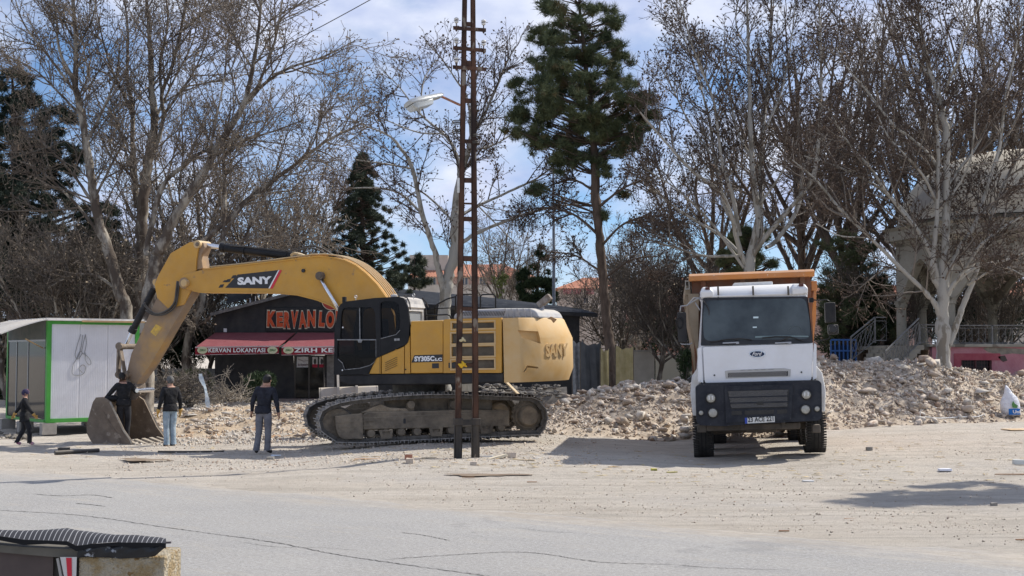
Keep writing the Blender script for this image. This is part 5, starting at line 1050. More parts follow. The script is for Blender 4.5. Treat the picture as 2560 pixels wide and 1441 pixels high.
put('verge_board', MB().bar(rp_(525, 787, -.38), rp_(800, 715, -.38), .04, .14), mat('verge_grey', (.10, .10, .10), (.2, .19, .18), scale=7), rl, RS)
# orange wobbly letters with cream outlines
LO = mat('letter_orange', (.62, .10, .015), (.50, .06, .02), scale=5, rough=.5); LC = mat('letter_cream', (.62, .55, .42), rough=.6)
bo_ = put('sign_board', MB().box(rp_(664, 800).x, rp_(1045, 800).x, -.07, .0, rp_(700, 828).z, rp_(700, 770).z), mat('sign_black', (.016, .017, .02), rough=.5), rest, RS, bevel=.01)
xs_ = [668, 691.5, 709.5, 727, 746.5, 768.5, 797.5, 815, 840, 862, 885, 909, 930, 953, 975]; wd = [22, 16, 17, 18, 20, 20, 15, 21, 19, 20, 20, 18, 20, 17, 8]
for ch, x, w in zip('KERVANLOKANTASI', xs_, wd):
    tilt = random.uniform(-4, 4); h0 = 819 + random.uniform(-2, 2); h1 = 779 + random.uniform(-2, 2)
    a, b = rp_(x, h0, -.1), rp_(x + w, h1, -.1); cx, cz = (a.x + b.x) / 2, (a.z + b.z) / 2; W_, H_ = b.x - a.x, b.z - a.z
    for nm, mm, g, y, par in (('letter_edge', LC, 1.14, -.09, bo_), ('letter', LO, .98, -.13, bo_)):
        me = textmesh(ch, W_ * g, H_ * g, .06, .075 if nm == 'letter_edge' else .06)
        put(nm, me, mm, par, RS.M @ Matrix.Translation((cx, y, cz)) @ Matrix.Rotation(RAD(tilt), 4, 'Y') @ Matrix.Translation((-W_ * g / 2, 0, -H_ * g / 2)))
sgc = rp_(828, 752, -.05); sr = put('round_sign', MB().cyl((sgc.x, -.03, sgc.z), (sgc.x, -.09, sgc.z), .42, 32), mat('sign_red', (.42, .05, .03), rough=.5), rest, RS)
put('sign_rim', MB().tube([(sgc.x + .42 * cos(t), -.09, sgc.z + .42 * sin(t)) for t in np.linspace(0, 2 * pi, 33)], .02, 5), LC, sr, RS)
put('lettering', textmesh('Lolan', .6, .24, .01, .03, .3), LC, sr, RS.M @ Matrix.Translation((sgc.x - .28, -.1, sgc.z - .1)))
# awnings
def awning(xa, xb, xat, xbt, text_, tx0, tx1, logos):
    yv = -2.0; t0, t1 = rp_(xat, 832, -.03), rp_(xbt, 832, -.03); f0, f1 = rp_(xa, 869, yv), rp_(xb, 866, yv); g0, g1 = rp_(xa, 888, yv), rp_(xb, 884, yv)
    mb = MB(); mb.add([t0, t1, f1, f0, t0 - Vector((0, 0, .03)), t1 - Vector((0, 0, .03)), f1 - Vector((0, 0, .03)), f0 - Vector((0, 0, .03))], [(0, 1, 2, 3), (7, 6, 5, 4), (0, 3, 7, 4), (1, 5, 6, 2)])
    aw_ = put('awning', mb, MAR, rest, RS)
    put('front_bar', MB().bar(f0, f1, .06, .06), mat('awning_bar', (.55, .42, .42), rough=.5), aw_, RS)
    mb = MB(); n = 24; V = []
    for k in range(n + 1):
        p = f0 + (f1 - f0) * k / n; q = g0 + (g1 - g0) * k / n; V += [p + Vector((0, -.02, 0)), q + Vector((0, -.02 + .02 * math.sin(k * 1.3), 0))]
    mb.add(V, [(2 * k, 2 * k + 1, 2 * k + 3, 2 * k + 2) for k in range(n)]); va = put('valance', mb, MAR2, aw_, RS); put('valance_hem', MB().bar(g0 - Vector((0, .02, 0)), g1 - Vector((0, .02, 0)), .02, .025), mat('hem_pale', (.5, .4, .4)), va, RS)
    for s in ((t0, f0), (t1, f1)): put('arm', MB().cyl(s[0] - Vector((0, 0, .3)), s[1] - Vector((0, -.1, .05)), .03, 8), RBK, aw_, RS)
    a, b = rp_(tx0, 881.5, yv - .06), rp_(tx1, 870.5 if text_ else 872, yv - .06)
    put('lettering', textmesh(text_, b.x - a.x, b.z - a.z, .008, .03, spacing=1.08), WHT, va, RS.M @ Matrix.Translation((a.x, yv - .06, a.z)))
    for lx in logos:
        c_ = rp_(lx, 876, yv - .06); el = [(c_.x + .22 * cos(t), c_.z + .155 * sin(t)) for t in np.linspace(0, 2 * pi, 24)[:-1]]
        lg = put('logo', plate('logo', [el], yv - .055, .01), mat('logo_cream', (.62, .63, .42)), va, RS); put('logo_mark', textmesh('ZIRH', .28, .09, .006, .03, .3), mat('logo_green', (.05, .16, .05)), lg, RS.M @ Matrix.Translation((c_.x - .14, yv - .063, c_.z - .045)))
awning(488, 697, 538, 738, 'KERVAN LOKANTASI', 521, 663, (506, 681)); awning(704, 918, 744, 948, 'ZIRH KEBAP', 735, 878, (721, 898)); 
# door, window, posters
dr = put('door', MB().box(rp_(738, 900).x, rp_(811, 900).x, .06, .1, rp_(770, 1000).z, rp_(770, 889).z), DGL, rest, RS)
for px in (737, 773, 810): put('door_frame', MB().box(rp_(px, 900).x - .04, rp_(px, 900).x + .04, .0, .07, rp_(770, 1000).z, rp_(770, 889).z), mat('door_bronze', (.05, .042, .036), rough=.4), dr, RS)
a, b = rp_(742, 919, .02), rp_(774, 892.5, .02); ps = put('poster', MB().box(a.x, b.x, .01, .04, a.z, b.z), mat('poster_white', (.62, .63, .66), (.52, .53, .56), scale=5), dr, RS); put('lettering', textmesh('kucukpazarlıgı', b.x - a.x - .1, .16, .004, .02), mat('print_dark', (.12, .07, .09)), ps, RS.M @ Matrix.Translation((a.x + .05, .005, a.z + .03)))
put('curve_mark', MB().tube([(a.x + .05, .006, b.z - .1), (a.x + .3, .006, b.z - .2), (b.x - .05, .006, b.z - .16)], .008, 4), mat('print_dark', (.12, .07, .09)), ps, RS)
for px in (781, 798):
    a, b = rp_(px, 919, .02), rp_(px + 13, 893, .02); ps = put('poster', MB().box(a.x, b.x, .01, .04, a.z, b.z), mat('poster_white', (.6, .6, .6)), dr, RS); c_ = ((a.x + b.x) / 2, (a.z + b.z) / 2 + .03)
    put('poster_figure', MB().ell((c_[0], .005, c_[1]), (.06, .01, .13)), DEC, ps, RS); put('poster_base', MB().box(a.x, b.x, .0, .008, a.z, a.z + .14), mat('poster_red', (.35, .02, .05)), ps, RS)
put('pillar', MB().box(rp_(817, 900).x, rp_(836, 900).x, -.12, .0, rp_(770, 1000).z, rp_(770, 889).z), mat('grey_stone', (.16, .16, .16), (.24, .24, .24), scale=5), rest, RS)
q = rp_(563, 826, -.05); put('junction_box', MB().box(q.x - .07, q.x + .07, -.08, 0, q.z - .08, q.z + .08), PNL, rest, RS)
put('doorstep', MB().box(rp_(700, 1000).x, rp_(850, 1000).x, -1.4, 0, zf0 - .1, zf0 + .1), mat('step_stone', (.20, .15, .13), (.27, .22, .2), scale=3), rest, RS)
# tank and panels on the roof
tk = thing('roof_equipment', 'white boxy unit and dark solar collector on the left roof slope of the restaurant', 'solar heater', M=RS)
a, b = rp_(584, 762, 3), rp_(638, 733, 3)
put('collector', MB().add([(a.x - .3, 2.6, a.z), (a.x + .8, 2.6, a.z + .3), (a.x + .8, 3.4, b.z + .4), (a.x - .3, 3.4, b.z + .1)], [(0, 1, 2, 3)]), mat('collector_dark', (.03, .035, .04), rough=.2), tk, RS)
put('frame_tube', MB().tube([(a.x + .8, 2.6, a.z), (a.x + .65, 3.4, b.z + .35), (a.x - .3, 3.4, b.z + .1)], .04, 6), PNL, tk, RS)
put('white_unit', MB().box(a.x + 1.0, b.x, 2.8, 3.6, a.z - .3, b.z - .15), PNL, tk, RS, bevel=.02); put('pipe', MB().tube([(b.x - .4, 3, b.z - .1), (b.x - .4, 3, b.z + .35), (b.x - .2, 3, b.z + .4)], .04, 6), mat('galv_pipe', (.4, .42, .44), rough=.4, metal=.5), tk, RS)

# ================================================================ domed pavilion
CNC = mat('pavilion_concrete', (.27, .25, .205), (.36, .335, .28), scale=.8, rough=.95, bump=.15, bscale=9, c3=(.17, .155, .125), s3=1.6, t3=.58)
DOM = mat('dome_render', (.37, .32, .24), (.45, .40, .31), scale=.7, rough=.9, c3=(.25, .23, .20), s3=.45, t3=.60, bump=.1)
PY = 52.0; pc = at(2545, 862, PY); SC = PY / FPX
PV = Frame((pc.x, PY, pc.z))
pav = thing('domed_pavilion', 'open concrete pavilion with a beige dome on arched columns behind the pale plane tree', 'pavilion', M=PV)
Rr = 290 * SC * .97
def vz(py, dy=0): return at(2545, py, PY + dy).z - pc.z
zcap, zarch, zcor, zeave, ztop = vz(752), vz(650), vz(618), vz(572), vz(382)
angs = [RAD(-8 - 45 * k) for k in range(8)]
def pol(a, r): return Vector((r * sin(a), -r * cos(a), 0))
for a in angs:
    c_ = pol(a, Rr); co = put('column', MB().loft([[(c_.x + r * cos(2 * pi * k / 16), c_.y + r * sin(2 * pi * k / 16), z) for k in range(16)] for z, r in ((0, .27), (.12, .27), (.14, .2), (zcap - .25, .19), (zcap - .22, .23), (zcap - .1, .24), (zcap, .30))]), CNC, pav, PV)
for k in range(8):
    a0, a1 = pol(angs[k], Rr), pol(angs[(k + 1) % 8], Rr); mid = (a0 + a1) / 2; d = (a1 - a0); w = d.length; d.normalize(); n_ = mid.normalized()
    hw = w / 2 - .22; arch = [(-hw, -.02)] + [(-hw * (1 - t) ** .62 if t < 1 else 0, (zarch - zcap) * 1.0 * t ** 1.25 * .98) for t in np.linspace(.08, 1, 12)] ; arch += [(-x, z) for x, z in arch[-2::-1]]
    outl = [(-w / 2, 0)] + arch + [(w / 2, 0), (w / 2, zcor - zcap + .02), (-w / 2, zcor - zcap + .02)]
    me = MB().prism(outl, -.19, .19); M = PV.M @ Matrix(((d.x, -n_.x, 0, mid.x), (d.y, -n_.y, 0, mid.y), (0, 0, 1, zcap), (0, 0, 0, 1)))
    put('arch', me, CNC, pav, M)
def octo(z, r, n=8, off=0): return [(r * sin(a), -r * cos(a), z) for a in (angs if n == 8 else [2 * pi * k / n for k in range(n)])]
put('cornice', MB().loft([octo(zcor, Rr + .15), octo(zcor + .12, Rr + .35), octo(zcor + .2, Rr + .38), octo(zcor + .24, Rr + .62), octo(zeave - .1, Rr + .60), octo(zeave, Rr + .75)]), CNC, pav, PV)
put('upper_cornice', MB().loft([octo(zeave, Rr + .2), octo(zeave + .22, Rr + .12), octo(zeave + .25, Rr - .1)]), CNC, pav, PV)
Rd = Rr + .05; Hd = ztop - zeave - .15
put('dome', MB().loft([octo(zeave + .2, Rd * 1.01, 48)] + [octo(zeave + .2 + Hd * sin(t), max(.02, Rd * cos(t) ** .92), 48) for t in np.linspace(0, pi / 2, 16)]), DOM, pav, PV, smooth=True)
# podium: pink rendered basement with barred windows, stairs and railing
PNK = mat('pink_render', (.42, .17, .20), (.52, .26, .28), scale=1.3, rough=.95, c3=(.42, .36, .30), s3=.7, t3=.585, bump=.2)
DKP = mat('dark_pink', (.33, .065, .09), (.40, .11, .13), scale=2, rough=.9)
PDY = 46.8; pz0 = at(2400, 866, PDY).z
BF = Frame((at(2330, 866, PDY).x, PDY, pz0))
pod = thing('podium', 'pink rendered basement wall with peeling plaster and barred window below the pavilion', 'podium', M=BF)
def bx(px): return BF.on(px, 866, 0).x
def bz(py): return BF.on(2400, py, 0).z
put('wall', plate('wall', [[(bx(2330), -pz0 - .2), (bx(2760), -pz0 - .2), (bx(2760), 0), (bx(2330), 0)], [(bx(2402), bz(928)), (bx(2479), bz(928)), (bx(2479), bz(901)), (bx(2402), bz(901))]], .15, .3), PNK, pod, BF)
put('lower_band', MB().box(bx(2384), bx(2402), -.02, 0, bz(950), bz(884)), DKP, pod, BF); put('lower_band', MB().box(bx(2402), bx(2500), -.02, 0, bz(901), bz(884)), DKP, pod, BF)
put('slab_edge', MB().box(bx(2322), bx(2760), -.12, .3, -.03, .08), CNC, pod, BF, bevel=.02); put('floor_slab', MB().box(bx(2310), bx(2900), .3, 14, -.1, 0.04), CNC, pod, BF)
wn = put('window', MB().box(bx(2402), bx(2479), .2, .22, bz(928), bz(901)), mat('basement_dark', (.012, .012, .013), rough=.4), pod, BF)
for px in (2404, 2440, 2477): put('frame', MB().box(bx(px) - .03, bx(px) + .03, .05, .12, bz(928), bz(901)), mat('frame_red', (.16, .06, .06)), wn, BF)
for k in range(11): x = bx(2402) + (bx(2479) - bx(2402)) * (k + .5) / 11; put('bar', MB().cyl((x, .03, bz(928)), (x, .03, bz(901)), .01, 5), mat('bar_dark', (.08, .05, .05)), wn, BF)
for py in (908, 918): put('bar', MB().cyl((bx(2402), .035, bz(py)), (bx(2479), .035, bz(py)), .01, 5), mat('bar_dark', (.08, .05, .05)), wn, BF)
mb = MB(); mb.prism(BF.xz([(2456, 871), (2476, 868), (2540, 872), (2600, 878), (2600, 890), (2530, 884), (2500, 888), (2470, 880)], 0), -.012, .0); put('plaster_patch', mb, mat('bare_plaster', (.20, .18, .15), (.30, .27, .22), scale=5, rough=1), pod, BF)
mb = MB(); mb.prism(BF.xz([(2494, 892), (2512, 889), (2518, 902), (2508, 905), (2500, 899)], 0), -.02, .0); put('plaster_patch', mb, mat('dark_hole', (.09, .07, .06)), pod, BF)
# railings: posts, rails and lozenge bars
RL = mat('railing_paint', (.20, .20, .195), (.13, .125, .12), scale=9, rough=.7)
def railing(name, A, B, h, label, seglen=.23):
    A, B = Vector(A), Vector(B); n = max(1, int((B - A).length / seglen)); t = (B - A) / n; root = thing(name, label, 'railing', M=Matrix.Translation(A)); I4 = Matrix.Identity(4); H = Vector((0, 0, h))
    put('top_rail', MB().bar(A + H, B + H, .05, .04), RL, root, I4); put('bottom_rail', MB().bar(A + H * .1, B + H * .1, .03, .03), RL, root, I4); put('middle_rail', MB().bar(A + H * .86, B + H * .86, .02, .02), RL, root, I4)
    pm = None; bm_ = None
    for k in range(n + 1):
        p = A + t * k
        if k % 6 == 0: put('post', MB().bar(p, p + H * 1.02, .05, .05), RL, root, I4)
        else: put('baluster', MB().bar(p + H * .1, p + H * .86, .014, .014), RL, root, I4)
    mb = MB()
    for k in range(n):
        p = A + t * (k + .5)
        for z0, z1 in ((.12, .48), (.48, .84)): mb.tube([p + H * z0, p + t * .42 + H * (z0 + z1) / 2, p + H * z1, p - t * .42 + H * (z0 + z1) / 2, p + H * z0], .011, 4, False)
    put('lozenge', mb, RL, root, I4, kind='stuff')
YR = PDY + .1
rh = at(2400, 813, YR).z - at(2400, 862, YR).z
railing('railing', at(2300, 861, YR), at(2378, 863, YR), rh, 'grey lozenge railing at the top of the stairs, left of the pale trunk')
railing('railing', at(2380, 863, YR), at(2700, 863, YR), rh, 'long grey lozenge railing along the podium edge, right of the pale trunk')
SY = PDY - .4
tp0 = at(2298, 864, SY); bt0 = at(2215, 948, SY - 1.2)
railing('stair_railing', bt0, tp0, .95, 'nearer sloping stair railing with a white handrail, running down to the rubble')
railing('stair_railing', at(2128, 908, SY + 1.9), at(2188, 858, SY + 2.4), .95, 'farther sloping stair railing, left edge of the steps')
railing('railing', at(2188, 858, SY + 2.4), at(2216, 858, SY + 2.4), .95, 'short level railing between the stairs and the dark left columns')
st_ = thing('stairs', 'concrete steps climbing to the pavilion floor between two sloping railings', 'stairs', tuple(at(2240, 940, SY)))
for k in range(9):
    py = 864 + k * 10; xr2 = 2310 - k * 9; xl2 = 2205 - k * 7; a = at(xl2, py, SY + 1.2 - k * .05); b = at(xr2, py, SY - .1 - k * .14)
    put('step', MB().box(a.x, b.x, SY - .1 - k * .16, SY + 2.8 - k * .16, b.z - .16, b.z), CNC, st_, Matrix.Identity(4), bevel=.01)
# blue metal gate behind the truck mirror
BLU = mat('blue_paint', (.03, .10, .30), (.04, .13, .34), scale=5, rough=.5)
gt = thing('blue_gate', 'blue barred metal gate half hidden behind the rubble and the truck mirror', 'gate', tuple(at(2095, 905, 50)))
I4 = Matrix.Identity(4)
a, b = at(2078, 905, 50), at(2140, 850, 50); put('gate_panel', MB().box(a.x, b.x, 50.1, 50.14, 0, b.z - .2), mat('gate_back', (.02, .035, .07)), gt, I4)
for k in range(7): x = a.x + (b.x - a.x) * k / 6; put('bar', MB().box(x - .025, x + .025, 50, 50.05, 0, b.z), BLU, gt, I4)
for k in range(3): z = a.z + (b.z - a.z) * k / 2; put('rail', MB().box(a.x, b.x, 49.98, 50.0, z - .03, z + .03), BLU, gt, I4)
# blue tarpaulin behind the rubble
mb = MB(); g_ = []
for j in range(6):
    for i in range(14):
        t, u = i / 13, j / 5; px = 2256 + (2342 - 2256) * t; py = 912 - 4 * t - 3 * math.sin(t * 6) + u * (8 + 6 * math.sin(t * 3)); g_.append(at(px, py, 43.6 - u * 1.4 + .1 * math.sin(t * 9 + u * 4)))
mb.add(g_, [(j * 14 + i, j * 14 + i + 1, (j + 1) * 14 + i + 1, (j + 1) * 14 + i) for j in range(5) for i in range(13)])
o = put('tarpaulin', mb, mat('blue_tarp', (.03, .08, .36), (.06, .15, .48), scale=6, rough=.45), None, I4, smooth=True); tag(o, 'crumpled blue tarpaulin lying behind the rubble crest beside the pale trunk', 'tarpaulin'); o.modifiers.new('s', 'SOLIDIFY').thickness = .01

# ================================================================ far houses, walls, van
TIL = mat('roof_tile', (.38, .16, .10), (.46, .23, .15), scale=3, rough=.9, stretch=(4, 1, 1)); PNKW = mat('pale_pink_wall', (.40, .26, .21), (.46, .32, .27), scale=1, rough=.9); CRM = mat('cream_wall', (.44, .39, .33), (.52, .47, .40), scale=1, rough=.9)
WGL = mat('far_window', (.10, .12, .15), rough=.15)
def house(x0p, x1p, yeave, yroof, ybase, Y, label, wallm, wins, hip=True, chim=(), floors=((0, 0),)):
    F = Frame(at(x0p, ybase, Y)); h = thing('house', label, 'house', M=F); W = F.on(x1p, ybase, 0).x; ze = F.on(x0p, yeave, 0).z; zr_ = F.on(x0p, yroof, 0).z; D = 9
    put('wall', MB().box(0, W, 0, D, -6, ze), wallm, h, F); i = 3 if hip else 0
    rf = put('roof', MB().add([(-.5, -.5, ze), (W + .5, -.5, ze), (W + .5, D, ze), (-.5, D, ze), (i, D / 2, zr_), (W - i, D / 2, zr_)], [(0, 1, 5, 4), (1, 2, 5), (2, 3, 4, 5), (3, 0, 4), (0, 3, 2, 1)]), TIL, h, F)
    mb = MB(); n = int(W / .35)
    for k in range(n): x = W * k / n; mb.bar((x, -.5, ze + .02), (i + (W - 2 * i) * k / n, D / 2, zr_ + .02), .10, .08)
    put('tile_row', mb, TIL, rf, F, kind='stuff')
    for a, b, c, d in wins:
        p, q = F.on(a, d, 0), F.on(c, b, 0); w = put('window', MB().box(p.x, q.x, -.02, .02, p.z, q.z), WGL, h, F); fr_ = MB(); t = .09
        for bb in ((p.x - t, p.x, p.z - t, q.z + t), (q.x, q.x + t, p.z - t, q.z + t), (p.x, q.x, q.z, q.z + t), (p.x, q.x, p.z - t, p.z), ((p.x + q.x) / 2 - .04, (p.x + q.x) / 2 + .04, p.z, q.z)): fr_.box(bb[0], bb[1], -.08, .0, bb[2], bb[3])
        put('frame', fr_, CRM, w, F)
    return h, F
h, F = house(1020, 1330, 693, 655, 760, 140, 'pink house with a tiled roof seen between the trees left of centre', PNKW, [(x, 695, x + 14, 718) for x in (1040, 1075, 1155, 1200, 1245, 1290)])
p, q = F.on(1045, 690, 2), F.on(1120, 638, 2); put('upper_block', MB().box(0, q.x, 2, 7, p.z - 3, q.z), CRM, h, F); put('lower_wall', MB().box(0, F.on(1330, 700, -.05).x, -.05, 0, -6, F.on(1100, 712, 0).z), CRM, h, F)
h, F = house(1398, 1640, 722, 690, 790, 150, 'far house with tiled roof and red balcony band, right of the thin lamp mast', CRM, [(x, 745, x + 10, 758) for x in (1436, 1460, 1500)])
for a in (1408, 1433, 1465): p, q = F.on(a, 736, -.1), F.on(a + 20, 723, -.1); put('balcony_panel', MB().box(p.x, q.x, -.3, -.1, p.z, q.z), mat('balcony_red', (.30, .05, .06), (.5, .3, .28), scale=8), h, F)
h, F = house(1585, 1730, 706, 672, 790, 120, 'reddish tiled house half hidden by twigs left of the truck', mat('brick_wall_far', (.36, .17, .13), (.45, .25, .20), scale=2), [(x, 722, x + 12, 738) for x in (1600, 1640, 1690)])
h, F = house(2030, 2330, 735, 700, 800, 110, 'reddish house far behind the trees between the truck and the pavilion', PNKW, [(x, 755, x + 14, 772) for x in (2050, 2100, 2160, 2220)])
h, F = house(2480, 2760, 740, 700, 800, 100, 'orange tiled house behind the right side of the pavilion', CRM, [(x, 760, x + 18, 780) for x in (2500, 2545)])
# boundary wall and cloth screens right of the restaurant
wl = thing('garden_wall', 'low beige plastered wall behind the pine trunk', 'wall', tuple(at(1590, 935, 62)))
a, b = at(1583, 940, 62), at(1636, 880, 62); put('wall', MB().box(a.x, b.x, 62, 62.25, -.1, b.z), mat('beige_plaster', (.50, .46, .39), (.42, .38, .32), scale=1.5, rough=.95), wl, I4); put('coping', MB().box(a.x, b.x, 61.95, 62.3, b.z, b.z + .08), blk, wl, I4)
wl = thing('garden_wall', 'long low grey wall far behind the brush heap on the left', 'wall', tuple(at(460, 960, 66)))
a, b = at(-200, 965, 66), at(545, 922, 66); put('wall', MB().box(a.x, b.x, 66, 66.25, -.1, b.z), mat('grey_wall', (.32, .31, .29), (.40, .39, .36), scale=2), wl, I4)
def screen(x0, x1, y0, y1, Y, m, label):
    A, B = at(x0, y1, Y), at(x1, y0, Y); n = 26; mb = MB(); V = []
    for k in range(n + 1):
        for j in range(6): V.append((A.x + (B.x - A.x) * k / n, Y + .05 * math.sin(k * .45 + j * .6) + .015 * math.sin(k * 1.3 + j), -.1 + (B.z + .1) * j / 5 + (.03 * math.sin(k * .5) - .10 * math.sin(pi * k / n) if j == 5 else 0)))
    mb.add(V, [(k * 6 + j, (k + 1) * 6 + j, (k + 1) * 6 + j + 1, k * 6 + j + 1) for k in range(n) for j in range(5)])
    r = thing('screen_fence', label, 'fence', tuple(A)); put('cloth', mb, m, r, I4, smooth=True)
    for x in (A.x, B.x): put('post', MB().cyl((x, Y + .1, -.1), (x, Y + .1, B.z + .05), .04, 6), CHA, r, I4)
screen(1432, 1457, 852, 960, 52, mat('plastic_grey', (.16, .17, .18), (.28, .29, .30), scale=6, rough=.4), 'wrinkled grey plastic sheet at the corner of the restaurant')
screen(1452, 1501, 856, 960, 51.5, mat('tarp_black', (.045, .05, .056), (.07, .075, .08), scale=2, rough=.6), 'dark grey tarpaulin screen right of the restaurant')
screen(1502, 1522, 872, 950, 51, mat('cloth_olive', (.27, .23, .11), (.34, .29, .16), scale=3), 'narrow olive cloth screen left of the pine trunk'); screen(1540, 1583, 866, 945, 51, MATS['cloth_olive'], 'wide olive cloth screen right of the pine trunk')
# van
VF = Frame((at(1648, 940, 66).x, 66, 0), yaw=-20); van = thing('van', 'cream delivery van parked far behind, left of the truck', 'van', M=VF)
CV = mat('van_cream', (.55, .53, .44), rough=.4, dust=.2); s_ = 66 / FPX
prof = [(0, .35), (0, 1.95), (.15, 2.05), (1.7, 2.05), (2.3, 1.35), (2.9, 1.15), (3.0, .9), (3.0, .35)]
put('body', MB().prism([(x * 1.3 - .2, z) for x, z in prof], 0, 1.8), CV, van, VF, bevel=.05); put('window', MB().prism([(1.1, 1.85), (1.9, 1.85), (2.5, 1.25), (1.1, 1.25)], -.02, .0), WGL, van, VF)
put('side_window', MB().prism([(.15, 1.8), (.9, 1.8), (.9, 1.25), (.15, 1.25)], -.01, .0), CV, van, VF)
for x in (.5, 3.0): put('wheel', MB().cyl((x, -.05, .28), (x, .2, .28), .3, 18), TYR, van, VF)
put('roof_rack', MB().box(-.1, 1.9, .1, 1.6, 2.1, 2.16), CV, van, VF)
# thin lamp mast
mm = mat('mast_grey', (.20, .22, .25), (.26, .28, .31), scale=4, rough=.6)
ms_ = thing('lamp_mast', 'tall thin grey steel mast between the small conifer and the pine', 'mast', tuple(at(1385, 930, 70)))
a, b = Vector((at(1385, 960, 70).x, 70, -.1)), at(1383, 430, 70); put('shaft', MB().tube([a, at(1384.5, 640, 70), at(1383, 380, 70)], [.10, .085, .05], 10), mm, ms_, I4); 
put('bracket', MB().tube([at(1383, 380, 70), at(1380, 375, 70), at(1366, 373, 70)], .035, 6), mm, ms_, I4); put('lamp', MB().box(at(1352, 373, 70).x, at(1368, 373, 70).x, 69.8, 70.2, at(1352, 375, 70).z, at(1352, 370, 70).z), mm, ms_, I4)
# overhead wires far behind
for i, (p0, p1, lab) in enumerate((((-60, 420), (1000, -42), 'upper thin overhead wire crossing the sky at the top left'), ((-60, 372), (860, -20), 'lower thin overhead wire crossing the sky at the top left'))):
    A, B = at(p0[0], p0[1] - (60 if i else 0), 45), at(p1[0], p1[1], 32); q = [A + (B - A) * t - Vector((0, 0, .5 * 4 * t * (1 - t))) for t in np.linspace(0, 1, 24)]
    o = put('overhead_wire', MB().tube(q, .013, 4), HOS, None, I4); tag(o, lab, 'wire')
# ================================================================ trees
def tubes(Pn, R, sides=3):
    """Pn [N,K,3] polylines, R [N,K] radii -> vertices, quads"""
    N, K, _ = Pn.shape; T = np.gradient(Pn, axis=1); T /= np.linalg.norm(T, axis=2, keepdims=True) + 1e-9
    ref = np.array([.25, .93, .27]); A = np.cross(T, ref); A /= np.linalg.norm(A, axis=2, keepdims=True) + 1e-9; B = np.cross(A, T)
    an = np.arange(sides) * 2 * pi / sides; ca, sa = np.cos(an), np.sin(an)
    V = Pn[:, :, None] + (A[:, :, None] * ca[None, None, :, None] + B[:, :, None] * sa[None, None, :, None]) * R[:, :, None, None]
    b = (np.arange(N) * K * sides)[:, None, None] + (np.arange(K - 1) * sides)[None, :, None]; i = np.arange(sides)[None, None]; j = (np.arange(sides) + 1)[None, None] % sides
    return V.reshape(-1, 3), np.stack([b + i, b + j, b + sides + j, b + sides + i], 3).reshape(-1, 4)
def join(parts):
    Vs, Fs, o = [], [], 0
    for V, F in parts: Vs.append(V); Fs.append(F + o); o += len(V)
    return np.concatenate(Vs), np.concatenate(Fs)
def grow(r, Pn, R, n, L0, L1, ang, K, up, wander, tmin=.15, r0=.6, r1=.25, rmin=.004, fall=.5, w=None):
    """n children on the polylines Pn; returns their polylines and radii"""
    N, Kp, _ = Pn.shape; seglen = np.linalg.norm(np.diff(Pn, axis=1), axis=2).sum(1) if w is None else w
    idx = r.choice(N, n, p=seglen / seglen.sum()); t = tmin + (1 - tmin) * r.random(n) ** .85; f = t * (Kp - 1); i = np.minimum(f.astype(int), Kp - 2); u = (f - i)[:, None]
    a, b = Pn[idx, i], Pn[idx, i + 1]; P0 = a + (b - a) * u; T = (b - a); T /= np.linalg.norm(T, axis=1, keepdims=True) + 1e-9
    ra = R[idx, i] * (1 - u[:, 0]) + R[idx, i + 1] * u[:, 0]
    q = r.normal(size=(n, 3)); q -= (q * T).sum(1, keepdims=True) * T; q /= np.linalg.norm(q, axis=1, keepdims=True) + 1e-9
    an = np.radians(r.uniform(ang[0], ang[1], n))[:, None]; D = np.cos(an) * T + np.sin(an) * q; D[:, 2] += up; D /= np.linalg.norm(D, axis=1, keepdims=True)
    Ln = (L0 + (L1 - L0) * r.random(n)) * (1 - fall * t); out = [P0]; S = Ln[:, None] / (K - 1)
    for k in range(K - 1):
        D = D + r.normal(size=(n, 3)) * wander; D[:, 2] += up * .35; D /= np.linalg.norm(D, axis=1, keepdims=True); out.append(out[-1] + D * S)
    Q = np.stack(out, 1); rs = np.clip(np.minimum(ra * .75, r0), rmin, None); RR = rs[:, None] * np.linspace(1, r1, K)[None]; return Q, np.maximum(RR, rmin * .8)
BARK = {}
def bark(name, pale, mid, dark, lo=.42, hi=.55):
    m = mat(name, dark, pale, scale=2.2, rough=.9, stretch=(1, 1, .45), lo=lo, hi=hi, c3=mid, s3=3.5, t3=.57, bump=.25, bscale=12); return m
BK_PALE = bark('plane_bark_pale', (.40, .38, .335), (.22, .195, .155), (.23, .21, .17), .36, .46)
BK_MIX = bark('plane_bark_mottled', (.36, .325, .27), (.12, .095, .075), (.085, .065, .05), .45, .60)
BK_DARK = mat('pine_bark', (.075, .055, .042), (.15, .11, .085), scale=5, rough=.95, stretch=(1, 1, .3), bump=.6, bscale=15)
TW_B = mat('twig_brown', (.070, .050, .040), (.125, .092, .072), scale=1.3, rough=.9); TW_P = mat('twig_grey', (.17, .145, .12), (.26, .225, .19), scale=1.0, rough=.9)
TW_T = mat('twig_tan', (.12, .095, .075), (.21, .175, .14), scale=1.3, rough=.9)
SEED = mat('dry_seed', (.085, .058, .042), (.165, .12, .088), scale=3, rough=1); BUD = mat('twig_bud', (.24, .19, .14), (.34, .28, .21), scale=3, rough=1)
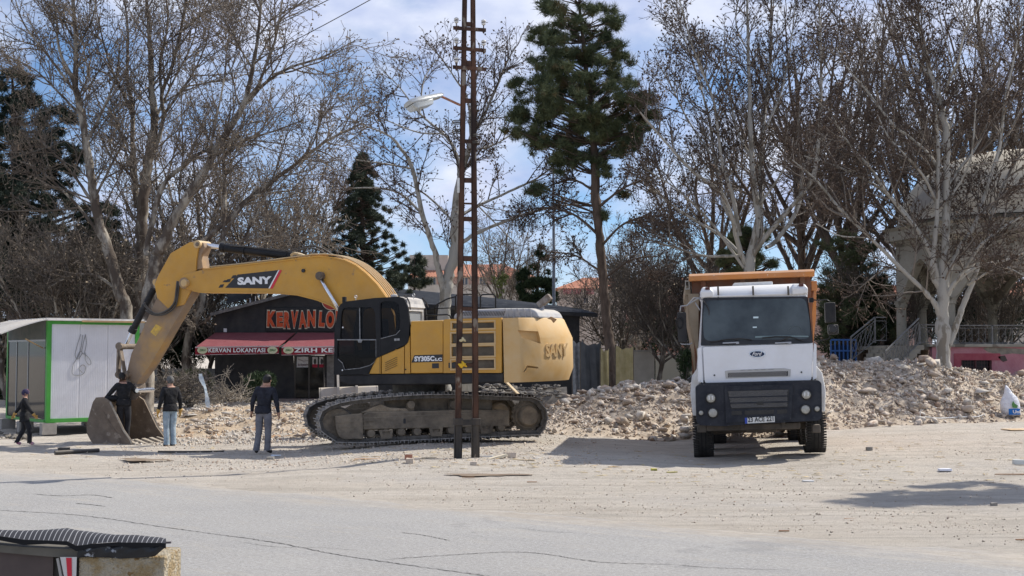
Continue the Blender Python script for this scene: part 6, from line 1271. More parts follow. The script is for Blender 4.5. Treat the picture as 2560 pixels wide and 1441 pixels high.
def bits(r, Q, n, size, hang=0):
    """small dry leaves, seeds or buds along the twigs: two crossed triangles each"""
    N, K, _ = Q.shape; idx = r.integers(0, N, n); i = r.integers(1, K, n); P0 = Q[idx, i]; s = (size * (.5 + r.random(n)))[:, None]
    a = r.normal(size=(n, 3)); a /= np.linalg.norm(a, axis=1, keepdims=True); b = np.cross(a, r.normal(size=(n, 3))); b /= np.linalg.norm(b, axis=1, keepdims=True); c = np.cross(a, b)
    P0 = P0 - np.array([0, 0, hang]); V = np.stack([P0 + a * s, P0 - a * s * .6 + b * s * .8, P0 - a * s * .6 - b * s * .8, P0 - a * s * .3 + c * s], 1).reshape(-1, 3)
    o = (np.arange(n) * 4)[:, None, None]; F = (np.array([[0, 1, 2], [0, 3, 1], [0, 2, 3]])[None] + o).reshape(-1, 3); return V, F
def fine(seed, limbs, counts=(160, 1300, 7000), lens=((1.2, 3.2), (.5, 1.5), (.2, .6)), seeds=4000, ssize=.03, up=.10, barkm=None, twm=None, twm2=None, seedm=SEED, root=None, M=None, radii=(.032, .016, .0105), ang=((30, 65), (25, 65), (25, 75))):
    r = np.random.default_rng(seed); K = 12; Ls = []; Rs = []
    for P_, R_ in limbs: S = spline(np.c_[P_, R_], K); Ls.append(S[:, :3]); Rs.append(S[:, 3])
    L_, R_ = np.stack(Ls), np.stack(Rs)
    Q1, R1 = grow(r, L_, R_, counts[0], *lens[0], ang[0], 7, up * 1.3, .10, .25, r0=radii[0], r1=.35, rmin=radii[1] * .9)
    Q2, R2 = grow(r, np.concatenate([Q1]), R1, counts[1], *lens[1], ang[1], 5, up, .14, .12, r0=radii[1], r1=.5, rmin=radii[2])
    src = Q2; Q3, R3 = grow(r, src, R2, counts[2], *lens[2], ang[2], 3, up * .8, .16, .1, r0=radii[2], r1=.6, rmin=radii[2] * .85)
    V1, F1 = tubes(Q1, R1, 4); V, F = join([tubes(Q2, R2, 3), tubes(Q3, R3, 3)])
    put('branches', np_mesh('branches', V1, [F1], True), twm2 or twm, root, M, kind='stuff'); put('twigs', np_mesh('twigs', V, [F]), twm, root, M, kind='stuff')
    if seeds: V, F = bits(r, np.concatenate([Q3[:, -2:], Q3[:, -2:]]), seeds, ssize); put('dry_leaves', np_mesh('dry_leaves', V, [F]), seedm, root, M, kind='stuff')
def limbmesh(limbs, root, m, M, name='limb', trunk=1):
    for k, (P_, R_) in enumerate(limbs):
        if k < trunk and P_[0][2] > .1: P_ = np.vstack([[P_[0][0], P_[0][1], -.15], P_]); R_ = np.r_[R_[0] * 1.12, R_]
        n = max(8, len(P_) * 5); S = spline(np.c_[P_, R_], n); rr = np.random.default_rng(k); S[1:-1, :3] += rr.normal(0, 1, (n - 2, 3)) * S[1:-1, 3:4] * .10
        V, F = tubes(S[None, :, :3], S[None, :, 3] * (1 + .06 * rr.normal(size=n))[None], 10); put('trunk' if k < trunk else name, np_mesh('limb', V, [F], True), m, root, M)
def pxlimb(pts, Y, dY=0.0):
    """pts: (px, py, width_px); a limb at depth Y that drifts by dY along its length"""
    P_ = []; R_ = []; n = len(pts)
    for k, (a, b, w) in enumerate(pts): y = Y + dY * k / (n - 1); p = at(a, b, y); P_.append(p[:]); R_.append(max(.012, w / 2 * y / FPX * .88))
    return np.array(P_), np.array(R_)
def pxtree(label, Y, limbs, seed, barkm, base, trunk=1, group=None, **kw):
    root = thing('plane_tree', label, 'tree', tuple(at(base[0], base[1], Y)), group=group); I4 = Matrix.Identity(4); r = random.Random(seed)
    Lb = [pxlimb(p, Y, (0 if k < trunk else r.uniform(-2.6, 2.6))) for k, p in enumerate(limbs)]
    limbmesh(Lb, root, barkm, I4, trunk=trunk); fine(seed, Lb, root=root, M=I4, **kw); return root

# left group of tall bare planes
pxtree('bare plane tree at far left, slim trunk leaning left behind the kiosk', 44, [
    [(318, 800, 34), (300, 730, 32), (267, 620, 30), (240, 520, 26), (224, 413, 23), (202, 280, 19), (189, 207, 16), (190, 120, 13), (184, 20, 10), (178, -60, 7)],
    [(189, 207, 10), (150, 130, 8), (140, 40, 6), (125, -50, 4)], [(215, 360, 9), (260, 270, 7), (290, 190, 5), (300, 110, 3)], [(203, 290, 9), (140, 225, 6), (80, 170, 4), (10, 140, 3)],
    [(240, 520, 10), (185, 440, 7), (120, 370, 5), (70, 330, 3)], [(267, 620, 12), (215, 540, 9), (150, 470, 7), (90, 420, 4), (40, 400, 3)], [(190, 120, 7), (230, 50, 5), (245, -30, 3)], [(196, 240, 8), (120, 140, 6), (60, 60, 4), (30, -30, 3)],
    [(235, 500, 9), (280, 410, 6), (320, 340, 4)], [(300, 730, 10), (240, 690, 8), (180, 690, 5), (120, 720, 4)], [(300, 740, 9), (285, 790, 8), (278, 830, 3)]],
    11, BK_MIX, (318, 870), counts=(110, 900, 4300), twm=TW_T, twm2=TW_T, lens=((1.5, 4.2), (.6, 1.8), (.25, .7)), seeds=4500, seedm=BUD, ssize=.032)
pxtree('tall bare plane tree with a straight mottled trunk behind the raised digger arm', 46, [
    [(350, 880, 44), (347, 760, 40), (353, 620, 36), (359, 495, 32), (374, 387, 27), (387, 301, 23), (379, 215, 18), (374, 86, 13), (366, 0, 9), (360, -70, 6)],
    [(374, 387, 14), (396, 350, 13), (409, 290, 11), (404, 237, 11), (422, 190, 10), (435, 150, 10), (452, 77, 9), (465, 0, 7), (472, -60, 5)], [(404, 237, 8), (400, 150, 6), (420, 60, 5), (410, -40, 3)],
    [(343, 520, 18), (340, 495, 17), (333, 387, 15), (331, 267, 12), (318, 194, 9), (320, 90, 7), (312, 0, 5)], [(331, 280, 8), (290, 200, 6), (262, 120, 5), (240, 20, 3)], [(409, 290, 8), (450, 230, 7), (490, 170, 5), (520, 90, 4), (530, 0, 3)],
    [(452, 80, 7), (500, 40, 5), (560, 20, 3)], [(360, 480, 9), (310, 420, 7), (270, 380, 5), (235, 300, 3)], [(387, 301, 9), (430, 210, 6), (480, 110, 4), (500, 20, 3)], [(338, 460, 8), (300, 330, 6), (270, 230, 4)]],
    12, BK_MIX, (350, 900), counts=(110, 900, 4300), twm=TW_T, twm2=TW_T, lens=((1.5, 4.2), (.6, 1.8), (.25, .7)), seeds=4500, seedm=BUD, ssize=.032)
pxtree('bare plane tree with long limbs sweeping up to the right over the digger boom', 43, [
    [(365, 860, 46), (375, 740, 42), (390, 650, 36), (404, 615, 32), (447, 529, 28), (516, 422, 24), (542, 370, 21), (577, 318, 19), (611, 258, 16), (632, 172, 12), (645, 86, 9), (654, 0, 7), (660, -60, 4)],
    [(611, 258, 11), (645, 215, 9), (658, 181, 8), (688, 99, 7), (706, 0, 5), (712, -50, 3)], [(605, 268, 13), (624, 250, 11), (671, 202, 9), (731, 168, 7), (809, 142, 5), (886, 103, 3)],
    [(366, 640, 16), (370, 602, 16), (404, 473, 14), (456, 417, 12), (508, 379, 10), (560, 366, 8), (640, 362, 5)], [(500, 610, 16), (529, 585, 16), (580, 540, 15), (624, 495, 13), (731, 417, 10), (817, 353, 7), (886, 318, 4)],
    [(731, 417, 6), (770, 380, 5), (800, 310, 4), (802, 250, 3)], [(560, 345, 8), (600, 350, 6), (680, 330, 5), (760, 300, 3)], [(516, 422, 8), (540, 300, 6), (560, 200, 5), (570, 100, 3)], [(632, 172, 6), (590, 100, 5), (575, 20, 3)],
    [(555, 640, 14), (558, 594, 13), (562, 500, 11), (559, 387, 9), (565, 300, 5)], [(630, 490, 6), (700, 480, 5), (790, 470, 3)], [(650, 86, 5), (690, 40, 4), (760, 10, 3)], [(640, 470, 6), (560, 600, 6), (690, 590, 4), (810, 600, 3)]],
    13, BK_MIX, (365, 900), counts=(140, 1200, 5600), twm=TW_T, twm2=TW_T, lens=((1.5, 4.2), (.6, 1.8), (.25, .7)), seeds=6000, seedm=BUD, ssize=.032)
# behind the pole
pxtree('bare forked plane tree directly behind the rusty pole', 57, [
    [(1108, 930, 42), (1112, 780, 38), (1118, 700, 34), (1135, 640, 28), (1138, 533, 24), (1151, 444, 20), (1169, 386, 16), (1178, 346, 14), (1209, 289, 10), (1249, 200, 7), (1270, 150, 5), (1289, 115, 3)],
    [(1112, 740, 20), (1100, 690, 19), (1089, 640, 17), (1070, 580, 15), (1055, 533, 14), (1031, 422, 12), (1000, 369, 9), (969, 338, 6), (900, 310, 4), (860, 290, 3)], [(1148, 450, 12), (1147, 413, 12), (1133, 369, 10), (1111, 338, 8), (1049, 284, 6), (1000, 220, 4), (960, 180, 3)],
    [(1135, 620, 12), (1151, 609, 12), (1200, 580, 10), (1271, 551, 9), (1330, 530, 7), (1404, 515, 5), (1460, 510, 3)], [(1150, 540, 9), (1195, 515, 9), (1271, 480, 7), (1346, 444, 5), (1400, 400, 3)], [(1178, 346, 9), (1169, 249, 7), (1140, 200, 5), (1107, 151, 4), (1062, 102, 3)],
    [(1185, 330, 6), (1178, 240, 5), (1200, 160, 3)], [(1049, 284, 5), (1060, 200, 4), (1090, 150, 3)], [(1055, 533, 8), (990, 480, 6), (900, 470, 4), (850, 480, 3)], [(1031, 422, 6), (960, 410, 5), (890, 400, 3)],
    [(1138, 560, 7), (1080, 500, 6), (1040, 480, 4), (990, 520, 3)], [(1195, 515, 5), (1260, 580, 4), (1290, 610, 3)], [(1170, 380, 6), (1240, 360, 5), (1300, 320, 3)], [(1109, 335, 5), (1040, 330, 4), (940, 290, 3)]],
    14, BK_PALE, (1108, 940), counts=(150, 1000, 4200), twm=TW_B, twm2=TW_B, seeds=5000, ssize=.045)
# dense planes right of the pine
pxtree('broad pale-limbed plane tree behind the truck, left half', 50, [
    [(1868, 900, 44), (1866, 760, 40), (1868, 700, 36), (1893, 560, 18), (1893, 520, 17), (1880, 400, 14), (1875, 267, 12), (1871, 133, 9), (1868, 0, 7), (1866, -70, 4)],
    [(1905, 600, 14), (1902, 489, 13), (1906, 333, 11), (1924, 178, 9), (1929, 0, 6), (1930, -60, 4)], [(1862, 660, 16), (1840, 590, 13), (1831, 546, 13), (1800, 480, 11), (1729, 426, 9), (1649, 338, 7), (1600, 280, 4)],
    [(1835, 560, 10), (1809, 511, 10), (1800, 450, 9), (1787, 400, 8), (1773, 300, 7), (1740, 180, 5), (1700, 60, 4), (1690, -20, 3)], [(1850, 590, 12), (1831, 489, 11), (1804, 400, 9), (1787, 267, 7), (1760, 190, 6), (1729, 111, 5), (1698, 0, 3)],
    [(1855, 640, 10), (1804, 591, 9), (1707, 533, 7), (1640, 480, 5), (1600, 440, 3)], [(1875, 650, 14), (1915, 591, 14), (1973, 524, 13), (2031, 444, 11), (2049, 311, 9), (2053, 178, 7), (2049, 44, 5), (2046, -40, 3)], [(1915, 620, 12), (1942, 600, 12), (1995, 520, 11), (2010, 420, 8), (2060, 330, 6), (2120, 250, 4)],
    [(1880, 400, 7), (1840, 320, 6), (1820, 200, 5), (1810, 80, 3)], [(1906, 333, 7), (1950, 240, 6), (1975, 120, 4), (1990, 0, 3)], [(1787, 400, 6), (1720, 300, 5), (1680, 220, 4), (1640, 150, 3)], [(1850, 640, 10), (1760, 640, 7), (1690, 620, 5), (1620, 600, 3)],
    [(1860, 670, 9), (1780, 560, 7), (1700, 480, 5), (1610, 420, 3)], [(1871, 133, 5), (1840, 60, 4), (1850, -30, 3)], [(1893, 520, 8), (1950, 440, 6), (1990, 360, 4), (2000, 270, 3)]],
    15, BK_PALE, (1868, 930), counts=(260, 2000, 8500), twm=TW_B, twm2=TW_P, seeds=11000, ssize=.042, up=.16)
pxtree('pale smooth-barked plane tree forking low in front of the pavilion', 43.2, [
    [(2360, 945, 44), (2359, 900, 38), (2356, 813, 38), (2358, 727, 32), (2365, 598, 22), (2367, 469, 21), (2367, 340, 19), (2360, 300, 16), (2351, 250, 14), (2329, 190, 11), (2310, 120, 8), (2297, 60, 7), (2297, -40, 4)],
    [(2356, 800, 18), (2339, 762, 16), (2309, 727, 13), (2244, 663, 11), (2175, 594, 9), (2102, 525, 8), (2042, 452, 6), (1980, 400, 3)], [(2352, 730, 14), (2335, 660, 13), (2313, 607, 12), (2279, 555, 10), (2236, 503, 9), (2175, 456, 8), (2094, 417, 5), (2010, 390, 3)],
    [(2305, 590, 9), (2287, 568, 9), (2223, 491, 8), (2180, 426, 7), (2115, 349, 5), (2070, 270, 3)], [(2348, 720, 16), (2330, 684, 14), (2335, 620, 13), (2341, 555, 12), (2345, 450, 11), (2346, 366, 10), (2340, 280, 7), (2350, 200, 5)],
    [(2365, 720, 16), (2378, 667, 14), (2405, 610, 12), (2429, 577, 12), (2450, 530, 11), (2464, 482, 10), (2490, 400, 9), (2502, 349, 8), (2512, 250, 7), (2540, 120, 5), (2550, 20, 3)],
    [(2362, 880, 20), (2378, 848, 18), (2396, 800, 17), (2408, 762, 15), (2430, 710, 14), (2442, 676, 13), (2470, 600, 12), (2480, 540, 11), (2502, 480, 9), (2530, 420, 8), (2560, 380, 6), (2620, 300, 4)],
    [(2366, 760, 13), (2373, 727, 13), (2408, 680, 11), (2440, 630, 10), (2459, 607, 9), (2500, 575, 7), (2545, 547, 5), (2600, 520, 3)], [(2370, 740, 13), (2385, 714, 12), (2420, 680, 11), (2459, 662, 9), (2524, 648, 7), (2600, 610, 4)], [(2420, 712, 8), (2470, 682, 7), (2510, 668, 5), (2560, 690, 3)],
    [(2345, 520, 8), (2325, 470, 8), (2297, 426, 7), (2244, 369, 6), (2218, 338, 5), (2190, 280, 3)], [(2352, 430, 9), (2315, 378, 8), (2270, 340, 7), (2231, 311, 7), (2173, 235, 6), (2120, 173, 4), (2090, 120, 3)],
    [(2366, 240, 10), (2373, 200, 9), (2395, 155, 7), (2409, 89, 6), (2440, 30, 4), (2470, -20, 3)], [(2366, 470, 8), (2400, 420, 7), (2440, 370, 6), (2470, 300, 4), (2480, 220, 3)], [(2372, 500, 8), (2410, 440, 6), (2430, 380, 5), (2440, 250, 3)],
    [(2330, 200, 6), (2290, 150, 5), (2250, 130, 3)], [(2490, 410, 6), (2540, 300, 5), (2590, 200, 3)], [(2500, 470, 5), (2560, 460, 4), (2640, 430, 3)], [(2175, 594, 5), (2100, 590, 4), (2040, 560, 3)], [(2244, 663, 5), (2200, 680, 4), (2150, 720, 3)], [(2367, 340, 8), (2385, 280, 7), (2390, 200, 5), (2360, 90, 4), (2340, 0, 3)]],
    16, BK_PALE, (2360, 950), counts=(240, 1800, 7500), twm=TW_B, twm2=TW_P, seeds=10000, ssize=.040, up=.10)
# generic bare trees behind: four kinds built once, then copied
def generic(seed, H, spread, barkm, twm, seeds, counts, vase=.5, seedm=SEED):
    r = random.Random(seed); limbs = []
    tr = [(0, 0, 0), (r.uniform(-.2, .2), r.uniform(-.2, .2), H * .18), (r.uniform(-.3, .3), r.uniform(-.3, .3), H * .4), (r.uniform(-.6, .6), r.uniform(-.5, .5), H * .7), (r.uniform(-.8, .8), 0, H)]
    limbs.append((np.array(tr), np.array([.24, .2, .14, .07, .02]) * H / 12))
    for k in range(11):
        t = r.uniform(.15, .6); b = Vector(tr[1]) * (1 - t) + Vector(tr[3]) * t; b.z = H * (.15 + t * .55); a = k * 2.4 + r.uniform(-.4, .4); L_ = spread * r.uniform(.7, 1.15) * (1.1 - t * .6); h = (H - b.z) * r.uniform(.55, 1.0)
        pts = [b, b + Vector((cos(a) * L_ * .35, sin(a) * L_ * .35, h * .25)), b + Vector((cos(a) * L_ * .7, sin(a) * L_ * .7, h * .62)), b + Vector((cos(a + .2) * L_, sin(a + .2) * L_, h))]
        limbs.append((np.array([p[:] for p in pts]), np.array([.10, .075, .045, .015]) * H / 12))
    root = thing('bare_tree', 'x', 'tree'); I4 = Matrix.Identity(4); limbmesh(limbs, root, barkm, I4); fine(seed, limbs, counts=counts, twm=twm, twm2=twm, seeds=seeds, root=root, M=I4, up=.12, lens=((1.2, 3.0), (.6, 1.6), (.25, .7)), radii=(.035, .018, .012), ssize=.045, seedm=seedm); return root
def copy_tree(o, M, label):
    c = o.copy(); COL.objects.link(c); c.matrix_basis = M; c['label'] = label; WM[c.name] = M.copy()
    for ch in o.children: d = ch.copy(); COL.objects.link(d); d.parent = c
    return c
GA = generic(21, 13, 4.2, BK_DARK, TW_T, 1000, (130, 750, 2400)); GB_ = generic(22, 11, 3.6, BK_MIX, TW_T, 1500, (110, 700, 2600), seedm=BUD); GC = generic(23, 7, 3.2, BK_MIX, mat('twig_taupe', (.10, .082, .068), (.165, .14, .115), scale=1.0, rough=.9), 900, (150, 900, 3400), seedm=BUD)
def place(px, py, Y, s, rot, src, label, first=False):
    p = at(px, py, Y); s *= 1 + max(0, p.z) / (11 * s) * .9; M = Matrix.Translation((p.x, Y, -.05)) @ Matrix.Rotation(rot, 4, 'Z') @ Matrix.Diagonal((s, s, s, 1))
    if first: src.matrix_basis = M; src['label'] = label; WM[src.name] = M; return src
    return copy_tree(src, M, label)
place(2130, 915, 62, 1.28, .3, GA, 'dense brown bare tree behind the gap between truck and pavilion', True)
place(2010, 915, 66, 1.25, 1.9, GA, 'dense brown bare tree just right of the truck cab, far behind'); place(2290, 905, 60, 1.2, 3.3, GA, 'dense brown bare tree rising behind the left edge of the dome')
place(2450, 905, 64, 1.45, 4.4, GA, 'dense brown bare tree rising behind the dome'); place(2640, 905, 62, 1.2, 5.6, GA, 'dense brown bare tree at the right edge of the photo behind the pavilion')
place(1780, 915, 74, 1.1, 2.4, GA, 'brown bare tree far behind, left of the truck cab')
place(1265, 940, 88, .95, .5, GB_, 'small bare tree on the sky line just right of the rusty pole', True); place(640, 930, 64, .95, 2.2, GB_, 'grey bare tree behind the restaurant, under the digger boom'); place(480, 930, 60, 1.05, 3.9, GB_, 'grey bare tree behind the restaurant left corner')
place(760, 930, 70, 1.0, 5.1, GB_, 'grey bare tree behind the restaurant gable'); place(1600, 925, 84, .85, 3.0, GB_, 'grey bare tree far behind right of the pine trunk')
place(1645, 925, 60, .86, .2, GC, 'low wide bushy bare tree with many grey twigs left of the truck', True); place(1560, 930, 66, .8, 2.6, GC, 'low bushy bare tree behind the pine trunk'); place(2200, 900, 57, .8, 4.1, GC, 'low bushy bare tree behind the blue gate')
place(150, 930, 46, .85, 1.1, GC, 'low bushy bare tree behind the kiosk roof'); place(260, 930, 47, .8, 5.1, GC, 'low bushy bare tree between kiosk and digger arm'); place(2520, 900, 58, .8, 3.4, GC, 'low bushy bare tree seen through the pavilion arches')
place(1720, 925, 58, .75, 1.5, GC, 'low bushy bare tree beside the left truck mirror')

# ---------------------------------------------------------------- conifers
NEED = {}
def clumps(seed, blobs, dens=1.0, rs=(.22, .42), flat=.6):
    """breaks large foliage masses into many small clumps with gaps between them"""
    r = random.Random(seed); out = []
    for c, s in blobs:
        k = max(2, int(dens * s[0] * s[2] * 9))
        for _ in range(k):
            while True:
                u = Vector((r.uniform(-1, 1), r.uniform(-1, 1), r.uniform(-1, 1)))
                if u.length <= 1: break
            u = u.normalized() * (u.length ** .6); q = r.uniform(*rs); out.append(((c[0] + u.x * s[0], c[1] + u.y * s[1], c[2] + u.z * s[2]), (q, q, q * flat)))
    return out
def spruce_blobs(xc, y0, y1, half, Y, seed=1, n=120):
    r = random.Random(seed); top = at(xc, y0, Y); bot = at(xc, y1, Y); H = top.z - bot.z; R_ = half * Y / FPX; out = [((top.x, Y, top.z - .25), (.12, .12, .35))]
    for k in range(n):
        t = (k + .5) / n; a = k * 2.4 + r.uniform(-.5, .5); Ln = R_ * (t ** .8) * r.uniform(.65, 1.12) + .12
        for f in (.3, .55, .8, 1.0): out.append(((top.x + cos(a) * Ln * f, Y + sin(a) * Ln * f, top.z - H * t - Ln * f * .32 - f * f * .12), (.20 * (1.2 - f * .5), .20 * (1.2 - f * .5), .09)))
    return out
def needles(seed, blobs, n, Lh, name, per=16, tri_w=.010, droop=0.0, outw=.7):
    """needle tufts spread through ellipsoids (centre, radii); each tuft a fan of thin blades"""
    r = np.random.default_rng(seed); vol = np.array([b[1][0] * b[1][2] for b in blobs]); idx = r.choice(len(blobs), n, p=vol / vol.sum())
    C = np.array([b[0] for b in blobs])[idx]; S = np.array([b[1] for b in blobs])[idx]; d = r.normal(size=(n, 3)); d /= np.linalg.norm(d, axis=1, keepdims=True); rad = r.random(n)[:, None] ** .42
    P0 = C + d * S * rad; ax = d * outw + r.normal(size=(n, 3)) * .4 + np.array([0, 0, .35 - droop]); ax /= np.linalg.norm(ax, axis=1, keepdims=True)
    D = ax[:, None] + r.normal(size=(n, per, 3)) * .55; D /= np.linalg.norm(D, axis=2, keepdims=True); Ln = Lh * (.6 + .6 * r.random((n, per, 1)))
    W = np.cross(D, r.normal(size=(n, per, 3))); W /= np.linalg.norm(W, axis=2, keepdims=True) + 1e-9; W *= tri_w
    st = P0[:, None] - ax[:, None] * Lh * r.random((n, per, 1)) * .8
    V = np.stack([st - W, st + W, st + D * Ln], 2).reshape(-1, 3); F = np.arange(n * per * 3).reshape(-1, 3); return np_mesh(name, V, [F]), P0
PINE_N = mat('pine_needles', (.058, .080, .042), (.155, .175, .085), scale=1.1, rough=.8, lo=.36, hi=.64, c3=(.17, .14, .07), s3=1.6, t3=.60, spec=.25)
SPR_N = mat('spruce_needles', (.045, .062, .042), (.11, .125, .08), scale=1.2, rough=.8, spec=.25); CYP_N = mat('cypress_leaves', (.016, .030, .014), (.04, .06, .026), scale=2, rough=.85, spec=.2)
CED_N = mat('cedar_needles', (.020, .032, .026), (.050, .062, .042), scale=1.2, rough=.85, spec=.2, c3=(.12, .10, .07), s3=2.2, t3=.62)
def pxblob(px, py, rx, ry, Y, dz=1.0): c = at(px, py, Y); s = Y / FPX; return (c[:], (rx * s, rx * s * dz, ry * s))
def conifer(name, label, cat, trunk, blobs, Y, n, Lh, m, seed, per=16, tw=.010, droop=0, branches=True, dens=2.4, rs=(.22, .42), world=None):
    root = thing(name, label, cat, tuple(at(trunk[0][0], trunk[0][1], Y))); I4 = Matrix.Identity(4); P_, R_ = pxlimb(trunk, Y); limbmesh([(P_, R_)], root, BK_DARK, I4)
    B = [pxblob(*b, Y) for b in blobs]; B = [((c[0], c[1] + random.uniform(-.5, .5) * s[0], c[2]), s) for c, s in B]; B = clumps(seed, B, dens, rs) if world is None else world; me, P0 = needles(seed, B, n, Lh, 'needles', per, tw, droop); put('needles', me, m, root, I4, kind='stuff')
    if branches:
        T = spline(np.c_[P_, R_], 40); r = np.random.default_rng(seed); k = r.integers(0, len(P0), 420); Q = []
        for p in P0[k]:
            z = p[2] - abs(p[0] - np.interp(p[2], np.sort(T[:, 2]), T[np.argsort(T[:, 2]), 0])) * .35; i = np.argmin(np.abs(T[:, 2] - z)); a = T[i, :3]; m_ = (a + p) / 2 + r.normal(0, .12, 3) - np.array([0, 0, .08]); Q.append(spline([a, m_, p], 5))
        Q = np.stack(Q); V, F = tubes(Q, np.tile(np.linspace(.035, .008, 5), (len(Q), 1)), 4); put('branches', np_mesh('branches', V, [F]), BK_DARK, root, I4, kind='stuff')
    return root, P0
pine, P0 = conifer('pine_tree', 'tall dark green pine with bare lower trunk, between the rusty pole and the truck', 'tree', [(1530, 945, 40), (1527, 910, 33), (1522, 850, 30), (1515, 790, 28), (1504, 650, 26), (1496, 560, 26), (1489, 470, 27), (1480, 300, 18), (1460, 120, 11), (1445, -20, 5)],
    [(1420, 30, 80, 62), (1365, 100, 42, 34), (1345, 85, 25, 20), (1400, 130, 75, 50), (1490, 60, 62, 70), (1510, 140, 55, 40), (1450, 185, 110, 52), (1560, 165, 40, 40), (1372, 215, 55, 42), (1300, 225, 25, 38), (1335, 262, 62, 40), (1460, 250, 130, 58), (1555, 245, 60, 40), (1320, 310, 62, 42), (1420, 320, 105, 55), (1500, 330, 110, 60), (1600, 300, 42, 42), (1615, 270, 30, 22), (1560, 350, 60, 36), (1340, 370, 42, 25), (1400, 385, 45, 26), (1460, 400, 50, 30), (1520, 390, 45, 25), (1290, 330, 30, 20), (1600, 340, 34, 20), (1370, 470, 40, 14), (1330, 490, 20, 20), (1395, 430, 30, 14), (1548, 480, 22, 16), (1505, 545, 14, 14), (1500, 430, 26, 22)],
    54, 9500, .30, PINE_N, 31, per=14, tw=.012, dens=2.6, rs=(.16, .40))
r_ = np.random.default_rng(5)
Lp = [pxlimb(p, 54, random.uniform(-2, 2)) for p in ([(1498, 590, 9), (1440, 540, 7), (1370, 520, 5), (1290, 530, 3)], [(1500, 620, 8), (1560, 560, 6), (1640, 540, 4), (1720, 560, 3)], [(1495, 520, 9), (1560, 470, 6), (1640, 440, 4)], [(1502, 680, 7), (1440, 640, 5), (1370, 630, 3)], [(1490, 480, 8), (1430, 450, 6), (1360, 470, 3)], [(1506, 700, 7), (1580, 650, 5), (1650, 640, 3)])]
limbmesh(Lp, pine, BK_DARK, Matrix.Identity(4), trunk=0); fine(37, Lp, counts=(80, 700, 3000), lens=((.8, 2.0), (.4, 1.0), (.15, .4)), root=pine, M=Matrix.Identity(4), twm=TW_B, seeds=2500, ssize=.04, up=.0)
# spruce in tiers
def tiers(xc, y0, y1, half, n, tilt=0):
    B = []
    for k in range(n):
        t = (k + .6) / n; y = y0 + (y1 - y0) * t; h = half * t ** .85; B.append((xc, y, max(8, h * .35), 16))
        for s in (-1, 1):
            for f in (.45, .8, 1.05): B.append((xc + s * h * f * random.uniform(.85, 1.1), y + h * f * .22 + random.uniform(-6, 6), max(8, h * .24), 9))
    return B
conifer('spruce_tree', 'dark spruce with drooping tiers behind the restaurant, left of the rusty pole', 'tree', [(915, 940, 24), (908, 700, 18), (905, 500, 10), (903, 385, 3)], [], 64, 7500, .24, SPR_N, 32, per=12, tw=.016, droop=.5, world=spruce_blobs(905, 385, 735, 150, 64, n=80))
conifer('small_conifer', 'small dense dark conifer behind the restaurant roof, left of the thin mast', 'tree', [(1340, 930, 16), (1341, 780, 12), (1345, 690, 8), (1350, 615, 2)], [(1352, 640, 9, 30), (1340, 690, 34, 30), (1338, 730, 46, 34), (1370, 690, 16, 24), (1315, 700, 16, 22), (1345, 770, 46, 40), (1378, 740, 14, 26)], 85, 3200, .28, CYP_N, 33, per=11, tw=.022, branches=False)
conifer('cedar_tree', 'large dark conifer filling the left edge behind the kiosk', 'tree', [(40, 950, 50), (45, 700, 40), (40, 400, 24), (30, 190, 6)], [(35, 230, 40, 60), (70, 330, 90, 70), (20, 420, 110, 80), (110, 430, 80, 50), (50, 520, 150, 70), (100, 610, 170, 75), (40, 700, 190, 80), (170, 690, 110, 60), (215, 610, 60, 50), (150, 300, 30, 50), (160, 760, 150, 50), (60, 250, 40, 40), (150, 400, 60, 40), (250, 540, 60, 40), (0, 600, 120, 120)], 54, 15000, .30, CED_N, 34, per=13, tw=.016, droop=.3)
conifer('cedar_tree', 'smaller dark conifer between the two slim plane trunks on the left', 'tree', [(290, 930, 20), (285, 760, 14), (280, 560, 4)], [(275, 590, 26, 50), (285, 660, 50, 60), (300, 730, 60, 60), (230, 740, 60, 50)], 56, 3000, .28, CED_N, 35, per=12, tw=.016, droop=.3)
conifer('young_pine', 'young soft green pine between the truck and the pavilion stairs', 'tree', [(2150, 930, 16), (2152, 800, 12), (2160, 560, 3)], [(2110, 600, 34, 30), (2130, 660, 60, 45), (2170, 640, 40, 40), (2120, 740, 70, 50), (2190, 720, 40, 40), (2150, 800, 90, 50), (2090, 830, 50, 40), (2200, 840, 50, 34), (2060, 620, 20, 20)], 56, 4200, .26, PINE_N, 36, per=14, tw=.009)
conifer('young_pine', 'low tuft of pine foliage at the fork of the plane tree behind the truck', 'tree', [(1868, 930, 14), (1866, 700, 10), (1864, 560, 3)], [(1850, 590, 36, 26), (1895, 575, 26, 26), (1860, 640, 50, 34), (1830, 670, 34, 22), (1905, 650, 30, 28)], 53, 2600, .24, PINE_N, 38, per=14, tw=.009)
conifer('small_conifer', 'dark round conifer beside the spruce behind the restaurant roof', 'tree', [(1035, 930, 16), (1036, 700, 6), (1036, 640, 2)], [(1030, 690, 50, 26), (1055, 650, 20, 14), (985, 700, 40, 20)], 75, 1600, .28, SPR_N, 39, per=12, tw=.018, branches=False)
conifer('small_conifer', 'dark thicket of evergreen foliage left of the pavilion columns', 'tree', [(2205, 930, 16), (2206, 800, 9), (2206, 690, 3)], [(2200, 740, 30, 70), (2190, 820, 45, 50)], 55, 1800, .28, CYP_N, 40, per=12, tw=.016, branches=False)
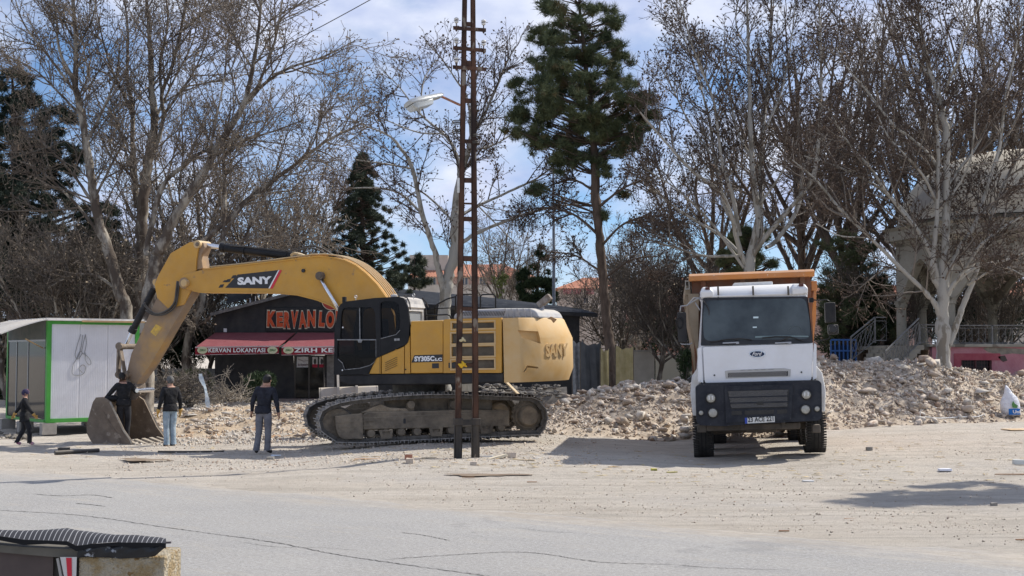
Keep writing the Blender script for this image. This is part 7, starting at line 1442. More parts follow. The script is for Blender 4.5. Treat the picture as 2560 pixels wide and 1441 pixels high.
# shrubs and leafy clumps
def shrub(px, py, rx, ry, Y, n, m, label, L_=.12, tw=.016, cat='shrub', stems=True):
    root = thing('shrub', label, cat, tuple(at(px, py + ry, Y))); I4 = Matrix.Identity(4); B = [pxblob(px, py, rx, ry, Y, .8), pxblob(px + rx * .4, py - ry * .3, rx * .6, ry * .7, Y, .8)]; zb_ = at(px, py + ry, Y).z
    if zb_ > .3: B.append(((at(px, py, Y).x, Y, zb_ * .5), (rx * Y / FPX, rx * Y / FPX * .8, zb_ * .5 + .2)))
    me, P0 = needles(px, B, n, L_, 'leaves', 7, tw); put('leaves', me, m, root, I4, kind='stuff'); b = np.array([at(px, py, Y).x, Y, min(0.0, zb_)]); r = np.random.default_rng(px)
    Q = np.stack([spline([b + r.normal(0, .05, 3), (b + p) / 2 + r.normal(0, .06, 3), p], 5) for p in P0[r.integers(0, len(P0), 40)]]); V, F = tubes(Q, np.tile(np.linspace(.02, .006, 5), (len(Q), 1)), 4); put('stems', np_mesh('stems', V, [F]), TW_P, root, I4, kind='stuff')
OLV = mat('olive_leaves', (.07, .085, .035), (.13, .14, .06), scale=3, rough=.8); GRS = mat('potted_leaves', (.03, .06, .025), (.06, .09, .035), scale=3, rough=.8)
shrub(475, 965, 62, 42, 52, 2200, OLV, 'olive green shrub growing right of the digger arm, behind the standing man')
shrub(650, 955, 42, 26, 56, 1100, GRS, 'dark leafy potted shrub against the black restaurant wall', .16)
o = thing('plant_pot', 'dark square planter under the potted shrub at the black restaurant wall', 'planter', tuple(at(650, 1000, 56)))
a, b = at(634, 1004, 56), at(668, 972, 56); put('pot', MB().box(a.x, b.x, 55.8, 56.3, a.z, b.z), RBK, o, I4, bevel=.02); put('soil', MB().box(a.x + .04, b.x - .04, 55.84, 56.26, b.z, b.z + .01), soil_m, o, I4)
shrub(1712, 905, 22, 34, 56, 900, GRS, 'dark green bush touching the left side of the truck'); shrub(1250, 700, 24, 22, 86, 500, mat('spring_leaves', (.12, .16, .04), (.19, .22, .07), scale=3), 'yellow-green bush behind the restaurant roof, right of the pole', .2, .03)
# thin brush heap of cut branches
def brush(px0, px1, py, Y, n, h, label, m, seed):
    r = np.random.default_rng(seed); root = thing('brush_heap', label, 'branches', tuple(at((px0 + px1) / 2, py, Y))); A = at(px0, py, Y); B = at(px1, py, Y); P0 = np.stack([r.uniform(A.x, B.x, n), r.uniform(Y - .8, Y + .8, n), A.z + h * .5 * r.random(n)], 1)
    D = r.normal(size=(n, 3)) * [1, .7, .35] + [0, 0, .25]; D /= np.linalg.norm(D, axis=1, keepdims=True); L_ = r.uniform(.4, 1.5, n)[:, None]; Q = [P0]
    for k in range(6): D = D + r.normal(size=(n, 3)) * .25; D /= np.linalg.norm(D, axis=1, keepdims=True); Q.append(Q[-1] + D * L_ / 6)
    Q = np.stack(Q, 1); R_ = np.tile(np.linspace(.018, .007, 7), (n, 1)); Q2, R2 = grow(r, Q, R_, n * 5, .15, .5, (25, 60), 3, .1, .2, rmin=.006); Q[..., 2] = np.maximum(Q[..., 2], A.z)
    V, F = join([tubes(Q, R_, 4), tubes(Q2, R2, 3)]); put('branches', np_mesh('branches', V, [F]), m, root, I4, kind='stuff')
TW_L = mat('cut_branch', (.30, .26, .21), (.40, .35, .28), scale=3, rough=.9)
brush(480, 625, 1012, 50, 110, .7, 'heap of pale cut branches left of the restaurant wall', TW_L, 3); brush(370, 520, 1000, 48, 170, 1.6, 'tangle of tall grey brushwood behind the standing man with gloves', TW_P, 4)

for (px, Y, sc, ro, lab) in ((395, 63, .95, 4.4, 'low bushy bare tree far behind between digger arm and restaurant'), (520, 66, .95, .7, 'low bushy bare tree far behind touching the restaurant left corner'), (330, 58, .85, 3.3, 'low bushy bare tree hidden behind the digger arm'), (20, 60, 1.0, 2.9, 'low bushy bare tree at the left edge behind the cedar'), (420, 70, 1.0, 5.2, 'bushy bare tree far behind the brushwood right of the digger arm')):
    place(px, 930, Y, sc, ro, GC, lab)
shrub(430, 860, 120, 60, 68, 2600, CYP_N, 'dark hedge far behind, seen between digger arm and restaurant', .3, .03); shrub(30, 840, 110, 60, 62, 2000, CYP_N, 'dark hedge at the left edge seen beside the kiosk', .3, .03)
shrub(1640, 840, 110, 50, 88, 1800, CYP_N, 'dark hedge far behind between pine trunk and truck', .3, .035); shrub(2150, 850, 120, 60, 76, 2600, CYP_N, 'dark hedge behind the blue gate and the stairs', .3, .03); shrub(2420, 800, 150, 70, 66, 3600, CED_N, 'dark evergreen mass seen through the pavilion arches', .3, .03)
# ================================================================ people
SKIN = mat('skin', (.42, .24, .17), rough=.6); NVY = mat('navy_shirt', (.012, .013, .020), (.026, .029, .042), scale=8, rough=.9, bump=.8, bscale=9); BLC = mat('black_cloth', (.010, .010, .011), (.024, .024, .027), scale=8, rough=.95, bump=.8, bscale=9)
GRP = mat('grey_trousers', (.13, .13, .15), (.20, .20, .22), scale=6, rough=.95, bump=.7, bscale=8); JEA = mat('pale_jeans', (.20, .27, .33), (.36, .44, .50), scale=5, rough=.95, bump=.8, bscale=8); SHO = mat('black_shoe', (.015, .015, .017), rough=.5)
HAI = mat('dark_hair', (.012, .010, .009), rough=.6); HAG = mat('grey_hair', (.06, .058, .055), (.14, .135, .13), scale=30, rough=.7); GLV = mat('glove_ochre', (.50, .27, .05), (.58, .38, .14), scale=9, rough=.9)
PNKS = mat('pink_shoe', (.45, .10, .22), (.5, .42, .42), scale=9, rough=.8); SCF = mat('scarf_print', (.020, .020, .05), (.05, .04, .09), scale=12, c3=(.35, .12, .14), s3=16, t3=.62, rough=.9)
def person(M, label, h, jo, mats, hair=HAI, cap=None, glove=None, face=0, long_coat=0, slim=1.0):
    """M place with +y as the way the person faces; jo overrides joints of a 1.78 m figure"""
    J = dict(pel=(0, 0, .95), spi=(0, .0, 1.12), che=(0, -.01, 1.32), nek=(0, 0, 1.49), hb=(0, .01, 1.575), ht=(0, .02, 1.69),
             sl=(-.175, 0, 1.425), el=(-.25, -.03, 1.15), wl=(-.29, .04, .90), pl=(-.295, .06, .82), sr=(.175, 0, 1.425), er=(.25, -.03, 1.15), wr=(.29, .04, .90), pr=(.295, .06, .82),
             hl=(-.095, 0, .90), kl=(-.105, .02, .50), al=(-.115, -.02, .09), tl=(-.13, .13, .035), hr=(.095, 0, .90), kr=(.105, .02, .50), ar=(.115, -.02, .09), tr=(.13, .13, .035), bel=(0, .02, 1.02))
    J.update(jo); names = list(J); idx = {k: i for i, k in enumerate(names)}
    Rr = dict(pel=(.155, .12), bel=(.16, .125), spi=(.155, .12), che=(.185, .125), nek=(.062, .062), hb=(.07, .082), ht=(.078, .098), sl=(.085, .08), el=(.058, .058), wl=(.038, .036), pl=(.042, .022), hl=(.105, .105), kl=(.075, .078), al=(.058, .06), tl=(.046, .034))
    for a, b in (('sr', 'sl'), ('er', 'el'), ('wr', 'wl'), ('pr', 'pl'), ('hr', 'hl'), ('kr', 'kl'), ('ar', 'al'), ('tr', 'tl')): Rr[a] = Rr[b]
    E = [('pel', 'bel'), ('bel', 'spi'), ('spi', 'che'), ('che', 'nek'), ('nek', 'hb'), ('hb', 'ht'), ('che', 'sl'), ('sl', 'el'), ('el', 'wl'), ('wl', 'pl'), ('che', 'sr'), ('sr', 'er'), ('er', 'wr'), ('wr', 'pr'), ('pel', 'hl'), ('hl', 'kl'), ('kl', 'al'), ('al', 'tl'), ('pel', 'hr'), ('hr', 'kr'), ('kr', 'ar'), ('ar', 'tr')]
    me = bpy.data.meshes.new('body'); me.from_pydata([J[n] for n in names], [(idx[a], idx[b]) for a, b in E], []); ob = bpy.data.objects.new('tmp', me); COL.objects.link(ob)
    sk = ob.modifiers.new('s', 'SKIN'); sk.use_smooth_shade = True
    for n in names: v = me.skin_vertices[0].data[idx[n]]; v.radius = (Rr[n][0] * slim, Rr[n][1] * slim) if n not in ('hb', 'ht', 'nek') else Rr[n]; v.use_root = (n == 'pel')
    sb = ob.modifiers.new('d', 'SUBSURF'); sb.levels = 2; sb.render_levels = 2
    bpy.context.view_layer.update(); body = bpy.data.meshes.new_from_object(ob.evaluated_get(bpy.context.evaluated_depsgraph_get())); bpy.data.objects.remove(ob)
    # fingers joined into the same mesh as short bent tapering tubes rooted in the palm
    mb = MB(); R0 = random.Random(5)
    for s, w_, p_ in ((-1, 'wl', 'pl'), (1, 'wr', 'pr')):
        w, p = Vector(J[w_]), Vector(J[p_]); d = (p - w).normalized(); inn = Vector((-s, 0, 0)); fr = Vector((0, 1, 0)); fr = (fr - d * fr.dot(d)).normalized(); inn = d.cross(fr) * (1 if (d.cross(fr)).x * -s > 0 else -1)
        for k, ln in enumerate((.075, .085, .08, .062)):
            b = p + fr * (.030 - .02 * k) + d * .005; mb.tube([b - d * .02, b + d * ln * .45, b + d * ln * .8 + inn * ln * .18, b + d * ln * .95 + inn * ln * .45], [.011, .0105, .0095, .007], 6)
        b = p + fr * .035 - d * .03; mb.tube([b - fr * .015, b + fr * .025 + d * .03 + inn * .01, b + fr * .03 + d * .058 + inn * .02], [.013, .012, .008], 6)
    hb, ht = Vector(J['hb']), Vector(J['ht']); up = (ht - hb).normalized(); Rz = Matrix.Rotation(face, 3, 'Z'); f = Rz @ Vector((0, 1, 0)); sd = Rz @ Vector((1, 0, 0)); c = (hb + ht) / 2
    nb = len(mb.f)
    mb.add([c + f * .095 + up * .02, c + f * .095 - up * .03 + sd * .018, c + f * .095 - up * .03 - sd * .018, c + f * .125 - up * .025], [(0, 2, 3), (0, 3, 1), (1, 3, 2)])  # nose
    for s in (-1, 1): mb.ell(c + sd * s * .086 - f * .005 - up * .01, (.012, .022, .032), 8, 6); 
    base_n = len(body.vertices)
    bm = bmesh.new(); bm.from_mesh(body); vs = [bm.verts.new(v) for v in mb.v]
    for fc in mb.f:
        try: bm.faces.new([vs[i] for i in fc]).smooth = True
        except ValueError: pass
    bm.to_mesh(body); bm.free()
    # clothing colours by nearest bone
    co = np.empty(len(body.polygons) * 3); body.polygons.foreach_get('center', co); co = co.reshape(-1, 3); segs = np.array([[J[a], J[b]] for a, b in E]); A, B = segs[:, 0], segs[:, 1]; AB = B - A
    t = np.clip(((co[:, None] - A) * AB).sum(2) / (AB * AB).sum(1), 0, 1); dd = np.linalg.norm(co[:, None] - (A + AB * t[..., None]), axis=2); near = dd.argmin(1)
    slot = np.zeros(len(co), int)      # 0 top 1 trousers 2 skin 3 shoes 4 glove
    for i, (a, b) in enumerate(E):
        m = near == i
        if b in ('hb', 'ht'): slot[m] = 2
        if (a, b) == ('che', 'nek'): slot[m & (co[:, 2] > J['nek'][2] - .02)] = 2
        if b in ('pl', 'pr'): slot[m] = 4
        if (a, b) in (('el', 'wl'), ('er', 'wr')): slot[m & (t[:, i] > .93)] = 4
        if a in ('hl', 'hr', 'kl', 'kr'): slot[m] = 1
        if b in ('hl', 'hr'): slot[m] = 1
        if b in ('tl', 'tr'): slot[m] = 3
        if (a, b) == ('pel', 'bel'): slot[m & (co[:, 2] < .93 - long_coat)] = 1
    if long_coat: slot[(slot == 1) & (co[:, 2] > .93 - long_coat)] = 0
    else: slot[(slot == 1) & (co[:, 2] > .905)] = 0
    top, tro, sho = mats
    for m in (top, tro, SKIN, sho, glove or SKIN): body.materials.append(m)
    body.polygons.foreach_set('material_index', slot.astype(np.int32)); s = h / 1.78
    M = M @ Matrix.Diagonal((s, s, s, 1)); p = put('person', body, None, None, M); tag(p, label, 'person')
    # hair or scarf: an open shell over the skull
    mb = MB(); n = 16; rings = []
    for j in range(7):
        th = pi * .76 * j / 6; ring = []
        for i in range(n):
            a = 2 * pi * i / n; fx, fy = cos(a), sin(a); e = 1.0 if cap else (1 - .0 * fy); low = th * (1 if fy < .25 else .62 if not cap else .8)
            v = sd * (.087 * 1.06 * sin(low) * fx) + f * (.108 * sin(low) * fy) + up * (.112 * cos(low)); ring.append(c + up * .022 + v * (1.10 if cap else 1.03) - f * .004)
        rings.append(ring)
    mb.loft(rings, caps=False); mb.add([rings[0][0]], []); put('headscarf' if cap else 'hair', mb, cap or hair, p, M, smooth=True)
    # loose garment shells
    def hem(z0, z1, r0, r1, m, name, cx=0, cy=0):
        mb = MB(); rr = random.Random(3); mb.loft([[(cx + (r0 + (r1 - r0) * k / 4) * cos(2 * pi * i / 20) * (1 + .03 * sin(i * 2.3 + k)), cy + .78 * (r0 + (r1 - r0) * k / 4) * sin(2 * pi * i / 20) * (1 + .04 * cos(i * 1.7 + k)), z0 + (z1 - z0) * k / 4) for i in range(20)] for k in range(5)], caps=False)
        o = put(name, mb, m, p, M, smooth=True); o.modifiers.new('s', 'SOLIDIFY').thickness = .008
    if long_coat: hem(1.05, .93 - long_coat, .165 * slim, .19 * slim, top, 'coat_hem')
    else: hem(1.06, .89, .165 * slim, .178 * slim, top, 'shirt_hem')
    for k, a in (('kl', 'al'), ('kr', 'ar')):
        K_, A_ = Vector(J[k]), Vector(J[a]); mb = MB(); mb.loft([[tuple(K_.lerp(A_, t_) + Vector((r * cos(2 * pi * i / 14), r * sin(2 * pi * i / 14), 0))) for i in range(14)] for t_, r in ((-.1, .075), (.3, .072), (.6, .070), (.9, .074), (1.03, .078))], caps=False); put('trouser_leg', mb, tro, p, M, smooth=True)
    for w, e in (('wl', 'el'), ('wr', 'er')):
        if glove: W_ = Vector(J[w]); E_ = Vector(J[e]); d = (W_ - E_).normalized(); put('glove_cuff', MB().cyl(W_ - d * .05, W_ + d * .02, .052, 12, .045), glove, p, M, smooth=True)
    return p
def stand(px, py, yaw=0, Y=None, dz=0):
    g = ground(px, py) if Y is None else at(px, py, Y); return Matrix.Translation((g.x, g.y, g.z + dz)) @ Matrix.Rotation(RAD(yaw), 4, 'Z'), g
def hh(px, pyt, pyb, g): return at(px, pyt, g.y).z - g.z
M, g = stand(656, 1135, -8)
person(M, 'man in dark navy shirt and grey trousers standing with his back to the camera', hh(668, 934, 0, g) * 1.0, dict(
    pel=(.02, 0, .95), hl=(-.075, 0, .9), hr=(.115, 0, .9), kl=(-.09, .02, .50), al=(-.14, .0, .09), tl=(-.17, .12, .035), kr=(.12, .02, .5), ar=(.10, .04, .09), tr=(.16, .17, .035), bel=(.02, .02, 1.02), spi=(.03, 0, 1.12), che=(.05, -.01, 1.32), nek=(.07, 0, 1.49), hb=(.08, .02, 1.575), ht=(.085, .04, 1.685),
    sl=(-.13, 0, 1.42), el=(-.22, -.04, 1.16), wl=(-.27, .06, .93), pl=(-.30, .10, .87), sr=(.24, 0, 1.41), er=(.32, -.02, 1.15), wr=(.345, .05, .90), pr=(.35, .07, .83)), (NVY, GRP, SHO), slim=1.04)
M, g = stand(424, 1119, 38, Y=32.6)
person(M, 'grey-haired man in black jacket, pale jeans and ochre gloves beside the digger bucket', hh(424, 938, 0, g), dict(kl=(-.08, .02, .5), kr=(.08, .02, .5), al=(-.085, -.02, .09), ar=(.085, -.02, .09), tl=(-.09, .14, .035), tr=(.09, .14, .035)), (BLC, JEA, SHO), hair=HAG, glove=GLV, slim=1.05)
M, g = stand(60, 1114, -70, Y=32.4)
person(M, 'small woman in black coat, dark patterned headscarf and yellow gloves walking by the kiosk', hh(64, 972, 0, g), dict(
    el=(-.25, -.16, 1.17), wl=(-.27, -.30, .97), pl=(-.27, -.34, .90), er=(.22, .12, 1.16), wr=(.23, .28, .96), pr=(.23, .33, .90), kl=(-.09, -.02, .5), al=(-.09, -.22, .10), tl=(-.10, -.08, .035), kr=(.09, .16, .5), ar=(.09, .16, .09), tr=(.10, .31, .04)), (BLC, mat('black_trousers', (.012, .012, .014), (.03, .03, .034), scale=8, rough=.95), PNKS), cap=SCF, glove=GLV, long_coat=.20, slim=1.08)
# worker in the bucket: stands inside it, leaning on the bucket and the linkage
bp_ = U.M @ U.on(308, 1100, -.52); M = Matrix.Translation((bp_.x + .0, bp_.y, bp_.z + .0)) @ Matrix.Rotation(RAD(12), 4, 'Z')
hgt = at(307, 929, bp_.y).z - bp_.z
person(M, 'person in black clothes standing inside the digger bucket with arms spread over its edge', min(1.86, hgt), dict(
    nek=(-.02, .02, 1.49), hb=(-.05, .04, 1.565), ht=(-.06, .05, 1.68), sl=(-.18, 0, 1.41), el=(-.34, .05, 1.22), wl=(-.46, .16, 1.10), pl=(-.52, .20, 1.08), sr=(.17, 0, 1.42), er=(.31, .08, 1.24), wr=(.30, .24, 1.10), pr=(.30, .30, 1.08),
    kl=(-.08, .02, .5), kr=(.11, .03, .5), al=(-.04, 0, .09), ar=(.08, .0, .09), tl=(-.05, .14, .035), tr=(.09, .14, .035)), (BLC, mat('black_trousers', (.012, .012, .014)), SHO), slim=1.1)
c = U.M @ U.on(275, 1000, -.6); mb = MB(); mb.ell((0, 0, 0), (.20, .16, .07), 16, 8); mb.v = [(x * (1 + .2 * sin(y * 40)), y * (1 + .2 * cos(x * 30)), z * (1 + .4 * sin(x * 25 + y * 31))) for x, y, z in mb.v]
o = put('folded_jacket', mb, BLC, None, Matrix.Translation(c + Vector((.05, 0, .03))), smooth=True); tag(o, 'black jacket thrown over the top edge of the digger bucket', 'jacket')
# ================================================================ foreground wall corner with cloth cover (lower left)
I4 = Matrix.Identity(4)
WF = Frame((at(412, 1395, 7.0).x, 7.0, 0), yaw=0)      # x to the right, right edge of the pillar at x = 0
def wx(px, py=1400, v=0): return WF.on(px, py, v).x
def wz(py, v=0): return WF.on(300, py, v).z
OCH = mat('ochre_stone', (.40, .29, .15), (.52, .45, .33), scale=9, rough=.95, bump=1.0, bscale=60, c3=(.30, .19, .08), s3=14, t3=.60, lo=.42, hi=.56)
cb = thing('covered_counter', 'low counter at the lower left with textured ochre pillar and striped dark cloth cover', 'counter', M=WF)
put('pillar', MB().box(wx(196), 0, .0, .35, 0, wz(1392)), OCH, cb, WF, bevel=.012)
DKB = mat('dark_brown_panel', (.075, .055, .05), (.10, .075, .065), scale=3, rough=.7); OLD = mat('olive_grey_panel', (.11, .10, .08), (.15, .135, .11), scale=5, rough=.8)
put('panel', MB().box(wx(-60), wx(128), .03, .3, 0, wz(1382)), DKB, cb, WF); put('panel', MB().box(wx(128), wx(196), .05, .3, 0, wz(1372)), mat('dark_strip', (.05, .045, .038)), cb, WF)
put('top_board', MB().prism(WF.xz([(-60, 1358), (60, 1368), (196, 1374), (196, 1396), (120, 1392), (-60, 1376)], 0), .0, .3), OLD, cb, WF)
# black glossy plastic over the pillar head
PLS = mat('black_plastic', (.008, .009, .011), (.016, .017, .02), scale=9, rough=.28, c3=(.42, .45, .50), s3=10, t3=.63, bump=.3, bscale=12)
n = 26; V = []
x0, x1 = wx(196), wx(414)
for j in range(5):
    for i in range(n + 1):
        t = i / n; lowz = wz(1394 - 2 * sin(t * 9)) if t < .86 else wz(1394) + (t - .86) / .14 * (wz(1366) - wz(1394)) * .9
        V.append((x0 + (x1 - x0) * t, -.012 - .006 * sin(t * 25 + j * 2) - .01 * (j in (1, 2, 3)), wz(1359) + (lowz - wz(1359)) * j / 4))
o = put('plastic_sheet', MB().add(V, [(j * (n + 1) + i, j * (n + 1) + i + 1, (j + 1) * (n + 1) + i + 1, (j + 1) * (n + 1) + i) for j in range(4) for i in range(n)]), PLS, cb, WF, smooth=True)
# striped cloth: follows a humped top outline and runs back over the counter
STR = bpy.data.materials.new('striped_cloth'); STR.use_nodes = True; N_ = STR.node_tree.nodes; K_ = STR.node_tree.links.new
t_ = N_.new('ShaderNodeTexCoord'); w_ = N_.new('ShaderNodeTexWave'); w_.wave_type = 'BANDS'; w_.bands_direction = 'X'; w_.inputs['Scale'].default_value = 12.2; w_.inputs['Distortion'].default_value = .05
r_ = N_.new('ShaderNodeValToRGB'); r_.color_ramp.elements[0].position = .93; r_.color_ramp.elements[0].color = (.030, .030, .036, 1); r_.color_ramp.elements[1].position = .985; r_.color_ramp.elements[1].color = (.38, .38, .38, 1)
K_(t_.outputs['Object'], w_.inputs['Vector']); K_(w_.outputs['Fac'], r_.inputs['Fac']); K_(r_.outputs['Color'], N_['Principled BSDF'].inputs['Base Color']); N_['Principled BSDF'].inputs['Roughness'].default_value = .8
tops = [(-60, 1332), (0, 1330), (60, 1329), (120, 1326), (168, 1322), (190, 1325), (230, 1331), (290, 1337), (340, 1342), (380, 1346), (400, 1351), (415, 1357)]
bots = [(-60, 1336), (0, 1341), (60, 1350), (120, 1352), (168, 1354), (190, 1365), (230, 1361), (290, 1357), (340, 1357), (380, 1358), (400, 1358), (415, 1359)]
V = []; nj = 7
for j in range(nj):
    u = j / (nj - 1)
    for (ta, tb), (ba, bb) in zip(tops, bots):
        f = WF.on(ba, bb, -.03); b_ = WF.on(ta, tb, .10); p = f.lerp(b_, u); p.z += .02 * sin(u * pi) + .004 * sin(ta * .09 + u * 5); V.append(p)
k = len(tops); put('striped_cloth', MB().add(V, [(j * k + i, j * k + i + 1, (j + 1) * k + i + 1, (j + 1) * k + i) for j in range(nj - 1) for i in range(k - 1)]), STR, cb, WF, smooth=True)
mb = MB()
for i in range(k - 1):
    a, b = WF.on(*bots[i], -.035), WF.on(*bots[i + 1], -.035); h = .022; mb.add([a, b, b - Vector((0, 0, h + .006 * sin(i * 2))), a - Vector((0, 0, h + .006 * sin(i * 2 - 2))), a + Vector((0, .02, 0)), b + Vector((0, .02, 0))], [(0, 3, 2, 1), (0, 1, 5, 4)])
put('cloth_edge', mb, mat('frayed_edge', (.012, .012, .013), rough=1), cb, WF)
put('batten', MB().bar(WF.on(395, 1358, .02), WF.on(428, 1356.5, .02), .012, .010), mat('batten_grey', (.14, .12, .12)), cb, WF)
sg = thing('striped_board', 'narrow white board with a red stripe standing against the low counter', 'board', M=WF)
put('board', MB().add([WF.on(150, 1393, -.02), WF.on(192, 1393, -.02), WF.on(190, 1460, -.02), WF.on(164, 1460, -.02), WF.on(150, 1393, -.0), WF.on(192, 1393, -.0), WF.on(190, 1460, -.0), WF.on(164, 1460, -.0)], [(0, 3, 2, 1), (4, 5, 6, 7), (0, 1, 5, 4), (3, 2, 6, 7), (0, 4, 7, 3), (1, 5, 6, 2)]), mat('board_white', (.60, .57, .54), rough=.6), sg, WF)
put('red_stripe', MB().add([WF.on(165, 1395, -.023), WF.on(179, 1395, -.023), WF.on(180, 1460, -.023), WF.on(170, 1460, -.023)], [(0, 3, 2, 1)]), mat('stripe_red', (.58, .03, .05)), sg, WF)
put('edge_strip', MB().bar(WF.on(144, 1396, -.02), WF.on(156, 1460, -.02), .012, .012), mat('edge_pale', (.35, .33, .30)), sg, WF)

# ================================================================ litter on the lot, each a thing
def mm_(c1, c2=None): return mat('litter_%02x%02x%02x' % tuple(int(v * 255) for v in c1), c1, c2, scale=14, rough=.85)
def litter(name, px, py, L_, W_, H_, c, label, cat, yaw=0, tilt=0, seed=0, n=9, group=None):
    g = ground(px, py); r = random.Random(px * 7 + py); bm = bmesh.new()
    for sx in (-1, 1):
        for sy in (-1, 1):
            for sz in (0, 1): bm.verts.new((sx * L_ / 2 * r.uniform(.8, 1), sy * W_ / 2 * r.uniform(.7, 1), sz * H_ * r.uniform(.8, 1)))
    for _ in range(n - 8 if n > 8 else 2): bm.verts.new((r.uniform(-.5, .5) * L_ * 1.08, r.uniform(-.5, .5) * W_ * 1.05, r.uniform(.2, 1) * H_))
    bmesh.ops.convex_hull(bm, input=bm.verts); me = bpy.data.meshes.new(name); bm.to_mesh(me); bm.free()
    o = put(name, me, c, None, Matrix.Translation((g.x, g.y, g.z + .005)) @ Matrix.Rotation(RAD(yaw), 4, 'Z') @ Matrix.Rotation(RAD(tilt), 4, 'Y'), bevel=min(H_, .02) * .3); return tag(o, label, cat, group)
WOOD = mat('plank_wood', (.52, .40, .24), (.62, .50, .33), scale=4, rough=.9, stretch=(.3, 3, 1)); WOOD2 = mat('pale_board', (.66, .57, .42), (.72, .65, .5), scale=4, rough=.9); WOOD3 = mat('brown_board', (.30, .17, .09), (.38, .23, .13), scale=4)
g_ = ground(1023, 1152); litter('stone', 1025, 1160, .16, .14, .11, stone_m, 'pale rounded stone in front of the red brick left of the pole', 'stone'); litter('brick', 1021, 1152, .15, .10, .12, brick_m, 'broken red brick lying left of the rusty pole feet', 'brick', 10)
litter('board', 1245, 1147, .42, .16, .05, WOOD2, 'cream broken board lying right of the rusty pole feet', 'board', 25, -12); litter('stone', 1275, 1145, .26, .18, .11, stone_m, 'grey-brown stone touching the cream board right of the pole', 'stone')
litter('board', 1310, 1152, .5, .08, .02, WOOD, 'tan splintered plank beyond the cream board', 'plank', -15); litter('board', 1215, 1143, .3, .05, .02, mm_((.55, .55, .55)), 'thin pale grey slat left of the cream board', 'slat', 5)
litter('board', 920, 1150, .55, .10, .03, mm_((.55, .33, .20), (.62, .45, .3)), 'reddish wooden board on the dirt in front of the tracks', 'board', 8); litter('board', 893, 1153, .14, .06, .02, mm_((.6, .6, .58)), 'small white chip left of the reddish board', 'chip')
litter('board', 1072, 1147, .3, .06, .02, WOOD, 'tan wooden offcut between the red brick and the pole', 'plank', 20); litter('stone', 1184, 1164, .14, .12, .07, stone_m, 'small stone at the right foot of the rusty pole', 'stone')
litter('plastic_scrap', 690, 1141, .22, .12, .03, mm_((.55, .62, .72), (.75, .78, .8)), 'crumpled pale blue plastic near the feet of the man in navy', 'plastic'); litter('stone', 676, 1150, .16, .12, .06, mat('grey_stone_small', (.2, .19, .17), (.3, .28, .25), scale=8), 'dark grey stone in front of the man in navy', 'stone')
litter('paper_scrap', 2362, 1178, .24, .14, .04, mm_((.75, .76, .82)), 'crumpled white paper on the dirt right of the truck', 'paper'); litter('paper_scrap', 2020, 1206, .20, .10, .03, mm_((.68, .67, .64)), 'white scrap on the dirt in front of the truck', 'paper')
litter('board', 2545, 1076, .75, .5, .03, mm_((.60, .42, .24), (.66, .5, .32)), 'tan flat board at the right edge below the rubble', 'board', 10); litter('stone', 2485, 1268, .10, .08, .06, MATS['grey_stone_small'], 'small dark stone inside the shadow at lower right', 'stone')
litter('board', 2525, 1188, .55, .05, .02, WOOD3, 'dark brown stick at the right edge above the shadow', 'stick', -3); litter('paper_scrap', 2548, 1162, .24, .14, .09, mm_((.6, .62, .6)), 'pale container lying at the right edge of the dirt', 'litter')
litter('stone', 2173, 1127, .13, .12, .08, MATS['grey_stone_small'], 'dark stone on the dirt right of the truck wheel', 'stone'); litter('leaf_litter', 1635, 1180, .12, .10, .06, mm_((.45, .40, .08), (.3, .28, .07)), 'yellow-green leafy scrap in front of the truck shadow', 'leaves'); litter('leaf_litter', 1680, 1184, .22, .06, .03, mm_((.42, .36, .12)), 'small yellowish sprig right of the leafy scrap', 'leaves', 20)
litter('stone', 215, 1133, .1, .08, .04, stone_m, 'small pale stone in front of the digger bucket', 'stone')
for i, (px, py, L_) in enumerate(((1330, 1207, .18), (1170, 1195, .25), (2130, 1300, .22), (1960, 1330, .14), (2560, 1352, .2), (1740, 1190, .2))): litter('stick', px, py, L_, .025, .015, WOOD3, ('thin brown stick on the dirt below the cream board', 'pale brown stick below the rusty pole feet', 'thin stick on the dirt edge below the truck', 'short stick near the asphalt edge under the truck', 'short stick at the right edge above the asphalt', 'thin stick below the left corner of the truck shadow')[i], 'stick', 5)
# black pipe and black lump by the bucket
a, b = ground(137, 1137), ground(247, 1131.5); o = put('black_pipe', MB().cyl(a + Vector((0, 0, .04)), b + Vector((0, 0, .05)), .045, 12), HOS, None, I4); tag(o, 'straight black pipe lying on the dirt in front of the digger bucket', 'pipe')
o = litter('black_lump', 160, 1131, .26, .2, .12, HOS, 'black rubber lump lying on the black pipe left of the bucket', 'rubber'); 
a, b = ground(395, 1133), ground(560, 1131); o = put('black_pipe', MB().tube([a + Vector((0, 0, .03)), a.lerp(b, .5) + Vector((0, 0, .02)), b + Vector((0, 0, .02))], .022, 8), HOS, None, I4); tag(o, 'thin black hose on the dirt right of the man with gloves', 'hose')
# wet patches
def patch(px, py, rx, ry, m, nm='stain'):
    P_ = []; 
    for k in range(36):
        t = 2 * pi * k / 36; rr = 1 + .25 * sin(3 * t + px) + .12 * sin(7 * t); g = ground(px + rx * rr * cos(t), py + ry * rr * sin(t)); P_.append((g.x, g.y, float(ground_z(np.array(g.x), np.array(g.y))) + .012))
    c = ground(px, py); zc = max(p[2] for p in P_); P_ = [(x, y, zc) for x, y, z in P_]
    put(nm, MB().add(P_, [tuple(range(36))]), m, bpy.data.objects['ground'], I4)
WETM = mat('wet_dirt', (.17, .12, .08), (.27, .21, .15), scale=3, rough=.7)
patch(1215, 1189, 100, 3.5, WETM); patch(360, 1154, 60, 3.2, WETM)
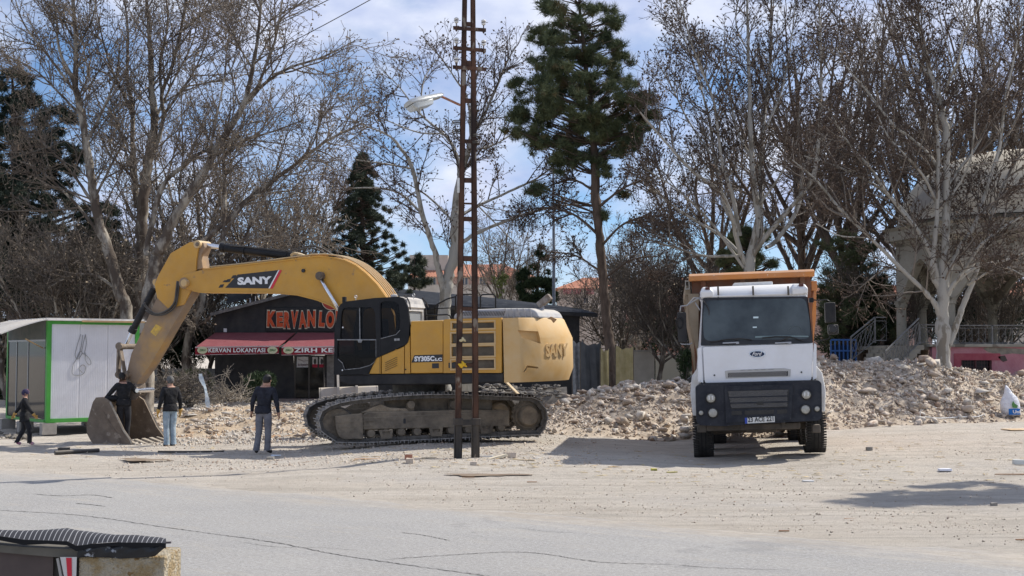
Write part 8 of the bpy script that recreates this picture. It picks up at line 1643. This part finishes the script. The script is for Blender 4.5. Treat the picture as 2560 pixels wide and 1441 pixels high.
# white plastic bag with printed detergent pack
bc = surf(2527, 1040); bg_ = Frame((bc.x, bc.y, bc.z - .02)); s_ = 37.2 / FPX
mb = MB(); rings = []
for z, rx, ry, ox in ((0, .20, .14, 0), (.06, .26, .18, .0), (.22, .29, .19, -.02), (.40, .27, .17, -.03), (.54, .22, .13, -.02), (.66, .13, .08, -.05), (.80, .07, .03, -.10), (.90, .015, .01, -.13)):
    rings.append([(ox + rx * cos(t) * (1 + .09 * sin(5 * t + z * 9)), ry * sin(t) * (1 + .12 * cos(4 * t + z * 11)), z) for t in np.linspace(0, 2 * pi, 25)[:-1]])
bag = put('plastic_bag', mb.loft(rings), mat('bag_white', (.66, .66, .70), (.78, .78, .80), scale=9, rough=.4, bump=.6, bscale=14), None, bg_, smooth=True); tag(bag, 'white plastic bag with blue and green print at the right end of the rubble', 'bag')
cur = [(x, -.205 - .0 * x, z) for x, z in ()]
def onbag(x, z): return Vector((x, -.195 * math.sqrt(max(0, 1 - (x / .31) ** 2)) - .012, z))
mb = MB(); nx, nz_ = 8, 4; V = [onbag(-.13 + .36 * i / nx, .03 + .18 * j / nz_) for j in range(nz_ + 1) for i in range(nx + 1)]
pk = put('blue_print', mb.add(V, [(j * (nx + 1) + i, j * (nx + 1) + i + 1, (j + 1) * (nx + 1) + i + 1, (j + 1) * (nx + 1) + i) for j in range(nz_) for i in range(nx)]), mat('print_blue', (.02, .16, .50)), bag, bg_)
put('print_letters', textmesh('Uni', .22, .10, .004, .03), WHT, bag, bg_.M @ Matrix.Translation((-.02, -.222, .07)))
mb = MB(); mb.add([onbag(-.02, .24), onbag(.12, .23), onbag(.15, .30), onbag(.05, .36), onbag(.0, .44), onbag(-.04, .34)], [(0, 1, 2, 3, 4, 5)]); put('green_print', mb, mat('print_green', (.10, .25, .08)), bag, bg_)
# white plastic strips on the rubble foot, cable, blue strip in the debris
q = spline([tuple(surf(a, b) + Vector((0, 0, .03))) for a, b, y in ((2308, 1046, 36.9), (2350, 1049, 36.8), (2400, 1047, 36.9), (2440, 1047, 37.1), (2462, 1039, 37.6))], 20); o = put('white_cable', MB().tube(q.tolist(), .018, 5), INS, None, I4); tag(o, 'long white cable lying along the foot of the right rubble mound', 'cable')
a = surf(2300, 1056); b = a + Vector((.02, 0, .36)); o = put('white_stick', MB().cyl(a, b, .012, 6), INS, None, I4); tag(o, 'upright thin white stick at the foot of the right rubble mound', 'stick')
sb_ = surf(521, 1026).y; q = spline([tuple(at(a, b, sb_)) for a, b in ((501, 935), (504, 950), (512, 968), (517, 990), (519, 1010), (521, 1022))], 12); mb = MB()
for i in range(11): a, b = Vector(q[i]), Vector(q[i + 1]); w = Vector((.05 + .02 * sin(i), .03, 0)); mb.add([a - w, a + w, b + w, b - w], [(0, 1, 2, 3)])
o = put('plastic_strip', mb, mat('strip_blue', (.42, .52, .60), (.6, .66, .7), scale=7, rough=.5), None, I4); tag(o, 'pale blue torn plastic strip hanging upright over the rubble, right of the man with gloves', 'plastic strip'); o.modifiers.new('s', 'SOLIDIFY').thickness = .01
# chunks of concrete, bricks and timber seen singly in the debris and on the mounds
def chunk(px, py, Y, s, m, label, name='stone', cat='stone', sh=(1.2, .8, .6), rot=0):
    p = surf(px, py + 4) + Vector((0, 0, s * sh[2] * .45)); r = random.Random(px * 3 + py); V, F = HULLS[r.randrange(len(HULLS))]; me = np_mesh(name, V * np.array(sh) * s, [F]); o = put(name, me, m, None, Matrix.Translation(p) @ Matrix.Rotation(rot or r.uniform(0, 3), 4, 'Z')); tag(o, label, cat)
chunk(2422, 1028, 37.4, .30, stone_m, 'largest boulder at the foot of the right rubble mound', sh=(1.25, .9, .85)); chunk(2210, 1040, 36.2, .20, stone_m, 'rounded boulder at the foot of the mound, right of the truck wheel', sh=(1.1, .9, .75), rot=.3)
chunk(2150, 1045, 35.8, .17, stone_m, 'squarish boulder just right of the truck tyre'); chunk(1490, 962, 36.6, .36, stone_g, 'long pale boulder on the crest of the left rubble mound', sh=(1.4, .7, .45), rot=.2)
chunk(1450, 970, 36.2, .2, WOOD3, 'rusty brown board lying on the crest of the left rubble mound', 'board', 'board', (1.4, .4, .25), rot=.15); chunk(1588, 970, 35.8, .24, stone_g, 'pale angular concrete block high on the left rubble mound', sh=(1.1, .8, .8))
chunk(555, 1045, 40, .22, stone_g, 'pale broken slab among the rubble left of the man in navy', sh=(1.5, 1, .4)); chunk(520, 1026, 41, .13, mat('white_chunk', (.66, .65, .62), rough=.8), 'small white block at the foot of the blue plastic strip', 'block', 'block'); chunk(470, 1038, 40, .25, stone_g, 'long pale slab among the rubble behind the man with gloves', sh=(1.6, .8, .3), rot=.2)
chunk(704, 1098, 34.5, .12, brick_m, 'red brick fragment right of the man in navy', 'brick', 'brick'); chunk(1305, 975, 34.5, .12, WOOD3, 'brown splinter of wood behind the rear of the tracks', 'board', 'board', (1, .3, .2)); chunk(2392, 935, 41, .26, stone_m, 'pale boulder on top of the right rubble mound')
a, b = at(1262, 952, 34.6), at(1300, 990, 34.2); o = put('plank', MB().bar(a, b, .09, .03), WOOD, None, I4); tag(o, 'tan plank leaning behind the counterweight of the excavator', 'plank')
a, b = at(1112, 960, 37), at(1186, 990, 37); o = put('tarp_sheet', MB().box(a.x + .4, b.x, 37, 37.05, b.z, a.z), mat('sheet_cream', (.50, .47, .38), (.35, .32, .24), scale=8, stretch=(4, 1, .4)), None, I4); tag(o, 'cream ribbed sheet seen between the two legs of the pole under the excavator', 'sheet')
# dark stones left of the woman and by the kiosk
pl2 = thing('stone_heap', 'small heap of dark stones at the left edge in front of the kiosk', 'rubble', tuple(ground(40, 1098)))
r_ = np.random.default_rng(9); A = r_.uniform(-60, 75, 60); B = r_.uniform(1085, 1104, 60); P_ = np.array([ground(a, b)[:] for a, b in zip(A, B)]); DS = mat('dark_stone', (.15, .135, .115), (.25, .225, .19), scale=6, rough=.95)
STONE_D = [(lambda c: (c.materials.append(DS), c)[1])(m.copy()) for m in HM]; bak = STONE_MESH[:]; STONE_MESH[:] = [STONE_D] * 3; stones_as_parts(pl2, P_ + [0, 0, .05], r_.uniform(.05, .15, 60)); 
# dark rubble seen under the counterweight
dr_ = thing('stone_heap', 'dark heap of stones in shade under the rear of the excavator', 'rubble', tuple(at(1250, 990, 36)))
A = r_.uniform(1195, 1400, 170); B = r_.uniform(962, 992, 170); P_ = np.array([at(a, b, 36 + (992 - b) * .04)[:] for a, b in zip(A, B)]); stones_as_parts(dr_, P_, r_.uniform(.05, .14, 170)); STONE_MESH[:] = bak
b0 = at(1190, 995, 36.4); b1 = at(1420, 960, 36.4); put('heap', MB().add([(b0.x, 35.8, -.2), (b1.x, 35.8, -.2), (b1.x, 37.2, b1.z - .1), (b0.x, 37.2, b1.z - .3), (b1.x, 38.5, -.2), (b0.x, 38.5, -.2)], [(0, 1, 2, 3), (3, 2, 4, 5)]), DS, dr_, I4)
# the tree outside the frame whose crown shades the dirt at lower right
conifer('small_conifer', 'conifer just outside the right edge whose shadow falls on the dirt', 'tree', [(3010, 1190, 40), (3010, 700, 28), (3010, 60, 5)], [(3010, 80, 90, 80), (3000, 230, 150, 120), (3000, 400, 190, 120), (3010, 560, 170, 80)], 22.4, 4200, .24, PINE_N, 55, per=12, tw=.012, branches=False)

# flat slabs lying on the mounds
for px, py, sz, sh, rt, lab in ((1520, 1000, .30, (1.5, 1.0, .28), .4, 'flat tilted slab in the middle of the left rubble mound'), (1640, 985, .26, (1.4, .9, .3), 1.2, 'flat slab right of the centre of the left rubble mound'), (1425, 1030, .24, (1.3, 1.0, .35), 2.2, 'pale slab low on the left end of the left rubble mound'),
    (2130, 960, .28, (1.4, 1.0, .3), .7, 'flat slab on the right mound just beside the truck'), (2330, 990, .26, (1.5, .8, .3), 1.6, 'flat slab in the middle of the right rubble mound'), (2470, 985, .22, (1.2, 1, .4), 2.7, 'flat slab high on the right end of the right rubble mound')):
    p = surf(px, py) + Vector((0, 0, .06)); V, F = HULLS[px % 5]; o = put('concrete_chunk', np_mesh('chunk', V * np.array(sh) * sz, [F]), stone_g if px % 2 else stone_m, None, Matrix.Translation(p) @ Matrix.Rotation(rt, 4, 'Z') @ Matrix.Rotation(.35, 4, 'X')); tag(o, lab, 'concrete')
